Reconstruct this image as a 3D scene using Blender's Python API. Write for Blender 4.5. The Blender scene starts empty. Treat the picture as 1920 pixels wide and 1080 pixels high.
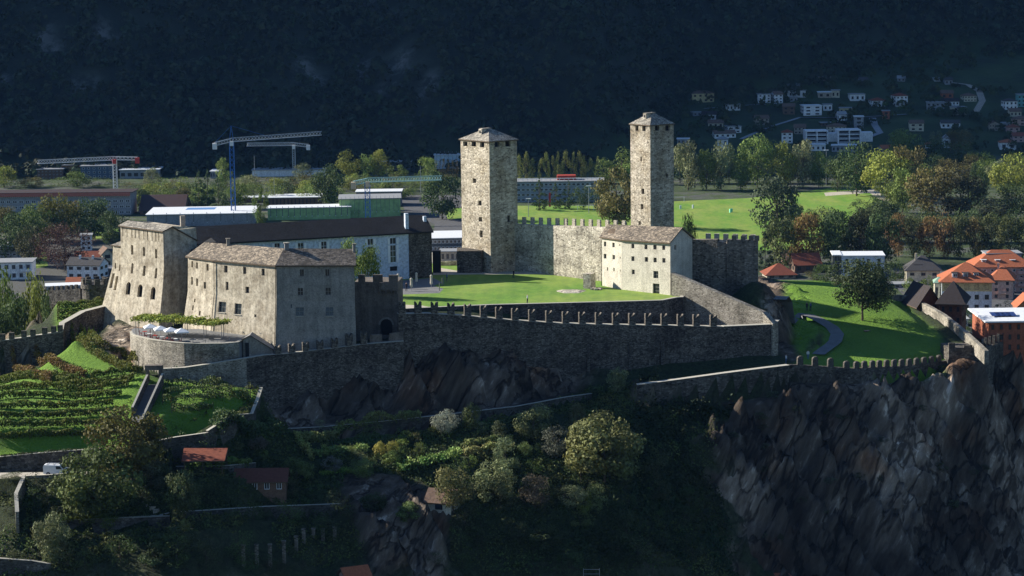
import bpy, math, random
import numpy as np
from mathutils import Vector, Matrix

random.seed(7)
SC = bpy.context.scene
COL = SC.collection
rad = math.radians

# ------------------------------------------------------------------ camera, sky, sun, exposure
FPX = 4500.0
PITCH = math.atan((540 + 80) / FPX)
ROLL = rad(-0.75)
CAMLOC = Vector((0, 0, 65))
cam_data = bpy.data.cameras.new('camera')
cam = bpy.data.objects.new('camera', cam_data)
COL.objects.link(cam)
cam_data.sensor_width = 36.0
cam_data.lens = FPX / 1920 * 36.0
cam_data.clip_start = 5
cam_data.clip_end = 12000
CAMROT = Matrix.Rotation(math.pi / 2 - PITCH, 3, 'X') @ Matrix.Rotation(ROLL, 3, 'Z')
cam.matrix_world = Matrix.Translation(CAMLOC) @ CAMROT.to_4x4()
SC.camera = cam

SUN_EL, SUN_AZ = rad(25), rad(20)          # azimuth: degrees behind the left of the view
SUNDIR = Vector((-math.cos(SUN_AZ) * math.cos(SUN_EL), math.sin(SUN_AZ) * math.cos(SUN_EL), math.sin(SUN_EL)))
world = bpy.data.worlds.new('World')
SC.world = world
world.use_nodes = True
_nt = world.node_tree
_bg = _nt.nodes['Background']
_sky = _nt.nodes.new('ShaderNodeTexSky')
_sky.sky_type = 'NISHITA'
_sky.sun_disc = False
_sky.sun_elevation = SUN_EL
_sky.sun_rotation = rad(-90) + SUN_AZ
_sky.air_density = 1.3
_sky.dust_density = 0.4
_sky.ozone_density = 2.5
_tint = _nt.nodes.new('ShaderNodeMixRGB')
_tint.blend_type = 'MULTIPLY'
_tint.inputs[0].default_value = 1.0
_tint.inputs[2].default_value = (0.70, 0.88, 1.16, 1)      # a deep clear autumn sky
_nt.links.new(_sky.outputs[0], _tint.inputs[1])
_nt.links.new(_tint.outputs[0], _bg.inputs[0])
_bg.inputs[1].default_value = 0.05
sun_data = bpy.data.lights.new('sun', 'SUN')
sun_data.energy = 5.0
sun_data.angle = rad(0.53)
sun_data.color = (1.0, 0.94, 0.83)
sun = bpy.data.objects.new('sun', sun_data)
COL.objects.link(sun)
sun.rotation_euler = SUNDIR.to_track_quat('Z', 'Y').to_euler()
sun.location = (-200, 100, 300)
SC.view_settings.view_transform = 'Standard'
SC.view_settings.look = 'None'
SC.view_settings.gamma = 1
SC.view_settings.use_curve_mapping = False
SC.view_settings.exposure = 1.12
SC.cycles.max_bounces = 4
SC.cycles.diffuse_bounces = 2
SC.cycles.glossy_bounces = 2
SC.cycles.transparent_max_bounces = 4
SC.cycles.volume_bounces = 0
SC.cycles.use_denoising = True

# ------------------------------------------------------------------ picture ray -> world helpers (used only to choose world coordinates)
def ray(px, py):
    return CAMROT @ Vector(((px - 960) / FPX, -(py - 540) / FPX, -1.0))
def P(px, py, Y):
    d = ray(px, py)
    return CAMLOC + d * (Y / d.y)
def G(px, py, z):
    d = ray(px, py)
    return CAMLOC + d * ((z - CAMLOC.z) / d.z)
def V(*a):
    return Vector(a)
def PS(px, py, Y):
    '''as P, for the gardens: they lie closer under the castle rock'''
    if py >= 735:
        Y = Y + 10 * min(max((px - 440) / 120, 0), 1) * min(max((1330 - px) / 200, 0), 1)
    return P(px, py, Y)
ORD = ['first', 'second', 'third', 'fourth', 'fifth', 'sixth', 'seventh', 'eighth', 'ninth', 'tenth', 'eleventh', 'twelfth', 'thirteenth', 'fourteenth', 'fifteenth', 'sixteenth', 'seventeenth', 'eighteenth', 'nineteenth', 'twentieth'] + ['twenty-' + w for w in ('first', 'second', 'third', 'fourth', 'fifth', 'sixth')]
def mpp(Y):                                   # metres per photograph pixel at depth Y
    return Y / FPX

# ------------------------------------------------------------------ materials
MATS = {}
def nodes_of(name):
    m = bpy.data.materials.new(name)
    m.use_nodes = True
    nt = m.node_tree
    nt.nodes.clear()
    out = nt.nodes.new('ShaderNodeOutputMaterial')
    bsdf = nt.nodes.new('ShaderNodeBsdfPrincipled')
    nt.links.new(bsdf.outputs[0], out.inputs[0])
    bsdf.inputs['Specular IOR Level'].default_value = 0.25
    bsdf.inputs['Roughness'].default_value = 0.85
    MATS[name] = m
    return m, nt, bsdf
def N(nt, typ, **kw):
    n = nt.nodes.new('ShaderNode' + typ)
    for k, v in kw.items():
        if k.startswith('i_'):
            key = k[2:]
            key = int(key) if key.isdigit() else key.replace('_', ' ')
            n.inputs[key].default_value = v
        else:
            setattr(n, k, v)
    return n
def ramp(nt, src, stops):
    r = nt.nodes.new('ShaderNodeValToRGB')
    els = r.color_ramp.elements
    while len(els) < len(stops):
        els.new(0.5)
    for e, (p, c) in zip(els, stops):
        e.position = p
        e.color = (c, c, c, 1) if isinstance(c, (int, float)) else (*c, 1)
    nt.links.new(src, r.inputs[0])
    return r.outputs[0]
def coords(nt, scale=(1, 1, 1), warp=0.0, wscale=1.0):
    tc = N(nt, 'TexCoord')
    mp = N(nt, 'Mapping')
    mp.inputs['Scale'].default_value = scale
    src = tc.outputs['Object']
    if warp:
        nz = N(nt, 'TexNoise', i_Scale=wscale, i_Detail=2.0)
        nt.links.new(src, nz.inputs['Vector'])
        mx = N(nt, 'MixRGB', blend_type='ADD')
        mx.inputs[0].default_value = warp
        nt.links.new(src, mx.inputs[1])
        nt.links.new(nz.outputs['Color'], mx.inputs[2])
        src = mx.outputs[0]
    nt.links.new(src, mp.inputs['Vector'])
    return mp.outputs[0]
def mix(nt, a, b, fac, mode='MIX'):
    m = N(nt, 'MixRGB', blend_type=mode)
    for sock, v in ((m.inputs[0], fac), (m.inputs[1], a), (m.inputs[2], b)):
        if isinstance(v, (int, float)):
            sock.default_value = v if sock == m.inputs[0] else (v, v, v, 1)
        elif isinstance(v, tuple):
            sock.default_value = (*v, 1) if len(v) == 3 else v
        else:
            nt.links.new(v, sock)
    return m.outputs[0]
def bump(nt, bsdf, h, dist=0.05, strength=0.6):
    b = N(nt, 'Bump')
    b.inputs['Strength'].default_value = strength
    b.inputs['Distance'].default_value = dist
    nt.links.new(h, b.inputs['Height'])
    nt.links.new(b.outputs[0], bsdf.inputs['Normal'])

def stone(name, c1, c2, mortar, size=0.34, bumpd=0.05, holes=0.0, stain=(0.5, 0.5, 0.5), contrast=1.0):
    """rubble masonry: flattened cells of uneven colour, recessed joints, stains running down"""
    m, nt, b = nodes_of(name)
    s = 1.0 / size
    v = coords(nt, (s, s, s * 1.7), warp=0.25, wscale=1.3)
    vo = N(nt, 'TexVoronoi', feature='F1', i_Scale=1.0)
    ve = N(nt, 'TexVoronoi', feature='DISTANCE_TO_EDGE', i_Scale=1.0)
    nt.links.new(v, vo.inputs['Vector']); nt.links.new(v, ve.inputs['Vector'])
    sep = N(nt, 'SeparateColor')
    nt.links.new(vo.outputs['Color'], sep.inputs[0])
    base = ramp(nt, sep.outputs[0], [(0.0, c2), (0.45, tuple((x + y) / 2 for x, y in zip(c1, c2))), (1.0, c1)])
    big = N(nt, 'TexNoise', i_Scale=0.22, i_Detail=5.0, i_Roughness=0.65)
    nt.links.new(coords(nt), big.inputs['Vector'])
    stv = ramp(nt, big.outputs[0], [(0.36, stain), (0.5, (.95, .95, .94)), (0.64, (1.12, 1.12, 1.14))])
    st = N(nt, 'TexNoise', i_Scale=1.0, i_Detail=4.0, i_Roughness=0.6)
    nt.links.new(coords(nt, (0.9, 0.9, 0.09)), st.inputs['Vector'])
    stv2 = ramp(nt, st.outputs[0], [(0.35, 0.62), (0.6, 1.05)])
    dark = ramp(nt, sep.outputs[1], [(0.10, 0.35), (0.16, 1.0)])
    col = mix(nt, base, dark, 0.8 * contrast, 'MULTIPLY')
    cr = N(nt, 'TexNoise', i_Scale=1.0, i_Detail=3.0)
    nt.links.new(coords(nt, (0.10, 0.10, 1.6)), cr.inputs['Vector'])
    col = mix(nt, col, ramp(nt, cr.outputs[0], [(0.36, 0.70), (0.62, 1.10)]), 0.7, 'MULTIPLY')
    edge = ramp(nt, ve.outputs['Distance'], [(0.02, 1.0), (0.10, 0.0)])
    col = mix(nt, col, mortar, edge)
    col = mix(nt, col, stv, 1.0, 'MULTIPLY')
    col = mix(nt, col, stv2, 0.7, 'MULTIPLY')
    if holes:
        vh = N(nt, 'TexVoronoi', feature='F1', i_Scale=1.0)
        nt.links.new(coords(nt, (0.55, 0.55, 0.7)), vh.inputs['Vector'])
        hd = ramp(nt, vh.outputs['Distance'], [(0.055, 0.08), (0.075, 1.0)])
        col = mix(nt, col, hd, holes, 'MULTIPLY')
    nt.links.new(col, b.inputs['Base Color'])
    hh = ramp(nt, ve.outputs['Distance'], [(0.0, 0.0), (0.16, 1.0)])
    hmix = mix(nt, hh, sep.outputs[2], 0.4)
    bump(nt, b, hmix, bumpd, 0.9)
    return m

def plaster(name, c, c2, streak=0.6, dots=0.0, rough=0.9, grain=6.0):
    """worn render: patches, rain streaks, rubble showing through"""
    m, nt, b = nodes_of(name)
    n1 = N(nt, 'TexNoise', i_Scale=0.45, i_Detail=8.0, i_Roughness=0.7)
    nt.links.new(coords(nt), n1.inputs['Vector'])
    col = ramp(nt, n1.outputs[0], [(0.34, c2), (0.6, c)])
    n2 = N(nt, 'TexNoise', i_Scale=1.0, i_Detail=5.0, i_Roughness=0.7)
    nt.links.new(coords(nt, (1.1, 1.1, 0.07)), n2.inputs['Vector'])
    col = mix(nt, col, ramp(nt, n2.outputs[0], [(0.36, 0.5), (0.58, 1.0)]), streak, 'MULTIPLY')
    n3 = N(nt, 'TexNoise', i_Scale=grain, i_Detail=3.0, i_Roughness=0.8)
    nt.links.new(coords(nt), n3.inputs['Vector'])
    col = mix(nt, col, ramp(nt, n3.outputs[0], [(0.36, 0.5), (0.5, 0.92), (0.62, 1.12)]), 0.75, 'MULTIPLY')
    if dots:
        vh = N(nt, 'TexVoronoi', feature='F1', i_Scale=1.0)
        nt.links.new(coords(nt, (0.6, 0.6, 0.6)), vh.inputs['Vector'])
        col = mix(nt, col, ramp(nt, vh.outputs['Distance'], [(0.06, 0.08), (0.08, 1.0)]), dots, 'MULTIPLY')
    nt.links.new(col, b.inputs['Base Color'])
    b.inputs['Roughness'].default_value = rough
    bump(nt, b, n3.outputs[0], 0.04, 0.5)
    return m

def slates(name, c1, c2, size=0.45, bumpd=0.08):
    m, nt, b = nodes_of(name)
    s = 1.0 / size
    v = coords(nt, (s * 0.8, s, s * 2.2), warp=0.2, wscale=2.0)
    vo = N(nt, 'TexVoronoi', feature='F1', i_Scale=1.0)
    ve = N(nt, 'TexVoronoi', feature='DISTANCE_TO_EDGE', i_Scale=1.0)
    nt.links.new(v, vo.inputs['Vector']); nt.links.new(v, ve.inputs['Vector'])
    sep = N(nt, 'SeparateColor'); nt.links.new(vo.outputs['Color'], sep.inputs[0])
    col = ramp(nt, sep.outputs[0], [(0.1, c2), (0.9, c1)])
    col = mix(nt, col, 0.03, ramp(nt, ve.outputs['Distance'], [(0.01, 0.9), (0.09, 0.0)]))
    big = N(nt, 'TexNoise', i_Scale=0.4, i_Detail=4.0)
    nt.links.new(coords(nt), big.inputs['Vector'])
    col = mix(nt, col, ramp(nt, big.outputs[0], [(0.3, 0.6), (0.65, 1.1)]), 0.7, 'MULTIPLY')
    nt.links.new(col, b.inputs['Base Color'])
    bump(nt, b, mix(nt, sep.outputs[1], ve.outputs['Distance'], 0.3), bumpd, 1.0)
    return m

def tiles(name, c1, c2, pitch=0.3, along=0):
    """clay tiles in courses"""
    m, nt, b = nodes_of(name)
    tc = N(nt, 'TexCoord')
    w = N(nt, 'TexWave', wave_type='BANDS', bands_direction=('X', 'Y', 'Z')[along], i_Scale=1.0 / pitch / 6.28 * 3.14, i_Distortion=0.4)
    w2 = N(nt, 'TexWave', wave_type='BANDS', bands_direction='Z', i_Scale=1.0 / pitch / 1.6, i_Distortion=0.3)
    nt.links.new(tc.outputs['Object'], w.inputs['Vector']); nt.links.new(tc.outputs['Object'], w2.inputs['Vector'])
    n = N(nt, 'TexNoise', i_Scale=2.2, i_Detail=6.0, i_Roughness=0.8)
    nt.links.new(tc.outputs['Object'], n.inputs['Vector'])
    col = ramp(nt, n.outputs[0], [(0.33, c2), (0.62, c1)])
    col = mix(nt, col, ramp(nt, w.outputs[0], [(0.1, 0.55), (0.5, 1.0)]), 0.6, 'MULTIPLY')
    col = mix(nt, col, ramp(nt, w2.outputs[0], [(0.1, 0.6), (0.4, 1.0)]), 0.5, 'MULTIPLY')
    nt.links.new(col, b.inputs['Base Color'])
    bump(nt, b, w.outputs[0], 0.05, 0.6)
    return m

def flat(name, c, rough=0.7, var=0.12, scale=1.5, metal=0.0, spec=0.25):
    """painted or cast surface with slight unevenness and dirt"""
    m, nt, b = nodes_of(name)
    n = N(nt, 'TexNoise', i_Scale=scale, i_Detail=5.0, i_Roughness=0.7)
    nt.links.new(coords(nt), n.inputs['Vector'])
    lo = tuple(x * (1 - 2 * var) for x in c)
    col = ramp(nt, n.outputs[0], [(0.3, lo), (0.6, c)])
    nt.links.new(col, b.inputs['Base Color'])
    b.inputs['Roughness'].default_value = rough
    b.inputs['Metallic'].default_value = metal
    b.inputs['Specular IOR Level'].default_value = spec
    return m

def leaf(name='leaf'):
    m, nt, b = nodes_of(name)
    oi = N(nt, 'ObjectInfo')
    at = N(nt, 'Attribute', attribute_name='shade')
    col = mix(nt, oi.outputs['Color'], at.outputs['Color'], 1.0, 'MULTIPLY')
    tc = N(nt, 'TexCoord')
    nz = N(nt, 'TexNoise', i_Scale=0.45, i_Detail=2.0)
    nt.links.new(tc.outputs['Object'], nz.inputs['Vector'])
    hs = N(nt, 'HueSaturation')
    nt.links.new(col, hs.inputs['Color'])
    r = N(nt, 'MapRange'); nt.links.new(nz.outputs[0], r.inputs[0])
    r.inputs[1].default_value = 0.3; r.inputs[2].default_value = 0.7
    r.inputs[3].default_value = 0.465; r.inputs[4].default_value = 0.53
    nt.links.new(r.outputs[0], hs.inputs['Hue'])
    nt.links.new(hs.outputs[0], b.inputs['Base Color'])
    tr = N(nt, 'BsdfTranslucent'); nt.links.new(hs.outputs[0], tr.inputs[0])
    ms = N(nt, 'MixShader'); ms.inputs[0].default_value = 0.22
    nt.links.new(b.outputs[0], ms.inputs[1]); nt.links.new(tr.outputs[0], ms.inputs[2])
    out = [n for n in nt.nodes if n.type == 'OUTPUT_MATERIAL'][0]
    nt.links.new(ms.outputs[0], out.inputs[0])
    b.inputs['Roughness'].default_value = 0.7
    b.inputs['Specular IOR Level'].default_value = 0.15
    return m

M_TOWER_W = stone('pale_tower_rubble', (0.70, 0.62, 0.49), (0.27, 0.225, 0.165), (0.43, 0.38, 0.30), 0.47, 0.08, stain=(0.72, 0.68, 0.6))
M_TOWER_B = stone('grey_tower_rubble', (0.68, 0.60, 0.48), (0.25, 0.21, 0.155), (0.41, 0.36, 0.29), 0.46, 0.08, stain=(0.75, 0.7, 0.62))
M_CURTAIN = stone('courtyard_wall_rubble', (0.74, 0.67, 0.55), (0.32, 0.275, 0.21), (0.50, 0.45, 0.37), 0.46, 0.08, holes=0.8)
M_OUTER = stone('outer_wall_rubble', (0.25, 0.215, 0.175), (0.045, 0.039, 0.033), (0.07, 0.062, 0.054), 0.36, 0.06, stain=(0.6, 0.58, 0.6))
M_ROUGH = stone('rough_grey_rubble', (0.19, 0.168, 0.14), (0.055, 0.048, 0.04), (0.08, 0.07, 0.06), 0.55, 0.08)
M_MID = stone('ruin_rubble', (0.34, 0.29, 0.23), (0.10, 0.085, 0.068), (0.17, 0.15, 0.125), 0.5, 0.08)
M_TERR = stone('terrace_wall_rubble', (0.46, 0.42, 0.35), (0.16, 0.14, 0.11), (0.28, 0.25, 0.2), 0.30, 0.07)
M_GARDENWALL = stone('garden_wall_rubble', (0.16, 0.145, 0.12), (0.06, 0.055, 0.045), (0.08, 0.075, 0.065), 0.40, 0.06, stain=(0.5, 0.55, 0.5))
M_WING = plaster('worn_ochre_render', (0.60, 0.53, 0.41), (0.30, 0.25, 0.18), 0.65, 0.6, grain=2.2)
M_WING_GREY = plaster('grey_render', (0.34, 0.31, 0.27), (0.23, 0.21, 0.18), 0.5, 0.25, grain=4.0)  # grey tone also stands for shade on unlit walls and niche backs
M_HOUSE = plaster('pale_lime_render', (0.66, 0.61, 0.51), (0.48, 0.44, 0.36), 0.4, 0.0, grain=5.0)
M_BLUEWHITE = plaster('smooth_white_render', (0.55, 0.62, 0.72), (0.50, 0.57, 0.68), 0.2, 0.0, grain=2.0)
M_GATE = plaster('weathered_gate_stone', (0.21, 0.175, 0.145), (0.10, 0.085, 0.07), 0.6, 0.3, grain=4.0)
M_SLATE = slates('warm_stone_slates', (0.36, 0.29, 0.21), (0.13, 0.105, 0.08), 0.5)
M_SLATE_G = slates('grey_stone_slates', (0.42, 0.38, 0.31), (0.2, 0.18, 0.15), 0.5, 0.05)
M_DARKROOF = slates('black_slates', (0.016, 0.016, 0.018), (0.010, 0.010, 0.012), 0.4, 0.02)
M_COPING = flat('pale_coping', (0.45, 0.42, 0.35), 0.9, 0.15, 3.0)
M_DARK = flat('dark_opening', (0.012, 0.012, 0.014), 0.6)
M_GLASS = flat('window_glass', (0.03, 0.035, 0.045), 0.12, 0.1, spec=0.6)
M_FRAME = flat('grey_window_frame', (0.22, 0.21, 0.2), 0.6)
M_WOOD = flat('weathered_wood', (0.12, 0.085, 0.055), 0.85, 0.2, 4.0)
M_WHITE = flat('white_paint', (0.72, 0.74, 0.76), 0.7, 0.06)
M_METAL = flat('dull_steel', (0.35, 0.36, 0.38), 0.5, 0.1, 2.0, metal=0.6)
M_BARK = flat('bark', (0.09, 0.07, 0.05), 0.95, 0.2, 6.0)
M_LEAF = leaf()

# ------------------------------------------------------------------ mesh building
WL = {}          # world location of every root, so parts can be stored relative to it
class MB:
    def __init__(s):
        s.v = []; s.f = []; s.m = []
    def face(s, pts, mi=0):
        n = len(s.v)
        s.v.extend([tuple(p) for p in pts])
        s.f.append(tuple(range(n, n + len(pts))))
        s.m.append(mi)
    def hexa(s, b, t, mi=0):                   # bottom loop, top loop (same length, counter-clockwise from above)
        n = len(b)
        s.face(list(reversed(b)), mi); s.face(t, mi)
        for i in range(n):
            j = (i + 1) % n
            s.face([b[i], b[j], t[j], t[i]], mi)
    def box(s, c, sx, sy, sz, rot=0.0, mi=0, base=True):
        """box whose base centre is c"""
        ca, sa = math.cos(rot), math.sin(rot)
        def q(x, y, z): return V(c[0] + x * ca - y * sa, c[1] + x * sa + y * ca, c[2] + z)
        z0 = 0 if base else -sz / 2
        b = [q(-sx/2, -sy/2, z0), q(sx/2, -sy/2, z0), q(sx/2, sy/2, z0), q(-sx/2, sy/2, z0)]
        s.hexa(b, [p + V(0, 0, sz) for p in b], mi)
    def prism(s, poly, z0, z1, mi=0):
        s.hexa([V(p[0], p[1], z0) for p in poly], [V(p[0], p[1], z1) for p in poly], mi)
    def beam(s, a, b, w, h=None, mi=0, up=None):
        h = h or w
        a = Vector(a); b = Vector(b)
        d = (b - a).normalized()
        u = up or (V(0, 0, 1) if abs(d.z) < 0.95 else V(1, 0, 0))
        x = d.cross(u).normalized(); y = x.cross(d).normalized()
        l = [a + x*w/2*i + y*h/2*j for i, j in ((-1, -1), (1, -1), (1, 1), (-1, 1))]
        r = [p + (b - a) for p in l]
        s.face(l, mi)
        s.face(list(reversed(r)), mi)
        for i in range(4):
            j = (i + 1) % 4
            s.face([l[j], l[i], r[i], r[j]], mi)
    def tube(s, pts, radii, n=6, mi=0):
        rings = []
        for k, p in enumerate(pts):
            p = Vector(p)
            d = (Vector(pts[min(k+1, len(pts)-1)]) - Vector(pts[max(k-1, 0)])).normalized()
            u = V(0, 0, 1) if abs(d.z) < 0.9 else V(1, 0, 0)
            x = d.cross(u).normalized(); y = x.cross(d)
            rings.append([p + (x*math.cos(2*math.pi*i/n) + y*math.sin(2*math.pi*i/n)) * radii[k] for i in range(n)])
        for a, b in zip(rings, rings[1:]):
            for i in range(n):
                j = (i + 1) % n
                s.face([a[i], a[j], b[j], b[i]], mi)
        s.face(rings[-1], mi)
    def slab(s, pts, t, mi=0, mi2=None):
        """sheet pts (any planar polygon) given a thickness t straight down"""
        low = [Vector(p) - V(0, 0, t) for p in pts]
        s.face(pts, mi); s.face(list(reversed(low)), mi2 or mi)
        n = len(pts)
        for i in range(n):
            j = (i + 1) % n
            s.face([low[i], low[j], pts[j], pts[i]], mi2 or mi)
    def mesh(s, name, mats, off=(0, 0, 0), smooth=False):
        me = bpy.data.meshes.new(name)
        ox, oy, oz = off
        me.from_pydata([(x - ox, y - oy, z - oz) for x, y, z in s.v], [], s.f)
        for m in (mats if isinstance(mats, (list, tuple)) else [mats]):
            me.materials.append(m)
        if any(s.m):
            me.polygons.foreach_set('material_index', s.m)
        if smooth:
            me.polygons.foreach_set('use_smooth', [True] * len(me.polygons))
        me.update()
        return me
    def build(s, name, mats, parent=None, smooth=False, loc=None):
        """link the collected faces as ONE object; loc = its world origin"""
        if parent is not None:
            off = WL[parent.name]
        else:
            off = loc if loc is not None else (sum(p[0] for p in s.v)/len(s.v), sum(p[1] for p in s.v)/len(s.v), min(p[2] for p in s.v))
        o = bpy.data.objects.new(name, s.mesh(name, mats, off, smooth))
        COL.objects.link(o)
        if parent is not None:
            o.parent = parent
        else:
            o.location = off
        WL[o.name] = Vector(off)
        return o

def thing(name, label, cat, loc, group=None):
    o = bpy.data.objects.new(name, None)
    o.empty_display_size = 0.5
    COL.objects.link(o)
    o.location = loc
    WL[o.name] = Vector(loc)
    return tag(o, label, cat, group)
def tag(o, label, cat, group=None):
    o['label'] = label; o['category'] = cat
    if group: o['group'] = group
    return o
def setting(o, kind='structure'):
    o['kind'] = kind
    return o
def place(mesh, name, parent, loc, rotz=0.0, scale=(1, 1, 1), color=None):
    """a (shared-mesh) child at world position loc"""
    o = bpy.data.objects.new(name, mesh)
    COL.objects.link(o)
    if parent is not None:
        o.parent = parent
        o.location = Vector(loc) - WL[parent.name]
    else:
        o.location = loc
    o.rotation_euler = (0, 0, rotz)
    o.scale = scale
    if color: o.color = (*color, 1)
    WL[o.name] = Vector(loc)
    return o

TILT = [None]                                 # height tilt added so wall fronts can turn toward the sun
def tilt(x, y):
    return TILT[0](x, y) if TILT[0] else 0.0
def shell(mb, levels, faces, holes={}, depth=0.5, closed=True, mi=0, cap=None, sub=None):
    """walls swept up through levels [(z, [xy...]), ...]; faces = indices of the sides to build;
       holes[i] = [(u0,u1,z0,z1,arch), ...] with u as a fraction of the side; returns placed openings"""
    zs = [l[0] for l in levels]
    n = len(levels[0][1])
    def at(i, z):
        i %= n
        k = 0
        while k < len(zs) - 2 and z > zs[k+1]: k += 1
        t = (z - zs[k]) / (zs[k+1] - zs[k])
        a, b = levels[k][1][i], levels[k+1][1][i]
        x_, y_ = a[0] + (b[0]-a[0])*t, a[1] + (b[1]-a[1])*t
        return V(x_, y_, z + tilt(x_, y_))
    openings = []
    for i in faces:
        j = (i + 1) % n
        def f(u, z, i=i, j=j):
            return at(i, z).lerp(at(j, z), u)
        d = (at(j, zs[-1]) - at(i, zs[-1])).normalized()
        inn = V(-d.y, d.x, 0)
        hs = holes.get(i, [])
        us = sorted({0.0, 1.0} | {h[0] for h in hs} | {h[1] for h in hs})
        vs = sorted(set(zs) | {h[2] for h in hs} | {h[3] for h in hs})
        for a, b in zip(us, us[1:]):
            for c, e in zip(vs, vs[1:]):
                um, vm = (a+b)/2, (c+e)/2
                if any(h[0] < um < h[1] and h[2] < vm < h[3] for h in hs):
                    continue
                mb.face([f(a, c), f(b, c), f(b, e), f(a, e)], mi)
        for h in hs:
            u0, u1, z0, z1 = h[:4]
            arch = len(h) > 4 and h[4]
            dep = h[5] if len(h) > 5 else depth
            iv = inn * dep
            A, B = f(u0, z0), f(u1, z0)
            w = (B - A).length
            r = w / 2
            zt = z1 - r if arch else z1
            C, D = f(u1, zt), f(u0, zt)
            prof = [A, B, C]
            if arch:
                for k in range(1, 7):
                    t = math.pi * k / 7
                    uu = (u0+u1)/2 + (u1-u0)/2*math.cos(t)
                    prof.append(f(uu, zt + r*math.sin(t)))
            prof.append(D)
            if arch:
                E, F = f(u1, z1), f(u0, z1)
                T = f((u0+u1)/2, z1)
                half = len(prof)
                right = prof[2:6]; left = prof[5:]
                mb.face(right + [T, E], mi)
                mb.face(left + [F, T], mi)
            m = len(prof)
            for k in range(m):
                p, q = prof[k], prof[(k+1) % m]
                mb.face([q, p, p + iv, q + iv], mi)
            openings.append((i, prof, inn, dep, w, z1 - z0))
    if cap is not None:
        mb.face([V(*p, zs[-1] + tilt(*p)) for p in levels[-1][1]], cap)
    return openings

def panes(openings, parent, name='window', mats=None, bars=True, lab=None):
    """one window part per opening: glass set back in the reveal, with a frame"""
    for (i, prof, inn, dep, w, h) in openings:
        mb = MB()
        q = [p + inn * dep * 0.85 for p in prof]
        mb.face(q, 0)
        if bars and w > 0.7:
            A, B = q[0], q[1]
            C = q[2] if len(q) == 4 else q[2]; D = q[-1]
            o_ = -inn * 0.06
            t = 0.07
            for a, b in ((A, B), (B, C), (C, D), (D, A), ((A+B)/2, (C+D)/2)):
                mb.beam(a + o_, b + o_, t, t, 1)
            if h > 1.3:
                for s in (0.5,) if h < 2 else (0.33, 0.67):
                    mb.beam(A.lerp(D, s) + o_, B.lerp(C, s) + o_, t, t, 1)
        mb.build(name, mats or [M_GLASS, M_FRAME], parent)

# ------------------------------------------------------------------ numpy noise
def vnoise(x, y, seed=0):
    xi = np.floor(x).astype(np.int64); yi = np.floor(y).astype(np.int64)
    xf = x - xi; yf = y - yi
    def h(a, b):
        n = (a * 374761393 + b * 668265263 + seed * 1274126177) & 0xffffffff
        n = ((n ^ (n >> 13)) * 1274126177) & 0xffffffff
        return ((n ^ (n >> 16)) & 0xffff) / 65535.0
    u = xf*xf*(3-2*xf); v = yf*yf*(3-2*yf)
    return (h(xi, yi)*(1-u) + h(xi+1, yi)*u)*(1-v) + (h(xi, yi+1)*(1-u) + h(xi+1, yi+1)*u)*v
def fbm(x, y, octv=4, seed=0, gain=0.5):
    s = 0; a = 1; t = 0
    for k in range(octv):
        s = s + a * vnoise(x * 2**k + 17.3*k, y * 2**k + 5.1*k, seed + k); t += a; a *= gain
    return s / t
def ridged(x, y, octv=4, seed=0):
    s = 0; a = 1; t = 0
    for k in range(octv):
        s = s + a * (1 - np.abs(2*vnoise(x * 2**k, y * 2**k, seed + k) - 1)); t += a; a *= 0.5
    return s / t
def quad_cloud(name, pts, nrm, size, shade, mats, rng, jitter=0.7, off=(0, 0, 0), aspect=0.7):
    """leaf-sized quads at pts facing roughly nrm; shade = per-leaf brightness"""
    n = len(pts)
    nn = nrm + rng.normal(0, jitter, (n, 3))
    nn /= np.linalg.norm(nn, axis=1)[:, None] + 1e-9
    r = rng.normal(0, 1, (n, 3))
    a = np.cross(nn, r); a /= np.linalg.norm(a, axis=1)[:, None] + 1e-9
    b = np.cross(nn, a)
    sz = (np.asarray(size) * rng.uniform(0.6, 1.35, n))[:, None]
    a = a * sz * 0.5; b = b * sz * 0.5 * aspect
    vs = np.stack([pts - a, pts + b * 1.0 - a * 0.1, pts + a, pts - b + a * 0.1], 1).reshape(-1, 3) - np.array(off)
    me = bpy.data.meshes.new(name)
    me.vertices.add(4 * n); me.loops.add(4 * n); me.polygons.add(n)
    me.vertices.foreach_set('co', vs.astype(np.float32).ravel())
    me.loops.foreach_set('vertex_index', np.arange(4 * n, dtype=np.int32))
    me.polygons.foreach_set('loop_start', np.arange(0, 4 * n, 4, dtype=np.int32))
    at = me.color_attributes.new('shade', 'FLOAT_COLOR', 'POINT')
    sh = np.asarray(shade)
    if sh.ndim == 1: sh = np.repeat(sh[:, None], 3, 1)
    c = np.ones((4 * n, 4), dtype=np.float32); c[:, :3] = np.repeat(sh, 4, 0)
    at.data.foreach_set('color', c.ravel())
    me.materials.append(mats)
    me.update(calc_edges=True)
    return me
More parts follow.
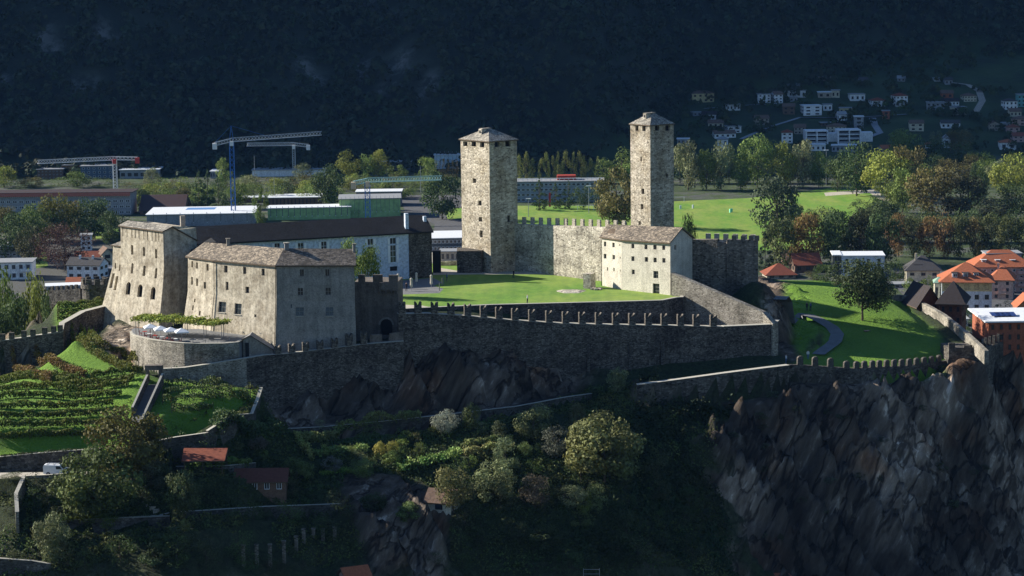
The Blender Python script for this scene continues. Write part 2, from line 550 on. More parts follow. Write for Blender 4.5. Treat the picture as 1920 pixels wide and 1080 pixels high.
# ------------------------------------------------------------------ near terrain (castle hill)
CTRL_PX = [  # photograph pixel, depth -> a point of the ground
 # vineyard on the left
 (140,640,439),(160,650,438),(205,672,431),(232,655,438),(215,612,453),(100,672,437),(105,695,442),(0,712,443),(-60,712,443),(130,700,427),(200,696,424),(270,705,411),(60,740,414),(150,745,411),(230,760,404),
 (0,770,404),(100,790,400),(0,850,392),(190,842,392),(100,845,392),(-60,850,392),(230,830,394),(0,892,388),(190,890,388),(100,891,388),(-60,892,388),
 # terrace right of the stair
 (310,715,411),(380,722,409),(455,728,406.5),(470,735,405),(300,745,404),(390,750,401.5),(470,760,399.5),(300,780,396),(400,800,392),(480,775,396.5),(330,805,391.5),
 # rock below the outer wall
 (500,735,420),(600,712,424),(700,702,426),(750,700,428),(520,800,406),(600,802,406),(720,800,407),(620,755,413),(720,750,415),
 (790,665,428),(850,646,429.8),(930,660,431),(1000,680,432.5),(1060,702,433.5),(1100,725,432),(860,700,426),(950,720,426),(860,760,415),(950,760,415),(1030,748,418),
 # gardens in the middle
 (350,840,394),(430,835,398),(560,822,401),(700,812,403),(850,800,405),(960,775,408),(1100,745,417),(1180,735,423),
 (340,880,388),(450,880,388),(450,935,380),(560,900,386),(700,880,390),(800,870,392),(900,850,396),(1000,850,398),(1100,850,399),(1180,830,404),
 (600,890,387),(720,900,387),(700,930,381),(640,960,376),(830,930,384),(850,965,379),(950,930,387),(1050,950,386),(1150,930,390),
 (400,1000,371),(300,960,375),(300,1000,371),(150,960,376),(200,1040,368),(0,960,377),(0,1040,368),(60,985,373),(700,1000,373),(600,1060,368),(800,1060,373),(900,1060,377),
 (1000,1080,379),(1150,1080,385),(400,1080,365),(0,1100,363),(200,1100,363),(1250,1080,391),(1250,980,398),(1250,860,407),(1250,780,418),
 # foot of the big front wall and path on the right
 (1130,720,433),(1200,715,428),(1350,708,434),(1450,690,436),(1300,760,423),(1400,755,424),(1450,750,425),
 # cliff on the right
 (1480,740,428),(1560,722,432),(1700,718,436),(1790,705,440),(1850,700,445),(1900,672,456),(1990,700,462),(1330,830,416),(1350,900,413),(1420,850,419),(1500,900,418),(1600,850,423),
 (1700,850,428),(1800,850,436),(1900,850,447),(1990,850,456),(1400,1000,409),(1550,1000,413),(1700,1000,417),(1850,1000,428),(1400,1090,404),(1600,1090,409),(1800,1090,418),(1950,1090,430),
 # green right of the castle
 (1500,674,443),(1600,676,445),(1750,668,450),(1510,630,459),(1620,640,458),(1740,628,464),(1580,600,469),(1680,590,474),(1450,560,486),(1550,560,488),(1640,560,488),
 (1450,530,510),(1550,530,512),(1650,544,504),(1470,590,472),(1440,600,466),(1500,524,520),(1600,526,520),
 # left flank
 (180,568,470),(110,570,475),(120,605,458),(190,585,462),(60,640,448),(0,650,446),
]
CTRL_W = [(-95,520,-30),(-95,480,-16),(-120,440,-20),(-130,400,-22),(-60,540,-25),(-20,560,-30),(20,560,-30),(50,575,-34),(90,590,-40),(40,540,-14),
 (120,560,-40),(120,520,-36),(110,470,-25),(118,440,-30),(-30,600,-48),(60,620,-48),(-110,560,-46),(140,620,-48),(0,640,-48),(-140,620,-48),(140,480,-45),(140,420,-46),(140,360,-48),
 (-140,520,-44),(-150,460,-36),(-150,355,-40),(-100,345,-44),(0,350,-46),(80,350,-46),(140,335,-48),(-50,335,-43),(40,335,-46),
 (-40,520,-4),(0,525,-4),(30,520,-4),(-60,500,-6)]
COURT = [G(735,580,0), G(800,577,0), G(920,572,0), G(1195,565,0), G(1262,559,0), G(1262,545,0), V(36,468,0), V(40,500,0), V(20,512,0), V(-10,515,0), V(-48,515,0), V(-62,490,0), V(-62,452,0), V(-44,440,0), V(-30,438,0)]
pts = [PS(*c) for c in CTRL_PX] + [V(*c) for c in CTRL_W]
GX0, GX1, GY0, GY1, GS = -150.0, 150.0, 335.0, 640.0, 0.6
cp = np.array([[p.x, p.y, p.z] for p in pts])
def _phi(r): return -r
n_ = len(cp)
A_ = np.zeros((n_ + 3, n_ + 3))
dd = np.hypot(cp[:, None, 0] - cp[None, :, 0], cp[:, None, 1] - cp[None, :, 1])
A_[:n_, :n_] = _phi(dd) - np.eye(n_) * 0.3
A_[:n_, n_] = 1; A_[:n_, n_+1:] = cp[:, :2] / 100
A_[n_, :n_] = 1; A_[n_+1:, :n_] = cp[:, :2].T / 100
wts = np.linalg.solve(A_, np.concatenate([cp[:, 2], [0, 0, 0]]))
gx = np.arange(GX0, GX1 + 0.01, GS); gy = np.arange(GY0, GY1 + 0.01, GS)
XX, YY = np.meshgrid(gx, gy)
def rbf(x, y):
    z = wts[n_] + wts[n_+1] * x / 100 + wts[n_+2] * y / 100
    for k in range(n_):
        z = z - wts[k] * np.hypot(x - cp[k, 0], y - cp[k, 1])
    return z
def inpoly(x, y, poly):
    r = np.zeros(x.shape, bool)
    m = len(poly)
    for i in range(m):
        ax, ay = poly[i][0], poly[i][1]; bx, by = poly[(i+1) % m][0], poly[(i+1) % m][1]
        c = ((ay > y) != (by > y)) & (x < (bx-ax)*(y-ay)/(by-ay+1e-12)+ax)
        r ^= c
    return r
def blur(a, k):
    for _ in range(k):
        a = (np.roll(a, 1, 0) + np.roll(a, -1, 0) + np.roll(a, 1, 1) + np.roll(a, -1, 1) + a) / 5
    return a
def gpoly(*px, z):
    return [G(x, y, z) for x, y in px]
Z0 = rbf(XX, YY)
# where grass grows; everything else steep is rock
MEADOW = [G(1440,518,-6), G(1650,518,-6), G(1690,548,-6), G(1765,625,-9), G(1768,672,-10), G(1470,688,-10), G(1545,660,-11), G(1530,620,-11), G(1480,590,-11), G(1440,570,-11)]
LAWN2 = [G(1475,640,-11), G(1470,590,-11), G(1530,610,-11), G(1540,650,-11), G(1500,680,-11)]
VINE = [PS(-80,712,443), PS(0,710,443), PS(105,690,442), PS(128,630,447), PS(172,632,443), PS(218,668,432), PS(275,703,413), PS(300,700,411), PS(460,725,413), PS(492,735,412), PS(480,780,401), PS(385,806,395), PS(310,822,393), PS(190,850,391), PS(-80,860,391)]
NWVINE = [G(105,570,-3), G(200,565,-3), G(200,590,-3), G(160,605,-3), G(105,610,-3)]
gm = np.zeros(XX.shape)
for pl in (MEADOW, LAWN2, VINE, NWVINE):
    gm = np.maximum(gm, inpoly(XX, YY, pl).astype(float))
GARD = [PS(330,835,397), PS(560,818,402), PS(860,800,406), PS(1000,775,410), PS(1180,800,410), PS(1200,850,403), PS(1170,960,388), PS(850,960,381), PS(700,905,387), PS(560,905,386), PS(400,940,380), PS(330,930,382)]
gard = blur(inpoly(XX, YY, GARD).astype(float), 3)
gm = blur(gm, 2)
_mz = np.clip(blur(inpoly(XX, YY, MEADOW).astype(float), 6), 0, 1)
Z0 = Z0 * (1 - _mz) + blur(Z0, 60) * _mz
slope = np.hypot(*np.gradient(Z0, GS))
rockm = np.clip((slope - 0.42) / 0.2, 0, 1) * (1 - gm) * (1 - 0.8 * gard)
HUMP = [PS(490,730,421), PS(600,708,426), PS(750,698,430), PS(785,655,438), PS(850,640,439), PS(960,655,439), PS(1090,700,436), PS(1100,740,424), PS(1000,775,411), PS(800,806,405), PS(520,812,404)]
CLIFF = [P(1318,790,421), P(1350,775,423), P(1470,735,430), P(1800,700,446), P(1990,690,470), P(1990,1100,412), P(1380,1100,388), P(1330,900,408)]
LROCK = [PS(178,640,441), PS(205,600,455), PS(300,608,452), PS(300,640,432), PS(250,640,432), PS(248,690,419), PS(222,668,430)]
ROCK3 = [PS(640,905,388), PS(760,905,388), PS(850,985,382), PS(830,1060,370), PS(700,1060,366), PS(640,960,378)]
KNOLL = [G(1330,520,-5), G(1410,500,-5), G(1440,510,-8), G(1500,600,-11), G(1560,660,-11), G(1500,690,-11), G(1440,640,-8)]
hard = np.zeros(XX.shape)
for pl in (HUMP, CLIFF, LROCK, ROCK3, KNOLL):
    hard = np.maximum(hard, inpoly(XX, YY, pl).astype(float))
hard = blur(hard, 3)
_xl = P(1350, 900, 412).x + (418 - YY) * 0.42 + (fbm(XX*.16, YY*.5, 4, 91) - .5) * 30
hard = np.where((YY < 424) & (XX > P(1250, 900, 412).x), hard * np.clip((XX - _xl) / 3.0 + .5, 0, 1), hard)
_hp = blur(inpoly(XX, YY, HUMP).astype(float), 5)
_lr = blur(inpoly(XX, YY, LROCK).astype(float), 4)
_lx = PS(545, 900, 386).x
rockm = rockm * np.where(YY < 424, .2 + .8*np.clip((XX - _xl) / 3.0 + .5, 0, 1), 1)
rockm = np.clip(np.maximum(rockm * 0.7, hard) * (1 - 0.9 * blur(inpoly(XX, YY, MEADOW).astype(float), 2)), 0, 1)
# slanting ribs and slabs: the ground is pushed in and out across the slope
u = XX * 0.86 + YY * 0.5
rib = ridged(u * 0.085 + 3, YY * 0.02, 4, 11) - 0.5
rib2 = ridged(u * 0.30 + Z0 * 0.05, YY * 0.10, 3, 23) - 0.5
cell = vnoise(np.floor(u * 0.35 + fbm(XX*.1, YY*.1, 2, 9)*3), np.floor(YY * 0.22 + u*0.15), 5) - 0.5
saw = lambda t: (t - np.floor(t)) ** 1.3
warp_ = fbm(XX*.06, YY*.06, 3, 61)
s1 = saw((u + Z0*.55)*.115 + warp_*1.6); s2 = saw((u*.9 + Z0*.75)*.33 + fbm(XX*.15, YY*.15, 3, 62)*1.8); s3 = saw((Z0*.30 - u*.06) + warp_*2.2)
disp = (s1 - .5) * 6.0 + (s2 - .5) * 1.1 + (s3 - .5) * 1.3 * (vnoise(XX*.08, YY*.08, 77) > .45) + rib * 2.5 + rib2 * .8 + cell * .8 if True else rib * 5.0 + rib2 * 1.8 + cell * 1.4
Z1 = Z0 - 1.3 * _hp + rockm * (1 - .7*_lr) * (1 - .4*_hp) * np.where((XX > P(1300, 900, 412).x) & (YY < 452), np.clip((-9.5 - Z0) / 7, .22, 1), 1) * disp * np.clip(slope, 0.3, 1.3)
Z1 += rockm * (ridged(u * 0.8, YY * 0.25 + Z0*.15, 3, 31) - 0.5) * 1.5 * np.clip(slope, .4, 1.2)
Z1 += (fbm(XX * 0.25, YY * 0.25, 4, 3) - 0.5) * 0.5 * (1 - gm * 0.7)
# rock knoll behind the descending wall
def knoll(cx, cy, rx, ry, top, k=2.2):
    d = np.sqrt(((XX - cx)/rx)**2 + ((YY - cy)/ry)**2)
    wob = 1 + 0.25 * (fbm(XX*.3, YY*.3, 3, 40) - 0.5)
    h = top - (d*wob)**k * 10
    return h
cmask = inpoly(XX, YY, COURT)
KN = P(1425, 560, 458)
Z1 = np.where(~cmask, np.maximum(Z1, knoll(KN.x - 1.0, 460, 7.5, 11, 1.5) + (ridged(XX*.25, YY*.2, 3, 50)-.5)*2.0), Z1)
# castle platform
Z1 = np.where(cmask, -0.6, Z1)
CORR = [G(745,600,0), G(1275,575,0), V(46,445,0), V(30,440,0), V(-18,433,0)]
Z1 = np.where(inpoly(XX, YY, CORR) & ~cmask, np.minimum(Z1, -4.5), Z1)
# ground steps at the garden and rampart walls: (top line, drop in front, level behind?)
def carve(Zg, line, drop, reach=5.0, back=2.5, fill=False):
    tot = Zg.copy()
    best = np.full(Zg.shape, 1e9); side = np.zeros(Zg.shape); zt = np.zeros(Zg.shape); inside = np.zeros(Zg.shape, bool)
    nl_ = len(line) - 2
    for k_, (a, b) in enumerate(zip(line, line[1:])):
        dx, dy = b.x - a.x, b.y - a.y; L2 = dx*dx + dy*dy
        t_ = ((XX - a.x)*dx + (YY - a.y)*dy) / L2
        tc_ = np.clip(t_, 0, 1)
        d_ = np.hypot(XX - (a.x + tc_*dx), YY - (a.y + tc_*dy))
        s_ = (dx*(YY - a.y) - dy*(XX - a.x)) / math.sqrt(L2)
        m_ = d_ < best
        best = np.where(m_, d_, best); side = np.where(m_, s_, side); zt = np.where(m_, a.z + (b.z - a.z)*tc_, zt)
        inside = np.where(m_, ((t_ > -.5/ math.sqrt(L2)) | (k_ > 0)) & ((t_ < 1 + .5/math.sqrt(L2)) | (k_ < nl_)), inside)
    f = np.clip((reach - best) / (reach * .6), 0, 1) * inside
    low = zt - drop - best * .15
    tot = np.where((side < 0) & inside, np.where(fill, Zg*(1-f) + low*f, np.minimum(Zg, Zg*(1-f) + low*f)), tot)
    if back:
        g = np.clip((back*2 - best) / back, 0, 1) * inside
        tot = np.where((side >= 0) & inside, Zg*(1-g) + (zt - .25)*g, tot)
    return tot
CARVES = [([(243.5,622,438),(246,627,434),(256,631,429.5),(280,636.5,424.5),(300,639.5,422),(322,642,420.2),(345,644,418.6)], 6.5, 4, 0), ([(298,826,391),(330,820,391.2),(391,811.5,391.5)], 3.0, 4, 2), ([(390,808,391.5),(437,778,395.5),(474,776,396.5),(484,752,400),(492,727,405)], 4.0, 4, 2),
 ([(-60,862,391.5),(0,857,391.5),(60,851,391.5),(120,846,391.5),(192,841,391.5)], 4.0, 4, 3),
 ([(500,806,403.5),(600,801,404),(720,790,405.5),(850,776,408),(970,762,411.5),(1060,745,416),(1110,738,419)], 1.8, 4, 3),
 ([(1195,722,424),(1280,711,425),(1360,700,426.5),(1430,691,428),(1480,685,430)], 5.0, 5, 3, True),
 ([(1480,684,430.5),(1560,688,433),(1640,689,437),(1700,686,441),(1740,682,444),(1778,676,448)], 3.0, 3.5, 2, True),
 ([(297,692.5,415),(345,690,415.5),(400,682,417),(462,672,418.5)], 4.5, 3, 0),
 ([(462,672,418.5),(495,666.3,420),(537,663.3,421.5),(597,656.2,423.5),(650,649.8,425),(705,644,426.5),(757,640,427.5)], 5.0, 3, 0),
 ([(-60,648,446),(0,640,446.5),(40,634,447),(78,628,447.5),(118,622,448),(121,606,450),(160,584,456),(203,573,462)], 6.5, 5, 0),
 ([(330,875,389.5),(430,873,389.5),(480,868,390)], 2.2, 4, 2), ([(340,960,377),(500,950,379),(640,945,380)], 2.5, 4, 2),
 ([(60,985,373.5),(140,975,375),(318,968,376)], 3.0, 4, 2)]
_dis = Z1.copy()
for ln, dr, re_, bk_, *fl_ in CARVES:
    Z1 = carve(Z1, [PS(*q_) for q_ in ln], dr, re_, bk_, bool(fl_))
_cw = [G(x, y, -6.2) for x, y in ((1676,554),(1690,551.5),(1702,552.5),(1722,560),(1745,570),(1768,582),(1790,597),(1812,614),(1832,630),(1846,641))]
for k, p in enumerate(_cw): p.z -= .18 * k
Z1 = carve(Z1, _cw[:8], 1.6, 6.0, 0, True)
Z1 = np.where(cmask, -0.6, Z1)
# road with the van: a level shelf
RS = [P(-90,889,388), P(-90,896,383), P(150,893,383), P(175,885,388)]
RZ = P(90, 890, 386).z
rmk = inpoly(XX, YY, RS)
Z1 = np.where(rmk, RZ, Z1)
def hz(x, y):
    fx = (x - GX0) / GS; fy = (y - GY0) / GS
    i = int(min(max(fx, 0), len(gx) - 2)); j = int(min(max(fy, 0), len(gy) - 2))
    a = min(max(fx - i, 0), 1); b = min(max(fy - j, 0), 1)
    return float((Z1[j, i]*(1-a) + Z1[j, i+1]*a)*(1-b) + (Z1[j+1, i]*(1-a) + Z1[j+1, i+1]*a)*b)
def hzv(x, y):
    fx = np.clip((x - GX0) / GS, 0, len(gx) - 1.001); fy = np.clip((y - GY0) / GS, 0, len(gy) - 1.001)
    i = fx.astype(int); j = fy.astype(int); a = fx - i; b = fy - j
    return (Z1[j, i]*(1-a) + Z1[j, i+1]*a)*(1-b) + (Z1[j+1, i]*(1-a) + Z1[j+1, i+1]*a)*b
def far_h(x, y):
    """valley floor, the settled slope on the right and the mountain wall"""
    x = np.asarray(x, float); y = np.asarray(y, float)
    s = np.clip((x - 40) / 70, 0, 1); s = s*s*(3-2*s)
    t = y - (1262 + 28 * s)
    toe = np.clip(t, 0, None) * 0.20
    tm = t - 230 * s * np.clip((x-40)/220, 0.55, 1) - 10
    wob = (fbm(x * 0.006 + 5, y * 0.006, 3, 60) - 0.5) * 60 * np.clip(tm / 120, 0, 1)
    mt = np.clip(tm, 0, None) * 0.62
    z = -48 + toe * s + mt + wob + (ridged(x * 0.012, y * 0.004, 4, 70) - 0.5) * 26 * np.clip(tm / 80, 0, 1)
    # unseen spur on the left, added to shade the mountain slope
    sp = np.clip(-x - 330, 0, None) * 1.0
    line = y - (1195 + 0.148 * (300 - x))
    z = np.maximum(z, np.where(x < -330, -48 + np.minimum(np.clip(line, 0, None) * 2.3, sp * 1.6), -48))
    return np.minimum(z, 1100)
def ground(px, py, y0=360, y1=1900):
    """first ground point the eye meets through a photograph pixel"""
    d = ray(px, py)
    Y = y0
    while Y < y1:
        p = CAMLOC + d * (Y / d.y)
        if Y < GY1 and GX0 < p.x < GX1: g = hz(p.x, p.y)
        else: g = float(far_h(p.x, p.y))
        if p.z <= g:
            return V(p.x, p.y, g)
        Y += 0.5 if Y < 640 else 1.0
    return P(px, py, y1)
def on(px, py, Y):
    """ground point below pixel column px at depth Y"""
    p = P(px, py, Y)
    if Y < GY1 and GX0 < p.x < GX1: return V(p.x, p.y, hz(p.x, p.y))
    return V(p.x, p.y, float(far_h(p.x, p.y)))

def grid_mesh(name, X, Y, Z, mats, attrs=None, skip=None):
    ny, nx = X.shape
    co = np.stack([X, Y, Z], -1).reshape(-1, 3).astype(np.float32)
    idx = np.arange(ny * nx).reshape(ny, nx)
    q = np.stack([idx[:-1, :-1], idx[:-1, 1:], idx[1:, 1:], idx[1:, :-1]], -1).reshape(-1, 4)
    if skip is not None:
        q = q[~skip[:-1, :-1].reshape(-1)]
    me = bpy.data.meshes.new(name)
    me.vertices.add(len(co)); me.loops.add(4 * len(q)); me.polygons.add(len(q))
    me.vertices.foreach_set('co', co.ravel())
    me.loops.foreach_set('vertex_index', q.astype(np.int32).ravel())
    me.polygons.foreach_set('loop_start', np.arange(0, 4 * len(q), 4, dtype=np.int32))
    if attrs is not None:
        at = me.color_attributes.new('zone', 'FLOAT_COLOR', 'POINT')
        c = np.ones((len(co), 4), np.float32); c[:, :3] = attrs.reshape(-1, 3)
        at.data.foreach_set('color', c.ravel())
    me.materials.append(mats)
    me.update(calc_edges=True)
    return me

def rotated(nt, scale, warp, wscale):
    '''object coordinates leaning over like the dip of the rock slabs'''
    tc = N(nt, 'TexCoord'); m1 = N(nt, 'Mapping'); m1.inputs['Rotation'].default_value = (0.0, rad(-24), rad(15))
    nz = N(nt, 'TexNoise', i_Scale=wscale, i_Detail=3.0); nt.links.new(tc.outputs['Object'], nz.inputs['Vector'])
    mx = N(nt, 'MixRGB', blend_type='ADD'); mx.inputs[0].default_value = warp
    nt.links.new(tc.outputs['Object'], mx.inputs[1]); nt.links.new(nz.outputs['Color'], mx.inputs[2])
    nt.links.new(mx.outputs[0], m1.inputs['Vector'])
    m2 = N(nt, 'Mapping'); m2.inputs['Scale'].default_value = scale; nt.links.new(m1.outputs[0], m2.inputs['Vector'])
    return m2.outputs[0]
def m_hill():
    m, nt, b = nodes_of('hill_ground')
    at = N(nt, 'Attribute', attribute_name='zone')
    sep = N(nt, 'SeparateColor'); nt.links.new(at.outputs['Color'], sep.inputs[0])
    # rock: slanting streaks, pale quartz faces, rust
    v = rotated(nt, (0.50, 0.50, 0.035), 0.9, 0.15)
    n1 = N(nt, 'TexNoise', i_Scale=1.0, i_Detail=10.0, i_Roughness=0.68); nt.links.new(v, n1.inputs['Vector'])
    rock = ramp(nt, n1.outputs[0], [(0.32, (0.035, 0.025, 0.018)), (0.46, (0.075, 0.056, 0.041)), (0.58, (0.125, 0.096, 0.072)), (0.70, (0.34, 0.285, 0.23))])
    n2 = N(nt, 'TexNoise', i_Scale=1.0, i_Detail=4.0, i_Roughness=0.55)
    nt.links.new(rotated(nt, (0.20, 0.20, 0.022), 1.2, 0.2), n2.inputs['Vector'])
    crack = ramp(nt, n2.outputs[0], [(0.465, 1.0), (0.492, 0.12), (0.508, 0.12), (0.535, 1.0)])
    rock = mix(nt, rock, crack, 0.8, 'MULTIPLY')
    nb = N(nt, 'TexNoise', i_Scale=0.05, i_Detail=2.0); nt.links.new(rotated(nt, (1.0, 1.0, .5), 4.0, .05), nb.inputs['Vector'])
    rock = mix(nt, rock, ramp(nt, nb.outputs[0], [(0.38, 0.5), (0.5, 0.9), (0.58, 1.5), (0.66, 2.8)]), 1.0, 'MULTIPLY')
    n3 = N(nt, 'TexNoise', i_Scale=0.09, i_Detail=3.0); nt.links.new(coords(nt), n3.inputs['Vector'])
    rust = ramp(nt, n3.outputs[0], [(0.54, (1, 1, 1)), (0.68, (1.1, 0.7, 0.45))])
    rock = mix(nt, rock, rust, 0.8, 'MULTIPLY')
    # soil and scrub
    n4 = N(nt, 'TexNoise', i_Scale=1.4, i_Detail=8.0, i_Roughness=0.75); nt.links.new(coords(nt), n4.inputs['Vector'])
    soil = ramp(nt, n4.outputs[0], [(0.35, (0.012, 0.016, 0.008)), (0.5, (0.03, 0.045, 0.014)), (0.68, (0.06, 0.075, 0.03))])
    # grass
    n5 = N(nt, 'TexNoise', i_Scale=3.0, i_Detail=6.0, i_Roughness=0.8); nt.links.new(coords(nt), n5.inputs['Vector'])
    n6 = N(nt, 'TexNoise', i_Scale=0.12, i_Detail=3.0); nt.links.new(coords(nt), n6.inputs['Vector'])
    gr = ramp(nt, n5.outputs[0], [(0.3, (0.08, 0.17, 0.02)), (0.7, (0.19, 0.33, 0.04))])
    gr = mix(nt, gr, ramp(nt, n6.outputs[0], [(0.35, (0.75, 0.8, 0.7)), (0.65, (1.12, 1.08, 1.0))]), 0.9, 'MULTIPLY')
    rock = mix(nt, rock, mix(nt, rock, (3.2, 3.3, 3.3), 1.0, 'MULTIPLY'), sep.outputs[2])
    col = mix(nt, soil, rock, sep.outputs[0])
    col = mix(nt, col, gr, sep.outputs[1])
    nt.links.new(col, b.inputs['Base Color'])
    b.inputs['Roughness'].default_value = 0.95
    h = mix(nt, n4.outputs[0], mix(nt, n1.outputs[0], crack, 0.3), sep.outputs[0])
    bump(nt, b, h, 1.2, 0.8)
    return m
zone = np.stack([rockm, np.clip(gm, 0, 1), np.clip(_lr * 1.3, 0, 1)], -1)
hill = bpy.data.objects.new('hill', grid_mesh('hill', XX, YY, Z1, m_hill(), zone))
COL.objects.link(hill); setting(hill)

def m_grass(name, c1, c2, c3=None, mow=0.0, dirx=1.0):
    m, nt, b = nodes_of(name)
    n5 = N(nt, 'TexNoise', i_Scale=2.5, i_Detail=7.0, i_Roughness=0.8); nt.links.new(coords(nt), n5.inputs['Vector'])
    n6 = N(nt, 'TexNoise', i_Scale=0.07, i_Detail=5.0, i_Roughness=0.6); nt.links.new(coords(nt, (1, 0.45, 1)), n6.inputs['Vector'])
    gr = ramp(nt, n5.outputs[0], [(0.3, c2), (0.7, c1)])
    gr = mix(nt, gr, c3 or c2, ramp(nt, n6.outputs[0], [(0.38, 0.0), (0.62, 1.0)]))
    n8 = N(nt, 'TexNoise', i_Scale=0.5, i_Detail=6.0, i_Roughness=0.7); nt.links.new(coords(nt, (1, .6, 1)), n8.inputs['Vector'])
    gr = mix(nt, gr, ramp(nt, n8.outputs[0], [(0.35, (.72, .78, .8)), (0.62, (1.12, 1.06, 1.0))]), 1.0, 'MULTIPLY')
    if mow:
        w = N(nt, 'TexWave', i_Scale=mow, i_Distortion=0.6); nt.links.new(coords(nt), w.inputs['Vector'])
        gr = mix(nt, gr, ramp(nt, w.outputs[0], [(0.3, 0.9), (0.7, 1.0)]), 0.4, 'MULTIPLY')
    nt.links.new(gr, b.inputs['Base Color'])
    b.inputs['Roughness'].default_value = 0.95
    bump(nt, b, n5.outputs[0], 0.05, 0.5)
    return m
M_LAWN = m_grass('courtyard_lawn', (0.15, 0.29, 0.035), (0.075, 0.17, 0.018), (0.20, 0.28, 0.05), mow=0.12)
M_FIELD = m_grass('sports_field', (0.14, 0.29, 0.03), (0.09, 0.20, 0.018), (0.21, 0.28, 0.05), mow=0.035)
M_GRAVEL = plaster('pale_gravel', (0.52, 0.47, 0.38), (0.4, 0.36, 0.29), 0.1, grain=8)
M_PAVE = plaster('grey_paving', (0.20, 0.20, 0.20), (0.15, 0.15, 0.15), 0.1, grain=8)
M_ASPH = plaster('asphalt', (0.11, 0.11, 0.115), (0.07, 0.07, 0.07), 0.1, grain=5)

# far ground: one sheet to the horizon
fx = np.concatenate([np.arange(-2600, -700, 70), np.arange(-700, 700, 8), np.arange(700, 2600, 70)]).astype(float)
fy = np.concatenate([np.arange(-200, 300, 60), np.arange(300, 1180, 20), np.arange(1180, 1900, 5), np.arange(1900, 4200, 60)]).astype(float)
FX, FY = np.meshgrid(fx, fy)
FZ = far_h(FX, FY)
inn_ = (FX > GX0 + 8) & (FX < GX1 - 8) & (FY > GY0 + 10) & (FY < GY1 - 20)
FZ2 = np.where(inn_, -60, FZ)
def m_valley():
    m, nt, b = nodes_of('valley_ground')
    at = N(nt, 'Attribute', attribute_name='zone')
    sep = N(nt, 'SeparateColor'); nt.links.new(at.outputs['Color'], sep.inputs[0])
    n4 = N(nt, 'TexNoise', i_Scale=0.03, i_Detail=8.0, i_Roughness=0.7); nt.links.new(coords(nt), n4.inputs['Vector'])
    town = ramp(nt, n4.outputs[0], [(0.40, (0.022, 0.035, 0.014)), (0.5, (0.045, 0.07, 0.02)), (0.57, (0.08, 0.08, 0.075)), (0.62, (0.03, 0.05, 0.018))])
    slopec = ramp(nt, n4.outputs[0], [(0.35, (0.018, 0.030, 0.014)), (0.55, (0.035, 0.06, 0.02)), (0.7, (0.055, 0.075, 0.03))])
    v = coords(nt, (0.045, 0.045, 0.02), warp=20, wscale=0.01)
    n1 = N(nt, 'TexNoise', i_Scale=1.0, i_Detail=8.0, i_Roughness=0.7); nt.links.new(v, n1.inputs['Vector'])
    forest = ramp(nt, n1.outputs[0], [(0.4, (0.014, 0.02, 0.013)), (0.58, (0.028, 0.036, 0.022))])
    col = mix(nt, town, slopec, sep.outputs[0])
    col = mix(nt, col, forest, sep.outputs[1])
    n7 = N(nt, 'TexNoise', i_Scale=1.0, i_Detail=9.0, i_Roughness=0.8); nt.links.new(coords(nt, (0.09, 0.09, 0.03), warp=5, wscale=.03), n7.inputs['Vector'])
    rk = ramp(nt, n7.outputs[0], [(0.46, (0.03, 0.035, 0.03)), (0.56, (0.28, 0.26, 0.24))])
    col = mix(nt, col, rk, sep.outputs[2])
    nt.links.new(col, b.inputs['Base Color'])
    b.inputs['Roughness'].default_value = 0.95
    bump(nt, b, n1.outputs[0], 4.0, 0.5)
    return m
s_ = np.clip((FX - 40) / 70, 0, 1)
tF = FY - (1262 + 28 * s_)
tmF = tF - 230 * s_ * np.clip((FX-40)/220, 0.55, 1) - 10
# bare rock faces on the mountain, where the photograph shows them
ROCKS = [(85,75,16,26),(100,100,14,16),(195,65,14,22),(155,165,16,18),(5,155,12,14),(55,235,14,10),(575,135,16,22),(600,155,12,10),(675,135,18,22),(715,170,12,14),(685,15,14,18),(740,32,12,12),(745,120,16,22),(760,140,14,16),(800,160,14,16),(770,215,14,20)]
rkz = np.zeros(FX.shape)
for (px, py, wx, wy) in ROCKS:
    c = ground(px, py, 1250, 1890)
    rkz = np.maximum(rkz, np.exp(-((FX - c.x)/(wx*.36))**2 - ((FY - c.y)/(wy*.55))**2))
rkz = .6 * np.clip(rkz * (0.5 + 1.3 * ridged(FX*.05, FY*.05, 3, 88)) - 0.2, 0, 1)
zoneF = np.stack([np.clip(tF / 20, 0, 1), np.clip(tmF / 25, 0, 1), rkz], -1)
valley = bpy.data.objects.new('valley_ground', grid_mesh('valley_ground', FX, FY, FZ2, m_valley(), zoneF))
COL.objects.link(valley); setting(valley)

def draped(name, poly_px, z, mat, lift=0.004, kind='structure', world=None):
    ps = world or [G(x, y, z) for x, y in poly_px]
    mb = MB(); mb.face([V(p.x, p.y, z + lift) for p in ps])
    o = mb.build(name, mat); o['kind'] = kind
    return o
# ------------------------------------------------------------------ castle helpers
def fuz(A, B, px, py):
    """pixel -> (fraction along A-B, height) on the upright plane through A and B"""
    d = ray(px, py); e = (V(B.x, B.y, 0) - V(A.x, A.y, 0)); n = V(-e.y, e.x, 0)
    t = ((A - CAMLOC).dot(n)) / d.dot(n)
    p = CAMLOC + d * t
    return (p - A).dot(e) / e.length_squared, p.z
def wins(A, B, boxes, ox=0, oy=0, k=0.25, arch=False, dep=0.45):
    out = []
    for bx in boxes:
        x0, x1, y0, y1 = bx[:4]
        cx, cy = ox + (x0+x1)/2*k, oy + (y0+y1)/2*k
        u0, _ = fuz(A, B, ox + x0*k, cy); u1, _ = fuz(A, B, ox + x1*k, cy)
        _, z1 = fuz(A, B, cx, oy + y0*k); _, z0 = fuz(A, B, cx, oy + y1*k)
        q_ = A.lerp(B, (u0 + u1)/2); dz_ = tilt(q_.x, q_.y); z1 -= dz_; z0 -= dz_
        if u0 < -.02 or u1 > 1.02: continue
        out.append((max(u0, .01), min(u1, .99), z0, z1, arch, dep))
    return out
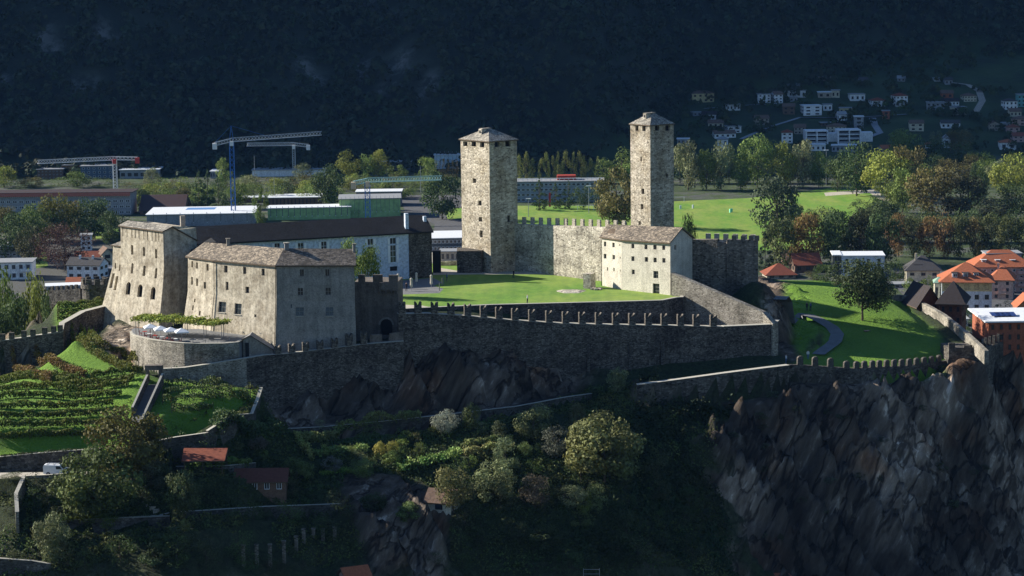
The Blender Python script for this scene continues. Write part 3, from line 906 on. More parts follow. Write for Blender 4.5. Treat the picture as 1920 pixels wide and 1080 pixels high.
def merlon_mesh(w, h, t, kind, mat):
    prof = {'tail': [(0, 0), (w, 0), (w, .97*h), (.86*w, h), (.72*w, .9*h), (.5*w, .60*h), (.28*w, .9*h), (.14*w, h), (0, .97*h)],
            'flat': [(0, 0), (w, 0), (w, h), (0, h)],
            'worn': [(0, 0), (w, 0), (w*.97, h*.85), (w*.7, h), (w*.3, h*.96), (w*.03, h*.8)]}[kind]
    mb = MB()
    a = [V(x - w/2, -t/2, z) for x, z in prof]; b = [p + V(0, t, 0) for p in a]
    c = len(a)
    mb.face(a); mb.face(list(reversed(b)))
    for i in range(c):
        j = (i+1) % c
        mb.face([a[j], a[i], b[i], b[j]])
    return mb.mesh('merlon', mat)
def wall(name, label, cat, tops, thick, zbot, mat, back=True, cop=None, merlons=None, mk=('tail', 1.3, 1.9, 0.5), mspots=None, group=None, front_merlons=True, drop=None):
    """free-standing wall: tops = points along the front top edge; thickness goes to the left of travel"""
    root = thing(name, label, cat, (tops[0].x, tops[0].y, tops[0].z - 3), group)
    mb = MB(); cb = MB()
    n = len(tops)
    nrm = []
    for i in range(n):
        a = tops[max(i-1, 0)]; b = tops[min(i+1, n-1)]
        d = V(b.x-a.x, b.y-a.y, 0).normalized()
        nrm.append(V(-d.y, d.x, 0) * thick)
    for i in range(n - 1):
        a, b = tops[i], tops[i+1]
        a2, b2 = a + nrm[i], b + nrm[i+1]
        bot = [V(p.x, p.y, zbot if drop is None else p.z - drop) for p in (a, b, b2, a2)]
        top = [a, b, b2, a2]
        mb.face([bot[0], bot[1], top[1], top[0]]); mb.face([bot[2], bot[3], top[3], top[2]]); mb.face(top)
        if i == 0: mb.face([bot[3], bot[0], top[0], top[3]])
        if i == n-2: mb.face([bot[1], bot[2], top[2], top[1]])
        if cop:
            o = nrm[i].normalized() * 0.06
            cb.hexa([a - o + V(0,0,.003), b - o + V(0,0,.003), b2 + o + V(0,0,.003), a2 + o + V(0,0,.003)], [p + V(0, 0, cop) for p in (a - o, b - o, b2 + o, a2 + o)])
    mb.build('masonry', mat, root)
    if cop: cb.build('coping', M_COPING, root)
    if mspots:
        me = merlon_mesh(mk[1], mk[2], mk[3], mk[0], mat)
        for (px, dz) in mspots:
            # find the segment seen in this pixel column
            best = None
            for i in range(n - 1):
                a, b = tops[i], tops[i+1]
                u, z = fuz(a, b, px, 540 + (a.z + b.z) * 0)
                if -0.02 <= u <= 1.02: best = (i, u)
            if best is None: continue
            i, u = best
            for _ in range(3):                      # settle the column for camera roll
                p = tops[i].lerp(tops[i+1], u)
                dd_ = CAMROT.transposed() @ (p - CAMLOC)
                py = 540 + FPX * dd_.y / dd_.z
                u, _z = fuz(tops[i], tops[i+1], px, py)
            p = tops[i].lerp(tops[i+1], u) + nrm[i].normalized() * (mk[3]/2 + .02 if front_merlons else thick - mk[3]/2)
            d = tops[i+1] - tops[i]
            s_h = 1.0 + dz
            place(me, 'merlon', root, (p.x, p.y, p.z + (cop or 0) - 0.05), math.atan2(d.y, d.x), (1, 1, s_h))
    return root
def roof_obj(name, faces, mat, parent, t=0.25, mat2=None):
    mb = MB()
    for f in faces: mb.slab(f, t, 0, 1)
    return mb.build(name, [mat, mat2 or M_WOOD], parent)
def chimney(parent, px, py0, py1, Y, w=0.7, mat=None, cap=True):
    a = P(px, py1, Y); b = P(px, py0, Y)
    mb = MB(); mb.box((a.x, a.y, a.z - .8), w, w, b.z - a.z + .8, 0.2, 0)
    if cap: mb.box((a.x, a.y, b.z), w*1.4, w*1.4, 0.12, 0.2, 1)
    return mb.build('chimney', [mat or M_WING_GREY, M_SLATE_G], parent)
xy = lambda p: (p[0], p[1])

# ------------------------------------------------------------------ west tower
Z = P(305.6, 433, 449).z
F = P(305.6, 433, 449); L = P(226, 422.5, 458.6)
TILT[0] = lambda x, y: (L.z - F.z) / (F.x - L.x) * (F.x - x)
d1 = (F - L).normalized(); bk = V(-d1.y, d1.x, 0)
R = F + bk * 7.8; Bk = L + bk * 7.8
t = thing('west_tower', 'tall battered ochre tower with slit row under narrow slate roof, far left of the castle', 'tower', (F.x, F.y, -8))
nout = V(-bk.x, -bk.y, 0)
def off(p, o, e=0): return (p.x + nout.x*o + (-d1.x)*e, p.y + nout.y*o + (-d1.y)*e)
def offR(p, o, e=0): return (p.x + nout.x*o + d1.x*e, p.y + nout.y*o + d1.y*e)
lev = [(-9, [off(L, 2.7, 0), offR(F, 2.7, .6), offR(R, 0, .6), off(Bk, 0, 0)]),
       (-2, [off(L, 1.9, 0), offR(F, 1.9, .5), offR(R, 0, .5), off(Bk, 0, 0)]),
       (3, [off(L, 1.0, 0), offR(F, 1.0, .4), offR(R, 0, .4), off(Bk, 0, 0)]),
       (7.6, [off(L, .2, 0), offR(F, .2, .2), offR(R, 0, .2), off(Bk, 0, 0)]),
       (Z, [xy(L), xy(F), xy(R), xy(Bk)])]
Zl = L.z; L = V(L.x, L.y, Z)
TILT[0] = lambda x, y: (Zl - Z) / (F.x - L.x) * (F.x - x)
h = wins(L, F, [(985,1003,235,310),(1073,1090,250,320),(1163,1180,265,337),(992,1008,372,450),(1080,1098,390,468),(1168,1185,408,485)], 0, 400, arch=True, dep=0.5)
h2 = wins(L, F, [(977,1008,512,606),(1062,1095,530,624),(1157,1190,548,642)], 0, 400, arch=True, dep=0.6)
sl = wins(L, F, [(x-5, x+6, 172+(x-225)*.13, 318+(x-225)*.16) for x in (225,283,350,395,448,515,567,628,680,722)], 200, 400, k=1/7.385, dep=0.6)
mb = MB()
op = shell(mb, lev, [0, 1, 2, 3], {0: h + h2 + sl}, cap=0)
mb.build('wall', M_WING, t)
panes([o for o in op if o[4] < 1.6 and o[5] < 3], t, bars=False, mats=[M_DARK])
panes([o for o in op if not (o[4] < 1.6 and o[5] < 3)], t, name='blind_niche', bars=False, mats=[M_WING_GREY])  # niche backs in the grey render: recess shade put into the colour
L.z = Zl; Bk = V(Bk.x, Bk.y, Zl)
r1 = L.lerp(Bk, .26) + V(0, 0, .75); r2 = F.lerp(R, .26) + V(0, 0, .75)
e = d1 * .35; g_ = nout * .35
Rl = R - V(0, 0, 2.4); Bl = Bk - V(0, 0, 2.4)
roof_obj('roof', [[L - e + g_, F + e + g_, r2 + e, r1 - e]], M_SLATE_G, t, .22)
roof_obj('rear_roof', [[r1 - e, r2 + e, Rl + e, Bl - e]], M_SLATE_G, t, .22)
mb = MB()                                   # gable infill
mb.face([F, R, r2])
mb.build('gable', M_WING, t)
mb = MB(); mb.face([L, Bk, r1]); mb.build('gable', M_WING, t)
mb = MB(); mb.box(P(343, 428, 456).to_tuple(), .9, .9, 2.4, .3, 0); mb.build('chimney', [M_WING_GREY], t)
# lower annex on its left, with two tall blind slots
TILT[0] = None
K = P(212, 459, 461.5); L2 = V(L.x + .6, L.y + .3, K.z)
t = thing('tower_annex', 'lower battered annex on left side of the west tower, two tall dark slots', 'tower', (K.x, K.y, -8))
dk = (L2 - K).normalized(); nk = V(dk.y, -dk.x, 0); K2 = K - nk*5; L3 = L2 - nk*5
def ok(p, o, e): return (p.x + nk.x*o - dk.x*e, p.y + nk.y*o - dk.y*e)
lev = [(-9, [ok(K, 3.0, 3.4), ok(L2, 3.0, 0), ok(L3, 0, 0), ok(K2, 0, 3.4)]), (-1, [ok(K, 1.6, 2.0), ok(L2, 1.6, 0), ok(L3, 0, 0), ok(K2, 0, 2.0)]),
       (6.5, [ok(K, .2, .2), ok(L2, .2, 0), ok(L3, 0, 0), ok(K2, 0, .2)]), (K.z, [xy(K), xy(L2), xy(L3), xy(K2)])]
mb = MB(); wk = wins(K, L2, [(872,880,372,415),(903,911,385,430)], 0, 400, dep=.5) + wins(K, L2, [(868,884,450,560),(896,911,470,575)], 0, 400, dep=.8)
op = shell(mb, lev, [0,1,2,3], {0: wk}, cap=0)
mb.build('wall', M_WING, t); panes(op, t, bars=False, mats=[M_DARK])
roof_obj('roof', [[K + nk*.3 - dk*.2 + V(0,0,.02), L2 + nk*.3 + V(0,0,.02), L3 + V(0,0,1.2), K2 - dk*.2 + V(0,0,1.2)]], M_SLATE_G, t, .2)

# ------------------------------------------------------------------ west wing
ZE = P(517.5, 498, 426).z
E = [P(352.5, 481, 442.5), P(402.5, 490.75, 436), P(517.5, 498, 426), P(664, 497.5, 427.5)]
_x2 = E[2].x; _cl = (E[0].z - ZE) / (E[0].x - _x2); _cr = (E[3].z - ZE) / (E[3].x - _x2)
TILT[0] = lambda x, y: (_cl if x < _x2 else _cr) * (x - _x2)
for p_ in E: p_.z = ZE
Em = V(E[0].x + .4, E[0].y + 6.0, ZE)
d3 = (E[3] - E[2]).normalized(); n3 = V(-d3.y, d3.x, 0)
E4 = E[3] + n3 * 8.5
dm = (E[2] - E[1]).normalized(); nm = V(-dm.y, dm.x, 0)
E5 = E[2] + (n3 + nm).normalized() * 8.8
d0_ = (E[1] - E[0]).normalized(); n0 = V(-d0_.y, d0_.x, 0)
E6 = E[0] + n0 * 7 + d0_ * 2.5
t = thing('west_wing', 'long battered residential wing with worn ochre render and rubble slate roof, bent in three fronts', 'building', (E[2].x, E[2].y, -8))
poly = [E[0], E[1], E[2], E[3], E4, E5, E6]
cen = sum(poly, V(0, 0, 0)) / 7
def spread(k, o):
    """offset the three front sides outward by o metres"""
    ns = [-n0, -nm, -n3]
    res = []
    for i, p in enumerate(poly):
        if i == 0: v = ns[0] * 1.0 - d0_ * .6
        elif i == 1: v = (ns[0] + ns[1]).normalized()
        elif i == 2: v = (ns[1] + ns[2]).normalized()
        elif i == 3: v = ns[2]
        else: v = V(0, 0, 0)
        res.append((p.x + v.x*o, p.y + v.y*o))
    return res
lev = [(-6.5, spread(0, 1.7)), (-5, spread(0, 1.5)), (0.5, spread(0, .8)), (4.5, spread(0, .2)), (ZE, spread(0, 0))]
def W(a, b, bx, **k): return wins(a, b, bx, 320, 420, **k)
hs = {0: W(E[0], E[1], [(157,170,278,325),(193,206,288,335),(270,286,300,350),(160,173,397,455),(196,211,408,465),(253,270,435,485),(194,204,560,585),(190,199,608,645),(241,254,650,685)]),
      1: W(E[1], E[2], [(402,428,312,365),(543,567,322,375),(682,706,335,387),(416,438,433,495),(565,592,470,518),(374,429,582,660),(493,544,595,675),(641,656,674,695)]),
      2: W(E[2], E[3], [(970,1000,340,392),(1160,1192,340,390),(955,995,480,535),(1162,1202,478,532),(943,1003,623,685),(1165,1222,623,685),(905,915,600,628)])}
mb = MB(); op1 = shell(mb, lev, [0, 1], hs, depth=.5)
mb.build('ochre_wall', M_WING, t)
mb = MB(); op2 = shell(mb, lev, [2, 3, 4, 5, 6], hs, depth=.5)
mb.build('shade_toned_wall', M_WING_GREY, t)  # same render as the ochre fronts, with the unlit side's shade in its colour
panes(op1 + op2, t)
for o_ in op1 + op2:                              # pale stone sills
    if o_[4] > 1.0:
        a, b = o_[1][0], o_[1][1]
        mb = MB(); mb.beam(a - o_[2]*.05 - V(0,0,.06), b - o_[2]*.05 - V(0,0,.06), .22, .12); mb.build('sill', M_COPING, t)
def tl(p): return V(p.x, p.y, p.z + tilt(p.x, p.y))
RZ_ = P(532, 465, 430.5).z
RA = P(383, 454, 445); RB = P(532, 465.5, 430.5); RC = E[3].lerp(E4, .5); RC = P(664, 466.5, 431.7)
E[3] = tl(E[3]); E4 = tl(E4); E[2] = tl(E[2]); E[1] = tl(E[1]); E[0] = tl(E[0]); E5 = tl(E5); E6 = tl(E6)
ov = .4; up = V(0, 0, .06)
e0 = E[0] - n0*ov - d0_*.3 + up; e1 = E[1] - (n0+nm).normalized()*ov + up; e2 = E[2] - (nm+n3).normalized()*ov + up; e3 = E[3] - n3*ov + d3*.3 + up
roof_obj('ochre_roof', [[e0, e1, RA.lerp(RB, .12), RA], [e1, e2, RB, RA.lerp(RB, .12)]], M_SLATE, t)
roof_obj('shade_toned_roof', [[e2, e3, RC + d3*.3, RB]], slates('shade_toned_slates', (0.24, 0.20, 0.16), (0.09, 0.075, 0.06), .5), t)  # darker copy of the slates: weaker light on this slope put into the colour
roof_obj('rear_roof', [[RC + d3*.3, E4 + d3*.3 + n3*ov, E5 + n3*ov, RB], [RB, E5 + nm*ov, E6 + n0*ov, RA], [RA, E6 + n0*.2, e0]], M_DARKROOF, t)
mb = MB(); mb.face([E[3], E4, RC]); mb.face([E[3]+d3*.01, E4+d3*.01, RC+d3*.01]); mb.build('gable', M_WING_GREY, t)
chimney(t, 428, 448, 459, 440, .6); chimney(t, 537.5, 456, 467, 430.5, .75, M_FRAME); chimney(t, 664, 458, 466, 431, .5, M_FRAME)
for px_ in (401.5, 516):                          # drain pipes at the two bends
    mb = MB()
    k_ = 1 if px_ < 450 else 2
    pp = [(lev[j][1][k_], lev[j][0]) for j in range(4, -1, -1)]
    mb.tube([(q[0] - .12, q[1] - .14, z_) for q, z_ in pp], [.07]*5, 6); mb.build('drain_pipe', M_DARK, t)
TILT[0] = None
# dark link between the tower and the wing
t = thing('link_building', 'narrow shaded link with dark roof squeezed between west tower and ochre wing', 'building', (Em.x, Em.y, -6))
a = E[0] + V(.6, 1.2, 0); b = R + V(-.8, .3, 0)
mb = MB(); pl = [(R.x - 1, R.y - 1.2), (E[0].x + .35, E[0].y + .8), (E6.x - .5, E6.y), (R.x + 2, R.y + 6)]
mb.prism(pl, -9, ZE - .3); mb.build('wall', M_WING_GREY, t)
zz = ZE - .2
roof_obj('roof', [[V(*pl[0], zz), V(*pl[1], zz), V(*pl[2], zz + 1.2), V(*pl[3], zz + 1.4)]], M_DARKROOF, t)

# ------------------------------------------------------------------ long palace wing with black roof
ZP = 9.6
P1 = G(766, 435.5, ZP); P0 = G(380, 456.5, ZP)
dp = (P1 - P0).normalized(); npp = V(-dp.y, dp.x, 0)
P0 = P0 - dp * 4
P2 = P1 + dp * 4.9; 
t = thing('palace_wing', 'long two-storey wing with black slate roof and pale blue white front with shuttered windows', 'building', (P1.x, P1.y, 0))
DP = 10.0
lev = [(-.6, [xy(P0), xy(P1), xy(P1 + npp*DP), xy(P0 + npp*DP)]), (ZP, [xy(P0), xy(P1), xy(P1 + npp*DP), xy(P0 + npp*DP)])]
wb = [(780,820,145,205),(955,997,143,205),(1130,1170,132,200),(1478,1518,112,158),(1478,1520,170,285),(1645,1690,105,150),(1648,1690,160,288),(1645,1700,318,352)]
hw = wins(P0, P1, wb, 320, 420, dep=.3)
mb = MB(); op = shell(mb, lev, [0, 1, 2, 3], {0: hw})
mb.build('wall', M_BLUEWHITE, t); panes(op[:7], t, mats=[M_GLASS, M_WHITE]); panes(op[7:], t, name='door', bars=False, mats=[M_DARK])
for k, o_ in enumerate(op[:7]):
    A, B, C, D = o_[1]; n_o = -o_[2]
    for a, c, s in ((A, D, -1), (B, C, 1)):
        w_ = .55; q = dp * w_ * s
        mb = MB(); f_ = [a + n_o*.03 + q*.08, a + n_o*.03 + q, c + n_o*.03 + q, c + n_o*.03 + q*.08]
        mb.face(f_); mb.face([p_ + n_o*.05 for p_ in f_])
        for i_ in range(4): mb.face([f_[i_], f_[(i_+1) % 4], f_[(i_+1) % 4] + n_o*.05, f_[i_] + n_o*.05])
        mb.build('shutter', M_WHITE, t)
rz = ZP + 2.9
ra = P0 + npp*DP/2 + V(0,0,2.9); rb = P2 + npp*DP/2 + V(0,0,2.9)
roof_obj('roof', [[P0 - npp*.6, P2 - npp*.6 + dp*.3, rb + dp*.3, ra], [ra, rb + dp*.3, P2 + npp*(DP+.6) + dp*.3, P0 + npp*(DP+.6)]], M_DARKROOF, t, .3, M_DARK)
lev = [(-.6, [xy(P1 + dp*.01 - npp*.15), xy(P2 - npp*.15), xy(P2 + npp*DP), xy(P1 + dp*.01 + npp*DP)]), (ZP + .0, [xy(P1 + dp*.01 - npp*.15), xy(P2 - npp*.15), xy(P2 + npp*DP), xy(P1 + dp*.01 + npp*DP)])]
mb = MB(); shell(mb, lev, [0, 1, 2, 3]); mb.face([P2 - npp*.15, P2 + npp*DP, rb]); mb.build('stone_end', M_OUTER, t)
q = P1 + npp*1.0 - dp*.1
mb = MB(); mb.box((q.x, q.y, ZP + .2), .7, .9, 3.6, math.atan2(dp.y, dp.x)); mb.build('chimney', M_BLUEWHITE, t)
q = P2 + npp*3.0 - dp*.4
mb = MB(); mb.box((q.x, q.y, ZP + 1.2), .6, .7, 1.6, math.atan2(dp.y, dp.x)); mb.build('chimney', M_BLUEWHITE, t)

# ------------------------------------------------------------------ the two keeps
def keep(name, label, F, s, s2, dl, dr, mat, wl, wr, apex, dormer_px):
    Lc = F + dl * s; Rc = F + dr * s2; Bc = F + dl * s + dr * s2
    t = thing(name, label, 'tower', (F.x, F.y, -1))
    q = [Lc, F, Rc, Bc]
    c = (Lc + Rc) / 2
    def flare(o): return [(p.x + (p.x-c.x)*o, p.y + (p.y-c.y)*o) for p in q]
    lev = [(-1.5, flare(.06)), (2.2, flare(.02)), (6, flare(0)), (F.z, flare(0))]
    hl = wins(Lc, F, wl, 800, 200, dep=.7); hr = wins(F, Rc, wr, 800, 200, dep=.7)
    mb = MB(); op = shell(mb, lev, [0, 1, 2, 3], {0: hl, 1: hr})
    mb.build('masonry', mat, t)
    for o_ in op:
        panes([o_], t, name='embrasure' if o_[1][0].z > F.z - 3 else 'window', bars=False, mats=[M_DARK])
    ap = V(c.x, c.y, apex)
    ev = [p + (V(p.x-c.x, p.y-c.y, 0)) * .07 + V(0, 0, .05) for p in q]
    mb = MB()
    for i in range(4): mb.face([ev[i], ev[(i+1) % 4], ap])
    mb.face([p - V(0,0,.02) for p in ev], 1)
    low = [p - V(0,0,.22) for p in ev]
    for i in range(4): mb.face([low[i], low[(i+1)%4], ev[(i+1)%4], ev[i]], 1)
    mb.face(low, 1)
    r = mb.build('roof', [M_SLATE_G, M_WOOD], t)
    m_ = (Lc + F)/2; m_ = V(m_.x, m_.y, F.z).lerp(ap, .60)
    ang = math.atan2((F-Lc).y, (F-Lc).x)
    mb = MB(); mb.box((m_.x, m_.y, m_.z - .5), 1.0, 1.5, 1.25, ang, 0)
    nn = V((F-Lc).y, -(F-Lc).x, 0).normalized()
    mb.box((m_.x + nn.x*.72, m_.y + nn.y*.72, m_.z - .1), .55, .12, .6, ang, 2)
    top = m_.lerp(ap, .45)
    mb.box((top.x, top.y, m_.z + .76), 1.25, 2.4, .14, ang, 1)
    mb.build('dormer', [M_CURTAIN, M_SLATE_G, M_DARK], r)
    return t, q
FT = P(917, 265.5, 495)
keep('white_tower', 'massive square pale tower at left end of the courtyard wall, pyramid slate roof', FT, 9.75, 7.3, V(-.62, .785, 0), V(.785, .62, 0), M_TOWER_W,
     [(273,305,262,296),(337,370,260,299),(400,432,262,305),(345,370,538,573),(387,412,705,742),(390,415,828,863),(397,420,928,980)],
     [(510,545,260,303),(590,630,257,299),(606,628,815,865)], 29.9, None)
FB = P(1219, 235, 515)
keep('black_tower', 'slender square tower standing behind the pale house, right of the two tall towers', FB, 6.65, 6.65, V(-.6, .8, 0), V(.8, .6, 0), M_TOWER_B,
     [(1565,1588,141,181),(1617,1642,141,184),(1603,1614,378,408),(1610,1632,615,655),(1606,1625,730,770),(1588,1606,858,888)],
     [(1712,1745,141,181),(1790,1825,139,181),(1795,1812,503,533)], FB.z + 2.6, None)

# ------------------------------------------------------------------ courtyard wall and house
CA = V(-2.2, 502.0, P(955, 419, 502).z); CB = P(1128, 426.5, 480)
cdir = (CB - CA).normalized(); CB2 = CB + cdir * 6
wall('courtyard_wall', 'high pale rubble wall between the left tower and the pale house, row of merlons on top', 'wall', [CA, CB2], 1.6, -1, M_CURTAIN,
     mspots=[(974 + 15.6*k, 0) for k in range(13)], mk=('flat', .85, 1.45, .45), front_merlons=False)
H0 = P(1129, 541, 473.5); H1 = P(1166, 546.5, 467.5); H2 = G(1257, 553.5, 0)
TILT[0] = lambda x, y: .037 * (x - H2.x) if x < H2.x else 0
H0.z = H1.z = 0
ZH = 10.2
H3 = G(1298, 446, ZH); H3.z = 0; H4 = H3 + (H1 - H2) * 1.25
t = thing('courtyard_house', 'pale rendered three-storey house with grey slate roof at right end of the lawn', 'house', (H1.x, H1.y, 0))
lev = [(-1, [xy(p) for p in (H0, H1, H2, H3, H4)]), (ZH, [xy(p) for p in (H0, H1, H2, H3, H4)])]
def W4(a, b, bx, **k): return wins(a, b, bx, 1080, 400, **k)
hs = {0: W4(H0, H1, [(208,226,212,248),(272,290,220,255),(325,332,230,245),(208,228,304,340),(274,292,312,346),(328,335,325,340),(232,241,405,430),(280,290,408,435),(331,336,422,437)], dep=.4),
      1: W4(H1, H2, [(415,437,228,263),(513,536,235,270),(579,604,237,272),(646,669,240,275),(415,438,322,358),(515,540,328,364),(581,605,333,368),(647,671,336,371),(418,440,422,457),(580,617,433,487),(576,626,527,610)], dep=.4),
      2: W4(H2, H3, [(738,752,238,275)], dep=.4)}
mb = MB(); op = shell(mb, lev, [0, 1, 2, 3, 4], hs)
z_ = lambda p, z: V(p.x, p.y, z)
zt_ = lambda p, z: V(p.x, p.y, z + tilt(p.x, p.y))
RG = z_((H2 + H3)/2, 12.7); RH = P(1139, 420.5, 476)
mb.face([z_(H2, ZH), z_(H3, ZH), RG])
mb.build('wall', M_HOUSE, t)
panes([o for o in op if o[5] < 3], t); panes([o for o in op if o[5] >= 3], t, name='door', bars=False, mats=[M_DARK])
dh = (H2 - H1).normalized(); nh = V(-dh.y, dh.x, 0); o5 = .4
a = zt_(H0, ZH) - nh*.3 - dh*.4 + up; b = zt_(H1, ZH) - nh*.45 + up; c = z_(H2, ZH) - nh*.45 + dh*.3 + up; d = z_(H3, ZH) + nh*.4 + dh*.3 + up; f = zt_(H4, ZH) + nh*.4 + up
TILT[0] = None
roof_obj('roof', [[a, b, RH.lerp(RG, .22), RH], [b, c, RG + dh*.3, RH.lerp(RG, .22)], [RG + dh*.3, d, f, RH], [RH, f, a]], M_SLATE, t)
mb = MB(); q = z_(H0, 0) - nh*.05 - dh*.05
mb.tube([q - dh*.1 + V(0,0,ZH), q - dh*.1], [.07, .07], 6); mb.build('drain_pipe', M_DARK, t)
mb = MB(); q = z_(H2, ZH+1.4) + V(1.0,1.3,0); 

# ruined wall right of the house
t = None
RA1 = z_(H3, 10.2) + V(-.2, .3, 0); RB1 = P(1421, 451, 463)
tops = [RA1 + V(0, 0, -.4), P(1345, 449, 464.5), P(1346, 454, 464.5), P(1362, 456, 464.5), P(1363, 449, 464), RB1]
wall('ruined_wall', 'tall dark ruined wall on bare rock right of the pale house, jagged top', 'wall', tops, 1.4, -9, M_MID,
     mspots=[(1376, -.1), (1393, -.15), (1408, -.05), (1419, 0)], mk=('flat', .9, 1.0, .5))
back = [P(1318, 449, 474), P(1419, 451.5, 473)]
wall('rear_ruined_wall', 'sunlit merlon row seen behind the jagged ruined wall', 'wall', back, .9, -9, M_CURTAIN,
     mspots=[(1328, 0), (1344, 0), (1361, 0), (1379, 0), (1396, 0), (1412, 0)], mk=('flat', 1.05, 1.25, .6))
e1_ = [V(RB1.x - .1, RB1.y + 1.0, RB1.z - 1.2), V(P(1419,451,473).x, 474.2, RB1.z - 1.4)]
wall('ruined_cross_wall', 'short end wall closing the ruin beside the dark conifer', 'wall', e1_, .9, -9, M_ROUGH)

# descending wall down to the front corner
DA = P(1259, 512, 457.8); DB = P(1430, 585.5, 445.5); DC = P(1449, 607, 443)
wall('descending_wall', 'sunlit rubble wall sloping down from the pale house to the front corner', 'wall', [DA, DB, DC], 1.3, -11, M_TERR, cop=None)
# retaining wall of the lawn
rt = [G(x, y, .12) for x, y in ((738,580.5),(800,577.3),(920,572),(1060,568.5),(1195,565),(1242,563.5),(1270,558),(1281,557.5))]
rt.append(V(rt[-1].x + .6, rt[-1].y + 6, .1))
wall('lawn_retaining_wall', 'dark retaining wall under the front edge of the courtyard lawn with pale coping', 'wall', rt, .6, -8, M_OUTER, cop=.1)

# ------------------------------------------------------------------ big front wall
fy_w = lambda x: 428.5 + (x - 747) * .0205
FC = P(1357, 613, 441); FR = P(1452, 608.5, 443.5)
F0 = P(747, 589, 428.5)
ft = [F0] + [P(x, y, fy_w(x)) for x, y in ((800,587.8),(870,592),(960,600.6),(1055,606.7),(1150,609.3),(1240,610.5))] + [FC]
ms = [748,778,809,840,871,901,930,960,992,1024,1055,1086,1117,1149,1179.5,1210,1240,1270.5,1300,1332]
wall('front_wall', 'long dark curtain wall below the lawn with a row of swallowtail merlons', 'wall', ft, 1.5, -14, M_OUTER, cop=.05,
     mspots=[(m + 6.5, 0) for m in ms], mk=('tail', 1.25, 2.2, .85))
wall('corner_bastion_wall', 'right end of the dark front wall turning the corner, without merlons', 'wall', [FC + V(.02, .01, .04), FR, FR + V(2.0, 9, -.5)], 1.4, -14, M_OUTER, cop=.08)
BUT = None
for k, (px, w) in enumerate(((1104, .5), (1182, .5), (1243, .6))):      # shallow buttresses at its foot
    q = fuz(ft[4], ft[6], px, 700)
    p = ft[4].lerp(ft[6], q[0])
    mb = MB(); mb.box((p.x, p.y - .12, -14), w, .5, 8.2, -.03); tag(mb.build('buttress', M_OUTER), 'thin pilaster at foot of the front wall, %s of three' % ('leftmost', 'middle', 'rightmost')[k], 'buttress', 'pilasters of the front wall')

# ------------------------------------------------------------------ lower left wall, gate tower, terrace
ot = [P(297, 692.5, 415), P(345, 690, 415.5), P(400, 682, 417), P(462, 672, 418.5)]
wall('lower_wall', 'low wall with pale coping climbing from the stairway to the terrace foot', 'wall', ot, .9, -17, M_TERR, cop=.08)
ot2 = [P(462, 672, 418.5) + V(.02,0,0), P(495, 666.3, 420), P(537, 663.3, 421.5), P(597, 656.2, 423.5), P(650, 649.8, 425), P(677, 646.4, 426), P(705, 644, 426.5), P(757, 640, 427.5)]
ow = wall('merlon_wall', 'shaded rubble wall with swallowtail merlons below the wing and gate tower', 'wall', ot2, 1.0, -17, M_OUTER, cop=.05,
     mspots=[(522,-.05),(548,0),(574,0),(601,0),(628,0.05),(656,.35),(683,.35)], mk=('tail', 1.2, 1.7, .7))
wall('gate_parapet', 'blocky stepped parapet in front of the arched gate', 'wall', [P(693, 628, 427.4), P(716, 627, 427.7), P(717, 640, 427.7), P(729, 640, 428), P(730, 626, 428), P(756, 621, 428.2)], .8, -9, M_GATE,
     mspots=None)
wall('side_wall', 'short wall closing the corner between merlon wall and front wall', 'wall', [P(756.5, 622, 428.2), V(P(756.5, 622, 428.2).x + 1.0, 441, P(756.5, 622, 428.2).z + 1)], .8, -16, M_OUTER)
GA = P(664, 529, 435.2); GB = P(745.5, 528, 434.5); GB.z = GA.z
t = thing('gate_tower', 'square gate tower with arched dark doorway and corbelled corner box', 'tower', (GA.x, GA.y, -9))
gd = (GB - GA).normalized(); gn = V(-gd.y, gd.x, 0)
pl = [xy(GA), xy(GB), xy(GB + gn*7), xy(GA + gn*7)]
door = wins(GA, GB, [(1573,1663,712,835)], 320, 420, arch=True, dep=1.0)
mb = MB(); op = shell(mb, [(-12, pl), (GA.z, pl)], [0, 1, 2, 3], {0: door}, cap=0)
mb.build('masonry', M_GATE, t); panes(op, t, name='door', bars=False, mats=[M_DARK])
A, B = op[0][1][0], op[0][1][1]                   # dressed stones round the arch
pr = op[0][1]
for k in range(2, len(pr) - 1):
    a, b = pr[k], pr[k+1]; c0 = (pr[0] + pr[1] + pr[2] + pr[-1]) / 4; c0.z = pr[2].z
    oa = (a - c0).normalized() * .35; ob = (b - c0).normalized() * .35
    mb = MB(); fr = [a - gn*.05, b - gn*.05, b + ob - gn*.05, a + oa - gn*.05]
    mb.face(fr); [mb.face([fr[i], fr[(i+1) % 4], fr[(i+1) % 4] + gn*.05, fr[i] + gn*.05]) for i in range(4)]
    mb.build('arch_stone', M_WING_GREY, t)
for (x0, x1) in ((671.5, 684), (699, 717)):
    a = fuz(GA, GB, x0, 522)[0]; b = fuz(GA, GB, x1, 522)[0]
    pa, pb = GA.lerp(GB, a), GA.lerp(GB, b)
    mb = MB(); c_ = (pa+pb)/2 + gn*.3; mb.box((c_.x, c_.y, GA.z - .01), (pb-pa).length, .6, 1.35, math.atan2(gd.y, gd.x)); mb.build('merlon', M_GATE, t)
a = GA.lerp(GB, fuz(GA, GB, 711.5, 540)[0]) - gn*.65; b = GB - gn*.65 + gd*.1
zt = P(728, 516, 434).z; zb = P(728, 545, 434).z
mb = MB(); pl = [a, b, b + gn*.66, a + gn*.66]
mb.hexa([z_(p, zb) for p in pl], [z_(p, GA.z) for p in pl]); 
q0 = a.lerp(b, .5) + gd*.1
pl = [q0, b, b + gn*.66, q0 + gn*.66]; mb.hexa([z_(p, GA.z) for p in pl], [z_(p, zt) for p in pl])
mb.build('corner_box', M_GATE, t)
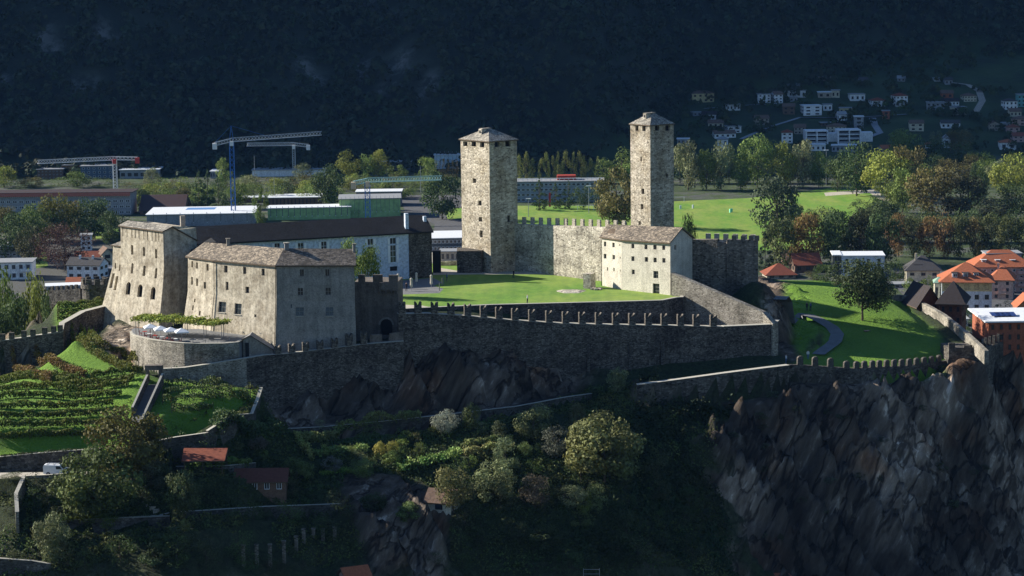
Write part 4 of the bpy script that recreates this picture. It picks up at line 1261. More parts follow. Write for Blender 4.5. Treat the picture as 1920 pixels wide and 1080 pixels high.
for u_ in (.06, .36, .66, .94):
    c_ = a.lerp(b, u_) + gn*.33
    mb = MB(); mb.box((c_.x, c_.y, zb - .62), .22, .6, .62, math.atan2(gd.y, gd.x)); mb.build('corbel', M_GATE, t)
# connecting wall between the wing and gate tower
# terrace
TZ = -1.3
tr = [P(*q) for q in ((243.5,622,438),(246,627,434),(256,631,429.5),(280,636.5,424.5),(300,639.5,422),(322,642,420.2),(345,644,418.6),(375,645,418.3),(420,644.5,418.5),(447,642,420),(457,637,423))]
wall('terrace_wall', 'rounded rubble retaining wall of the restaurant terrace, sunlit on its left', 'wall', tr, .55, -14, M_TERR, cop=.1)
mb = MB(); ring = [p + V(.25, .45, 0) for p in tr] + [V(tr[-1].x + .5, 436, TZ), V(tr[0].x + .6, 440, TZ)]
mb.hexa([z_(p, -14) for p in ring], [z_(p, TZ - .9) for p in ring]); o = mb.build('terrace_floor', M_PAVE); setting(o)
# lean-to hut beside the terrace
a, b, c = P(456, 664, 421.5), P(470, 664, 421), P(511, 664, 422.5)
t = thing('lean_to_hut', 'small windowless grey hut with slanting roof tucked against the wing base', 'hut', (b.x, b.y, b.z))
zr = P(466, 628, 421).z; zr2 = P(507, 655, 422.5).z; zl = P(445, 636, 421.5).z
b2 = V(0, 3.5, 0); mb = MB()
A0, A1, A2 = z_(a, -9), z_(b, -9), z_(c, -9)
mb.face([A0, A1, z_(b, zr), z_(a, zl)]); mb.face([A1, A2, z_(c, zr2), z_(b, zr)]); mb.face([A2, A2 + b2, z_(c, zr2) + b2, z_(c, zr2)]); mb.face([A0 + b2, A0, z_(a, zl), z_(a, zl) + b2])
mb.build('wall', M_WING_GREY, t)
roof_obj('roof', [[z_(a, zl) - V(.2,.2,0), z_(b, zr) - V(0,.2,0), z_(b, zr) + b2, z_(a, zl) + b2], [z_(b, zr) - V(0,.2,0), z_(c, zr2) + V(.2,-.2,0), z_(c, zr2) + b2, z_(b, zr) + b2]], M_FRAME, t, .15)
mb = MB(); q = a.lerp(b, .6); mb.box((q.x, q.y - .06, -8), .8, .08, zl + 7.4); mb.build('door', M_DARK, t)

# ------------------------------------------------------------------ covered stairway through the vineyard
S0 = P(290, 703, 412.5); S1 = P(252, 772, 401); S0.z = -9; 
t = thing('stairway', 'steep walled stairway running down between the vineyards from a small portal', 'stairway', (S0.x, S0.y, -9))
ptop = [P(274, 703, 408.5), P(246, 764, 396.5)]; ptop2 = [P(303, 700, 408.5), P(262, 790, 393.5)]
for pr_, th in ((ptop, .35), (ptop2, .35)):
    mb = MB(); a, b = pr_; n_s = V(1, .2, 0).normalized() * th
    mb.hexa([z_(a, a.z - 3), z_(b, b.z - 3), z_(b + n_s, b.z - 3), z_(a + n_s, a.z - 3)], [a, b, b + n_s, a + n_s]); mb.build('parapet', M_OUTER, t)
    mb = MB(); up2 = V(0,0,.06); mb.hexa([a + V(0,0,.003), b + V(0,0,.003), b + n_s + V(0,0,.003), a + n_s + V(0,0,.003)], [a + up2, b + up2, b + n_s + up2, a + n_s + up2]); mb.build('coping', M_COPING, t)
mb = MB()
for k in range(26):
    f0 = k / 26; a = ptop[0].lerp(ptop[1], f0); b = ptop2[0].lerp(ptop2[1], f0 * .9)
    a = z_(a, a.z - 1.7); b = z_(b, a.z)
    dn = V(-.25, -.42, 0)
    mb.hexa([z_(p, a.z - .8) for p in (a + dn, b + dn, b, a)], [a + dn, b + dn, b, a])
mb.build('steps', M_PAVE, t)
mb = MB(); q = P(290, 720, 409.5); 
for dx in (-1.15, 1.15): mb.box((q.x + dx, q.y, q.z), .5, 1.2, 2.6)
mb.box((q.x, q.y, q.z + 2.55), 3.0, 1.5, .8); mb.build('portal', M_GATE, t)

# ------------------------------------------------------------------ garden and vineyard walls
def gw(name, label, pts, th=.5, zb=None, mat=M_GARDENWALL, cop=.06, **k):
    tp = [PS(*p) for p in pts]
    return wall(name, label, 'wall', tp, th, (zb if zb is not None else min(p.z for p in tp) - 6), mat, cop=cop, **k)
gw('vineyard_wall', 'leaning garden wall at right edge of the small vine terrace', [(298,826,391),(330,820,391.2),(391,811.5,391.5)], zb=-22)
gw('vineyard_wall', 'tapering retaining wall rising from the hedge to the rock face, right of the vine terrace', [(390,808,391.5),(437,778,395.5),(474,776,396.5),(484,752,400),(492,727,405)], zb=-20)
gw('road_wall', 'tall grey retaining wall between vineyard and the road with the van', [(-60,862,391.5),(0,857,391.5),(60,851,391.5),(120,846,391.5),(192,841,391.5)], zb=-20, mat=M_ROUGH)
gw('long_garden_wall', 'very long thin garden wall with pale coping below the castle rock', [(500,806,403.5),(600,801,404),(720,790,405.5),(850,776,408),(970,762,411.5),(1060,745,416),(1110,738,419)], th=.35)
gw('old_town_wall', 'dark ivy-stained defence wall curving down to the left edge', [(-60,648,446),(0,640,446.5),(40,634,447),(78,628,447.5),(118,622,448),(121,606,450),(160,584,456),(203,573,462)], th=1.2, zb=-22, mat=M_OUTER,
   mspots=[(5,0),(22,0),(45,0),(62,0),(84,0),(101,0),(113,0)], mk=('flat', 1.0, 1.3, .5))
gw('rampart_ramp', 'long low wall carrying the shaded path under the front corner', [(1195,722,424),(1280,711,425),(1360,700,426.5),(1430,691,428),(1480,685,430)], th=1.2, zb=-20, mat=M_ROUGH, cop=.06)
# lower right wall with merlons
mw = [P(1480,684,430.5), P(1500,684,431), P(1560,688,433), P(1600,691,434.5), P(1640,689,437), P(1700,686,441), P(1740,682,444), P(1778,676,448)]
wall('lower_merlon_wall', 'low rampart with blocky worn merlons below the shaded meadow', 'wall', mw, .8, -20, M_ROUGH,
     mspots=[(1501,.25),(1529,.3),(1558,.25),(1588,0),(1607,0),(1622,0),(1637,0),(1650,0),(1664,0),(1678,0),(1692,0),(1706,0),(1720,0),(1734,0),(1748,0),(1762,0)], mk=('worn', 1.15, 1.35, .5))
t = thing('corner_turret', 'plain square turret at right end of the lower rampart', 'tower', P(1800, 700, 446).to_tuple())
a = P(1779, 660, 446); b = P(1846, 648, 445.5)
pl = [xy(a), xy(b), (b.x + .5, b.y + 6), (a.x - .5, a.y + 6)]
mb = MB(); mb.prism(pl, -20, P(1820, 652, 446).z); mb.build('masonry', M_ROUGH, t)
mb = MB(); mb.box((a.x + .6, a.y + .4, P(1820, 652, 446).z - .01), 1.2, .6, .9); mb.build('merlon', M_ROUGH, t)
mb = MB(); mb.box((b.x - 3, b.y + .6, P(1820, 652, 446).z - .01), 1.6, .6, .5); mb.build('merlon', M_ROUGH, t)
rw = [P(1846, 652, 446.5), P(1866, 646, 452), P(1893, 637, 459)]
wall('far_right_rampart', 'rising rampart with tall thin merlons at the right end above the cliff', 'wall', rw, .8, -22, M_ROUGH,
     mspots=[(1850,0),(1858,0),(1866,0),(1874,0),(1882,0),(1890,.2)], mk=('flat', .5, 1.8, .5))
wall('far_right_return', 'sunlit return wall behind the tall thin merlons', 'wall', [P(1846, 636, 458), P(1872, 630, 463)], .6, -14, M_CURTAIN, drop=4)
cw = [G(x, y, -6.2) for x, y in ((1676,554),(1690,551.5),(1702,552.5),(1722,560),(1745,570),(1768,582),(1790,597),(1812,614),(1832,630),(1846,641))]
for k, p in enumerate(cw): p.z -= .18 * k
wall('curved_meadow_wall', 'curving sunlit rubble wall along the right edge of the meadow', 'wall', cw, .8, -12, M_TERR, drop=2.6)

# round tower and short merlon wall at the left
c = P(179, 560, 486); t = thing('round_tower', 'small round tower with corbelled crown left of the west tower', 'tower', (c.x, c.y, -14))
r0 = 26 * mpp(486); zt = P(179, 531, 486).z
mb = MB()
def ring(r, z, n=20): return [V(c.x + r*math.cos(2*math.pi*i/n), c.y + r*math.sin(2*math.pi*i/n), z) for i in range(n)]
mb.hexa(ring(r0*.93, -20), ring(r0*.93, zt - .9)); mb.hexa(ring(r0*1.03, zt - .9), ring(r0*1.03, zt)); mb.build('masonry', M_ROUGH, t)
for i in range(9):
    a_ = 2*math.pi*i/9 + .2
    mb = MB(); mb.box((c.x + r0*.9*math.cos(a_), c.y + r0*.9*math.sin(a_), zt - .01), .45, 1.1, 1.1, a_); mb.build('merlon', M_ROUGH, t)
gw('small_merlon_wall', 'short wall with square merlons left of the round tower', [(92,545,492),(150,541,488)], th=.6, zb=-20, mat=M_ROUGH, cop=None, mspots=[(97,0),(106,0),(115,0),(124,0),(133,0),(142,0)], mk=('flat', .6, .9, .4))
gw('small_merlon_wall', 'sloping shaded garden wall in front of the round tower', [(96,585,478),(120,590,474),(160,580,474),(200,572,474)], th=.5, zb=-12, mat=M_ROUGH, cop=None)

# ------------------------------------------------------------------ courtyard surfaces
lawn = [G(738,582,0)] + [z_(p + V(0, .5, 0), 0) for p in rt[1:-1]] + [V(rt[-1].x, rt[-1].y, 0), V(36, 470, 0), V(40, 500, 0), V(20, 512, 0), V(-50, 512, 0), V(-50, 455, 0)]
mb = MB(); mb.hexa([z_(p, -3) for p in lawn], [z_(p, 0) for p in lawn]); o = mb.build('courtyard_lawn', M_LAWN); setting(o)
draped('gravel_path', [(812,515.5),(900,514.5),(1000,514.5),(1060,515.5),(1040,512.5),(1000,509),(860,508),(812,500)], 0, M_GRAVEL)
draped('gravel_path', [(738,581),(800,577.6),(812,577),(790,572.5),(738,570.5)], 0, M_GRAVEL)
draped('paved_terrace', [(735,553),(824,549.5),(832,541),(812,536),(830,530),(812,521),(735,527)], 0, M_PAVE)
mb = MB()
rr = random.Random(3)
cc = G(1071, 546.5, 0)
mb = MB()
R0 = [V(cc.x + 2.7*math.cos(a)*(1+.2*math.sin(3*a)), cc.y + 3.0*math.sin(a)*(1+.2*math.cos(2*a)), .0) for a in [k*math.pi/9 for k in range(18)]]
R1 = [cc + (p - cc)*.7 + V(0, 0, .12 + .1*rr.random()) for p in R0]
mb.hexa(R0, R1)
tag(mb.build('rock_outcrop', M_CURTAIN), 'bare pale rock patch showing through the lawn', 'rock')
q = G(1112, 544, 0)
t = thing('ruined_corner', 'low broken wall stub with heap of stones left of the pale house', 'ruin', q.to_tuple())
mb = MB(); mb.box((q.x - .6, q.y + 3.4, 0), 1.6, 2.4, 2.9, -.45); mb.build('wall_stub', M_CURTAIN, t)
for k in range(9):
    s_ = rr.uniform(.3, .8); mb = MB(); mb.box((q.x + rr.uniform(-1, 1.6), q.y + rr.uniform(-.8, 1.8), -.05), s_, s_*.8, s_*.6, rr.uniform(0, 3)); mb.build('stone', M_CURTAIN, t)
# low dark block left of the white tower foot
a, b = G(857, 511.5, 0), G(903, 511.5, 0)
t = thing('forebuilding', 'low dark stone forebuilding against the foot of the left tower', 'building', (a.x, a.y, 0))
mb = MB(); mb.prism([xy(a), xy(b), (b.x + 1, b.y + 5), (a.x, a.y + 6)], -.5, P(870, 475, 492).z); mb.build('wall', M_OUTER, t)
mb = MB(); mb.box((a.x + 1.2, a.y - .05, 0), .9, .08, 2.2); mb.build('door', M_DARK, t)
a = G(819, 512, 0)
t = tag((lambda m: (m.box((a.x, a.y + 1.5, -.4), 1.7, 2, P(819, 478, 490).z + .4, 0), m)[1])(MB()).build('dark_gap_block', M_DARK), 'black block standing for the dark gap beside the stone end of the palace wing', 'dark gap')  # black block added where the gap is only dark
wall('far_courtyard_parapet', 'thin parapet across the gap between palace and left tower', 'wall', [G(826, 498, 0) + V(0, 0, .9), G(858, 497, 0) + V(0, 0, .9)], .4, -1, M_CURTAIN)
# ------------------------------------------------------------------ houses
H_ = {}
def hm(key, c, kind='p', **k):
    if key not in H_:
        H_[key] = plaster('render_' + key, c, tuple(x*.82 for x in c), .25, grain=2.0) if kind == 'p' else (
                  tiles('tiles_' + key, c, tuple(x*.6 for x in c)) if kind == 't' else flat('plain_' + key, c, **k))
    return H_[key]
WHT = hm('white', (0.88, 0.88, 0.88)); CRM = hm('cream', (0.62, 0.56, 0.42)); YEL = hm('yellow', (0.60, 0.50, 0.26)); PNK = hm('pink', (0.55, 0.36, 0.32))
BEI = hm('beige', (0.42, 0.36, 0.29)); BRN = hm('brown', (0.17, 0.11, 0.08)); GRY = hm('grey', (0.33, 0.34, 0.36)); BRK = hm('brick_red', (0.36, 0.12, 0.065)); TEA = hm('teal', (0.16, 0.42, 0.40)); RED = hm('deep_red', (0.42, 0.05, 0.03)); SAL = hm('salmon', (0.60, 0.40, 0.33))
T_OR = hm('orange', (0.50, 0.155, 0.07), 't'); T_RD = hm('red', (0.30, 0.085, 0.045), 't'); T_BR = hm('brown', (0.12, 0.075, 0.05), 't'); T_GY = hm('slate', (0.09, 0.085, 0.085), 't'); T_DK = hm('dark', (0.045, 0.035, 0.035), 't')
R_WH = hm('roof_white', (0.70, 0.72, 0.74), 'f'); R_GY = hm('roof_grey', (0.28, 0.29, 0.30), 'f'); R_GR = hm('copper_green', (0.22, 0.34, 0.26), 'f'); GRN = hm('green_panel', (0.34, 0.52, 0.22), 'f', var=.22, scale=.5); BLU = hm('blue_panel', (0.12, 0.25, 0.5), 'f')
def unit_window(frame, glass=M_GLASS, split=1, name='window'):
    mb = MB()
    mb.face([V(-.5, -.03, 0), V(.5, -.03, 0), V(.5, -.03, 1), V(-.5, -.03, 1)], 1)
    t = .09
    for x0, x1, z0, z1 in ((-.5, -.5+t, 0, 1), (.5-t, .5, 0, 1), (-.5+t, .5-t, 0, t*.8), (-.5+t, .5-t, 1-t*.8, 1)) + (((-t*.4, t*.4, t*.8, 1-t*.8),) if split else ()):
        a = [V(x0, -.09, z0), V(x1, -.09, z0), V(x1, -.09, z1), V(x0, -.09, z1)]
        mb.face(a); b = [p + V(0, .09, 0) for p in a]
        for i in range(4): mb.face([a[(i+1) % 4], a[i], b[i], b[(i+1) % 4]])
    return mb.mesh(name, [frame, glass])
WM = {'w': unit_window(M_WHITE), 'g': unit_window(M_FRAME), 'd': unit_window(M_DARK, split=0), 'b': unit_window(M_WOOD), 'n': unit_window(M_WHITE, split=0)}
def house(label, px0, px1, pyb, pyt, d=9, Y=None, rot=0, roof='gable', wm=WHT, rm=T_RD, st=2, cols=3, win='d', ww=.5, wh=.5, name='house', cat='house', group=None, rh=None, side=2, base=None, over=.5, balc=None, chim=0, nowin=False, sink=3.0):
    """front width px0..px1, base row pyb, eave row pyt; rot turns the front (degrees, + = right end recedes)"""
    c = base or (ground((px0+px1)/2, pyb) if Y is None else on((px0+px1)/2, pyb, Y))
    Yd = c.y; m = mpp(Yd) * 1.005
    r = rad(rot); w = (px1 - px0) * m / max(math.cos(r), .4)
    h = (pyb - pyt) * m
    if Y is not None:                       # keep the photographed rows even if the ground lies lower
        zb = P((px0+px1)/2, pyb, Yd).z; h += max(zb - c.z, 0)
    ux = V(math.cos(r), math.sin(r), 0); uy = V(-math.sin(r), math.cos(r), 0)
    o = c - ux * w/2; z0 = c.z
    rt_ = thing(name, label, cat, (c.x, c.y, z0), group)
    q = [o, o + ux*w, o + ux*w + uy*d, o + uy*d]
    up_ = V(0, 0, 1)
    mb = MB(); mb.prism([xy(p) for p in q], z0 - sink, z0 + h)
    T = [V(p.x, p.y, z0 + h) for p in q]
    rh_ = rh if rh is not None else min(w, d) * .28
    if roof == 'gable':
        ra_, rb_ = (T[0]+T[3])/2 + up_*rh_, (T[1]+T[2])/2 + up_*rh_
        mb.face([T[3], T[0], ra_]); mb.face([T[1], T[2], rb_])
    elif roof == 'front':                   # gable facing the front
        ra_, rb_ = (T[0]+T[1])/2 + up_*rh_, (T[3]+T[2])/2 + up_*rh_
        mb.face([T[0], T[1], ra_]); mb.face([T[2], T[3], rb_])
    mb.build('wall', wm, rt_)
    ox, oy = ux*over, uy*over; lift = V(0, 0, .03)
    if roof == 'gable':
        dn = up_ * (rh_ * over / (d/2))
        roof_obj('roof', [[T[0]-ox-oy-dn+lift, T[1]+ox-oy-dn+lift, rb_+ox+lift, ra_-ox+lift], [ra_-ox+lift, rb_+ox+lift, T[2]+ox+oy-dn+lift, T[3]-ox+oy-dn+lift]], rm, rt_, .18)
    elif roof == 'front':
        dn = up_ * (rh_ * over / (w/2))
        roof_obj('roof', [[T[0]-ox-oy-dn+lift, ra_-oy+lift, rb_+oy+lift, T[3]-ox+oy-dn+lift], [ra_-oy+lift, T[1]+ox-oy-dn+lift, T[2]+ox+oy-dn+lift, rb_+oy+lift]], rm, rt_, .18)
    elif roof == 'hip':
        k = min(d/2, w/2) * .95
        ra_, rb_ = (T[0]+T[3])/2 + ux*k + up_*rh_, (T[1]+T[2])/2 - ux*k + up_*rh_
        e_ = [T[0]-ox-oy+lift, T[1]+ox-oy+lift, T[2]+ox+oy+lift, T[3]-ox+oy+lift]
        roof_obj('roof', [[e_[0], e_[1], rb_, ra_], [e_[1], e_[2], rb_], [e_[2], e_[3], ra_, rb_], [e_[3], e_[0], ra_]], rm, rt_, .18)
    else:
        roof_obj('roof', [[T[0]-ox-oy+up_*.3, T[1]+ox-oy+up_*.3, T[2]+ox+oy+up_*.3, T[3]-ox+oy+up_*.3]], rm, rt_, .28, rm)
    if not nowin:
        fh = h / st
        faces_ = [(q[0], ux, w, cols, r)]
        if abs(rot) > 4:
            if rot > 0: faces_.append((q[3], -uy, d, side, r - math.pi/2))
            else: faces_.append((q[1], uy, d, side, r + math.pi/2))
        for (o_, ax, L_, nc, ang) in faces_:
            for s in range(st):
                for k in range(nc):
                    wdt = L_/nc*ww; hgt = fh*wh
                    p = o_ + ax*(L_*(k+.5)/nc) + up_*(s*fh + fh*.27)
                    place(WM[win], 'window', rt_, (p.x, p.y, z0 + s*fh + fh*.27), ang, (wdt, 1, hgt))
    for (s, u0, u1) in (balc or []):
        zb = z0 + s*h/st; a = q[0] + ux*w*u0; b = q[0] + ux*w*u1
        mb = MB(); pl_ = [a - uy*1.3, b - uy*1.3, b - uy*.01, a - uy*.01]
        mb.prism([xy(p) for p in pl_], zb - .1, zb + .08)
        for i0, i1 in ((0, 1), (1, 2), (3, 0)):
            A, B = pl_[i0], pl_[i1]; mb.beam(V(A.x, A.y, zb + .55), V(B.x, B.y, zb + .55), .05, .85)
        mb.build('balcony', wm, rt_)
    for k in range(chim):
        p = q[0] + ux*w*(.3 + .4*k) + uy*d*.4
        mb = MB(); mb.box((p.x, p.y, z0 + h), .7, .7, rh_ + .8 if roof != 'flat' else 1.2, r); mb.build('chimney', wm, rt_)
    return rt_, (q, ux, uy, w, h, z0, r)

# --- houses on the far slope
HL = [
 ('peach house with yellow right half, alone at the left end of the slope',1298,1339,192,176,8,'hip',YEL,T_BR,2,4),
 ('low white villa with curved drive wall, left part of the slope',1362,1388,207,197,8,'flat',WHT,R_GY,1,4),
 ('white cube house with three rows of windows, left twin above the dark lawn',1422,1445,193,178,9,'flat',WHT,R_GY,3,3),
 ('white house under low brown roof, right twin above the dark lawn',1452,1468,193,177,9,'gable',WHT,T_BR,3,2),
 ('stepped white villa with long balconies, upper middle of the slope',1471,1510,182,171,9,'flat',WHT,R_GY,1,5),
 ('small grey upper storey of the stepped white villa',1476,1500,170,160,7,'flat',GRY,R_GY,1,4),
 ('small pale shed below the stepped white villa',1481,1495,190,183,6,'flat',GRY,R_GY,1,2),
 ('pinkish flat house with wide white eave, highest of all the houses',1527,1560,154,146,9,'flat',SAL,R_GY,1,4),
 ('beige bungalow with long dark veranda, above the big white villa',1534,1558,183,174,9,'flat',BEI,R_WH,1,2),
 ('cream bungalow wing joined to the right end of the beige bungalow',1559,1574,183,171,9,'flat',CRM,R_GY,1,2),
 ('white modern house over grey terraces, right of the beige bungalow',1594,1622,189,178,9,'flat',WHT,R_GY,1,3),
 ('big bright white angular villa with strip windows',1507,1541,216,199,10,'flat',WHT,R_WH,3,2),
 ('white annex with two small openings right of the angular villa',1544,1560,207,197,8,'flat',WHT,R_GY,1,2),
 ('plain white box house with dark red hip roof',1635,1662,199,189,9,'hip',WHT,T_RD,2,3),
 ('tall white villa with steep red pyramid roof',1680,1702,199,180,10,'hip',WHT,T_RD,3,3),
 ('yellow two-storey house behind the tall pole',1574,1598,213,204,8,'flat',YEL,R_GY,1,3),
 ('small white garage-like house below the yellow one',1573,1588,226,215,7,'gable',WHT,R_GY,1,1),
 ('grey glazed modern tower house above the right white frame block',1602,1619,240,220,8,'flat',GRY,R_WH,3,1),
 ('dark bungalow with long white balcony rail, right part of the slope',1738,1770,206,193,9,'flat',GRY,R_GY,2,4),
 ('long white bungalow with four dark windows under low roof',1766,1798,197,190,8,'gable',WHT,T_DK,1,5),
 ('ochre villa with arcaded loggia near the bare vineyard edge',1808,1831,190,180,9,'hip',CRM,T_BR,2,4),
 ('pale yellow cube house below the ochre villa',1786,1812,215,202,9,'flat',CRM,R_GY,2,2),
 ('rust red house below the scree of the upper right slope',1765,1787,184,175,8,'gable',BRK,T_BR,1,2),
 ('pale blue white villa near the right edge beside the teal block',1885,1908,205,190,9,'hip',WHT,T_GY,2,3),
 ('teal green block cut by the right edge',1908,1930,200,179,10,'flat',TEA,R_GY,3,3),
 ('small dark-roofed white house low on the far left of the slope',1316,1342,224,215,7,'gable',WHT,T_DK,1,3),
 ('low cream house under brown roof, just left of the lone white cube',1328,1356,239,231,7,'gable',CRM,T_BR,1,3),
 ('lone white cube house with two dark windows, lower left of the slope',1365,1390,249,238,8,'flat',WHT,R_GY,2,2),
 ('long brown-roofed house with white gable end above the poplars',1340,1380,258,250,8,'gable',WHT,T_BR,1,4),
 ('small beige house with white posts in the dark lawn',1417,1442,234,222,7,'gable',BEI,T_BR,2,3),
 ('brown wooden chalet left of the angular white villa',1468,1490,214,200,8,'gable',BRN,T_BR,2,2),
 ('narrow white house with red roof and green shutters',1466,1486,268,249,7,'hip',WHT,T_RD,3,2),
 ('beige farmhouse between narrow white house and frame block',1489,1510,251,239,8,'gable',BEI,T_BR,2,3),
 ('yellow old house with green shutters behind the two frame blocks',1550,1586,254,238,9,'hip',CRM,T_BR,3,5),
 ('cream house with dark roof above the dark oak crown',1706,1732,245,231,9,'gable',CRM,T_BR,2,2),
 ('long white house with blue white garage floor',1765,1800,240,231,8,'gable',WHT,T_GY,1,4),
 ('beige gabled house left of the pink houses',1855,1875,244,233,8,'front',BEI,T_BR,2,4),
 ('pink house with brown roof, topmost of the pink cluster',1899,1935,235,224,8,'hip',SAL,T_BR,2,3),
 ('pink house with small windows, middle of the pink cluster',1891,1912,252,239,8,'hip',PNK,T_RD,2,2),
 ('dark pink house with long red roof, lowest of the pink cluster',1900,1938,266,255,8,'gable',PNK,T_RD,2,4),
 ('pale glass-fronted house with orange roof at right edge above the trees',1875,1905,281,268,9,'hip',WHT,T_OR,1,2),
 ('small house with orange red roof left of the oak crown',1654,1676,287,278,8,'gable',BEI,T_OR,1,2),
 ('small house with orange roof peeking between two oak crowns',1735,1755,278,272,8,'hip',WHT,T_OR,1,1),
 ('white triangular house wall between tree crowns',1768,1782,276,259,7,'front',WHT,R_GY,1,1),
 ('grey house front in deep shade below the wide road',1655,1668,223,209,7,'flat',BRK,R_GY,2,1),
 ('dim grey house highest at the middle of the slope',1613,1628,157,150,7,'gable',GRY,T_GY,1,2),
 ('dim grey hut at top right of the slope',1772,1786,158,150,7,'gable',GRY,T_GY,1,2),
 ('small grey white house far up left of the scree',1683,1697,152,147,6,'gable',GRY,R_GY,1,2),
 ('white low wall house above the scree',1752,1764,152,147,6,'flat',WHT,R_GY,1,1),
 ('long dark garage row above the frame blocks',1540,1575,236,231,6,'flat',BRN,R_GY,1,5),
 ('blue grey house behind the poplars at the left end',1270,1292,280,262,8,'flat',GRY,R_WH,2,3),
 ('tall blue white house between two poplar crowns',1345,1365,283,262,8,'hip',WHT,R_GY,2,2),
 ('white kiosk roof right of the frame blocks',1520,1548,282,272,8,'flat',WHT,R_WH,1,3),
 ('pale house with flat roof behind the right end of the tree row',1560,1605,285,274,8,'flat',GRY,R_WH,1,6),
 ('pale green house at right edge under the teal block',1894,1915,218,209,7,'gable',CRM,T_BR,1,3),
 ('grey house at the far right behind the beige gable',1880,1894,240,232,7,'flat',GRY,R_GY,1,2),
 ('white wide low house on the upper road, far left',1300,1322,216,211,6,'flat',GRY,R_GY,1,3)]
rh_r = random.Random(5)
for (lb, a, b, yb, yt, d, rf, wm_, rm_, st_, cl_) in HL:
    house(lb, a, b, yb + 1, yt, d, None, rh_r.choice([-8, -5, 0, 5, 9]), rf, wm_, rm_, st_, cl_, win='d', ww=.42, wh=.45, group=None, rh=1.6 if rf != 'flat' else None, over=.4)
# two white frame blocks with deep balconies
for lb, x0, x1, yb, yt in (('white frame apartment block with deep dark balconies, left one of the pair',1511,1551,268,246), ('white frame apartment block with deep dark balconies, right one of the pair',1571,1612,268,244)):
    c = ground((x0+x1)/2, yb)
    m = mpp(c.y); w = (x1-x0)*m; h = (yb-yt)*m
    t = thing('apartment_block', lb, 'apartment block', c.to_tuple())
    mb = MB(); mb.box((c.x, c.y + 6, c.z - 3), w - .4, 9, h + 2.9); mb.build('wall', M_GLASS, t)
    for u_ in (0, .5, 1):
        mb = MB(); mb.box((c.x - w/2 + w*u_, c.y + 4, c.z - 3), .6, 13.4, h + 3); mb.build('fin', WHT, t)
    for s in range(4):
        mb = MB(); mb.box((c.x, c.y + 3.9, c.z + h*s/3 - .15), w - .62 if s < 3 else w + .7, 13, .32 if s < 3 else .5); mb.build('floor_slab' if s < 3 else 'roof', WHT, t)
        if s < 3:
            mb = MB(); mb.box((c.x, c.y - 2.4, c.z + h*s/3 + .18), w - .7, .06, .9); mb.build('railing', GRY, t)
    mb = MB(); mb.box((c.x + w/2 + 4, c.y + 6, c.z - 3), 7, 8, h + 1.5); mb.build('annex', WHT, t)
# road strips on the slope
def strip(name, pxs, w, mat, lift=.12, kind='structure', fz=None):
    pts_ = [ground(*p) if len(p) == 2 else on(*p) for p in pxs]
    L_, R_ = [], []
    dense = []
    for a, b in zip(pts_, pts_[1:]):
        k_ = max(2, int((b-a).length / 2.5))
        dense += [a.lerp(b, i/k_) for i in range(k_)]
    dense.append(pts_[-1])
    for i, p in enumerate(dense):
        a = dense[max(i-2, 0)]; b = dense[min(i+2, len(dense)-1)]
        d = V(b.x-a.x, b.y-a.y, 0).normalized(); n = V(-d.y, d.x, 0)*w/2
        def gz(q): return hz(q.x, q.y) if (q.y < GY1 and GX0 < q.x < GX1) else float(far_h(q.x, q.y))
        zz_ = max(gz(p), gz(p+n), gz(p-n)) + lift
        L_.append(V(p.x+n.x, p.y+n.y, zz_)); R_.append(V(p.x-n.x, p.y-n.y, zz_))
    mb = MB()
    for i in range(len(dense)-1): mb.face([R_[i], R_[i+1], L_[i+1], L_[i]])
    o = mb.build(name, mat); o['kind'] = kind
    return o
strip('road', [(1390,262),(1440,240),(1500,222),(1600,222),(1700,216)], 3, GRY)
strip('road', [(1560,276),(1620,262),(1650,250),(1640,235),(1636,222)], 4, GRY)
strip('road', [(1830,210),(1842,190),(1836,172),(1815,160),(1780,156)], 4, BEI)
strip('road', [(1320,205),(1420,197),(1470,198)], 3, GRY)

# --- buildings in the plain, left
ang = -3
hn, gs = house('long school block with dark roof, red eaves band and rows of windows, far left', -60, 247, 404, 362, 14, None, -2, 'flat', GRY, hm('roof_dark', (.05,.035,.035), 'f'), 4, 26, 'w', .75, .38, name='school', cat='school', over=1.2)
def slabs(name, label, cat, px0, px1, pyb, pyt, d, wm, rm, rot=0, Y=None, **k):
    return house(label, px0, px1, pyb, pyt, d, Y, rot, 'flat', wm, rm, name=name, cat=cat, **k)
q0, ux, uy, w, h, z0, r_ = gs
mb = MB(); mb.prism([xy(p) for p in (q0[0] - uy*1.35, q0[1] - uy*1.35, q0[1] - uy*1.21, q0[0] - uy*1.21)], z0 + h - 1.5, z0 + h + .1); mb.build('eaves_band', hm('eaves_red', (.42,.14,.10), 'f'), hn)
_, g1 = slabs('hall', 'long low white-roofed hall with grey panel front behind the black palace roof', 'hall', 276, 476, 424, 402, 30, GRY, R_WH, rot=2, st=1, cols=8, win='n', ww=.05, wh=.9)
slabs('roof_box', 'blue box on the white-roofed hall', 'box', 350, 400, 401, 394, 8, BLU, BLU, nowin=True, Y=g1[0][3].y - 12, sink=.1)
slabs('hall', 'green glass-panelled sports hall beside the blue crane', 'hall', 637, 751, 408, 373, 20, GRN, R_GY, rot=3, st=1, cols=14, win='n', ww=.06, wh=.9)
slabs('hall', 'grey upper box on top of the green hall', 'hall', 668, 752, 372, 360, 12, hm('mauve', (.22,.19,.2)), R_WH, Y=g1[0][3].y + 45, sink=.1, nowin=True)
slabs('hall', 'long low green panelled wing left of the green hall', 'hall', 503, 657, 412, 390, 12, GRN, R_WH, rot=4, st=1, cols=14, win='n', ww=.10, wh=.9)
slabs('hall', 'brown slatted building with white roof edge left of centre', 'hall', 502, 600, 388, 371, 16, BRN, R_WH, st=1, cols=14, win='d', ww=.3, wh=.6)
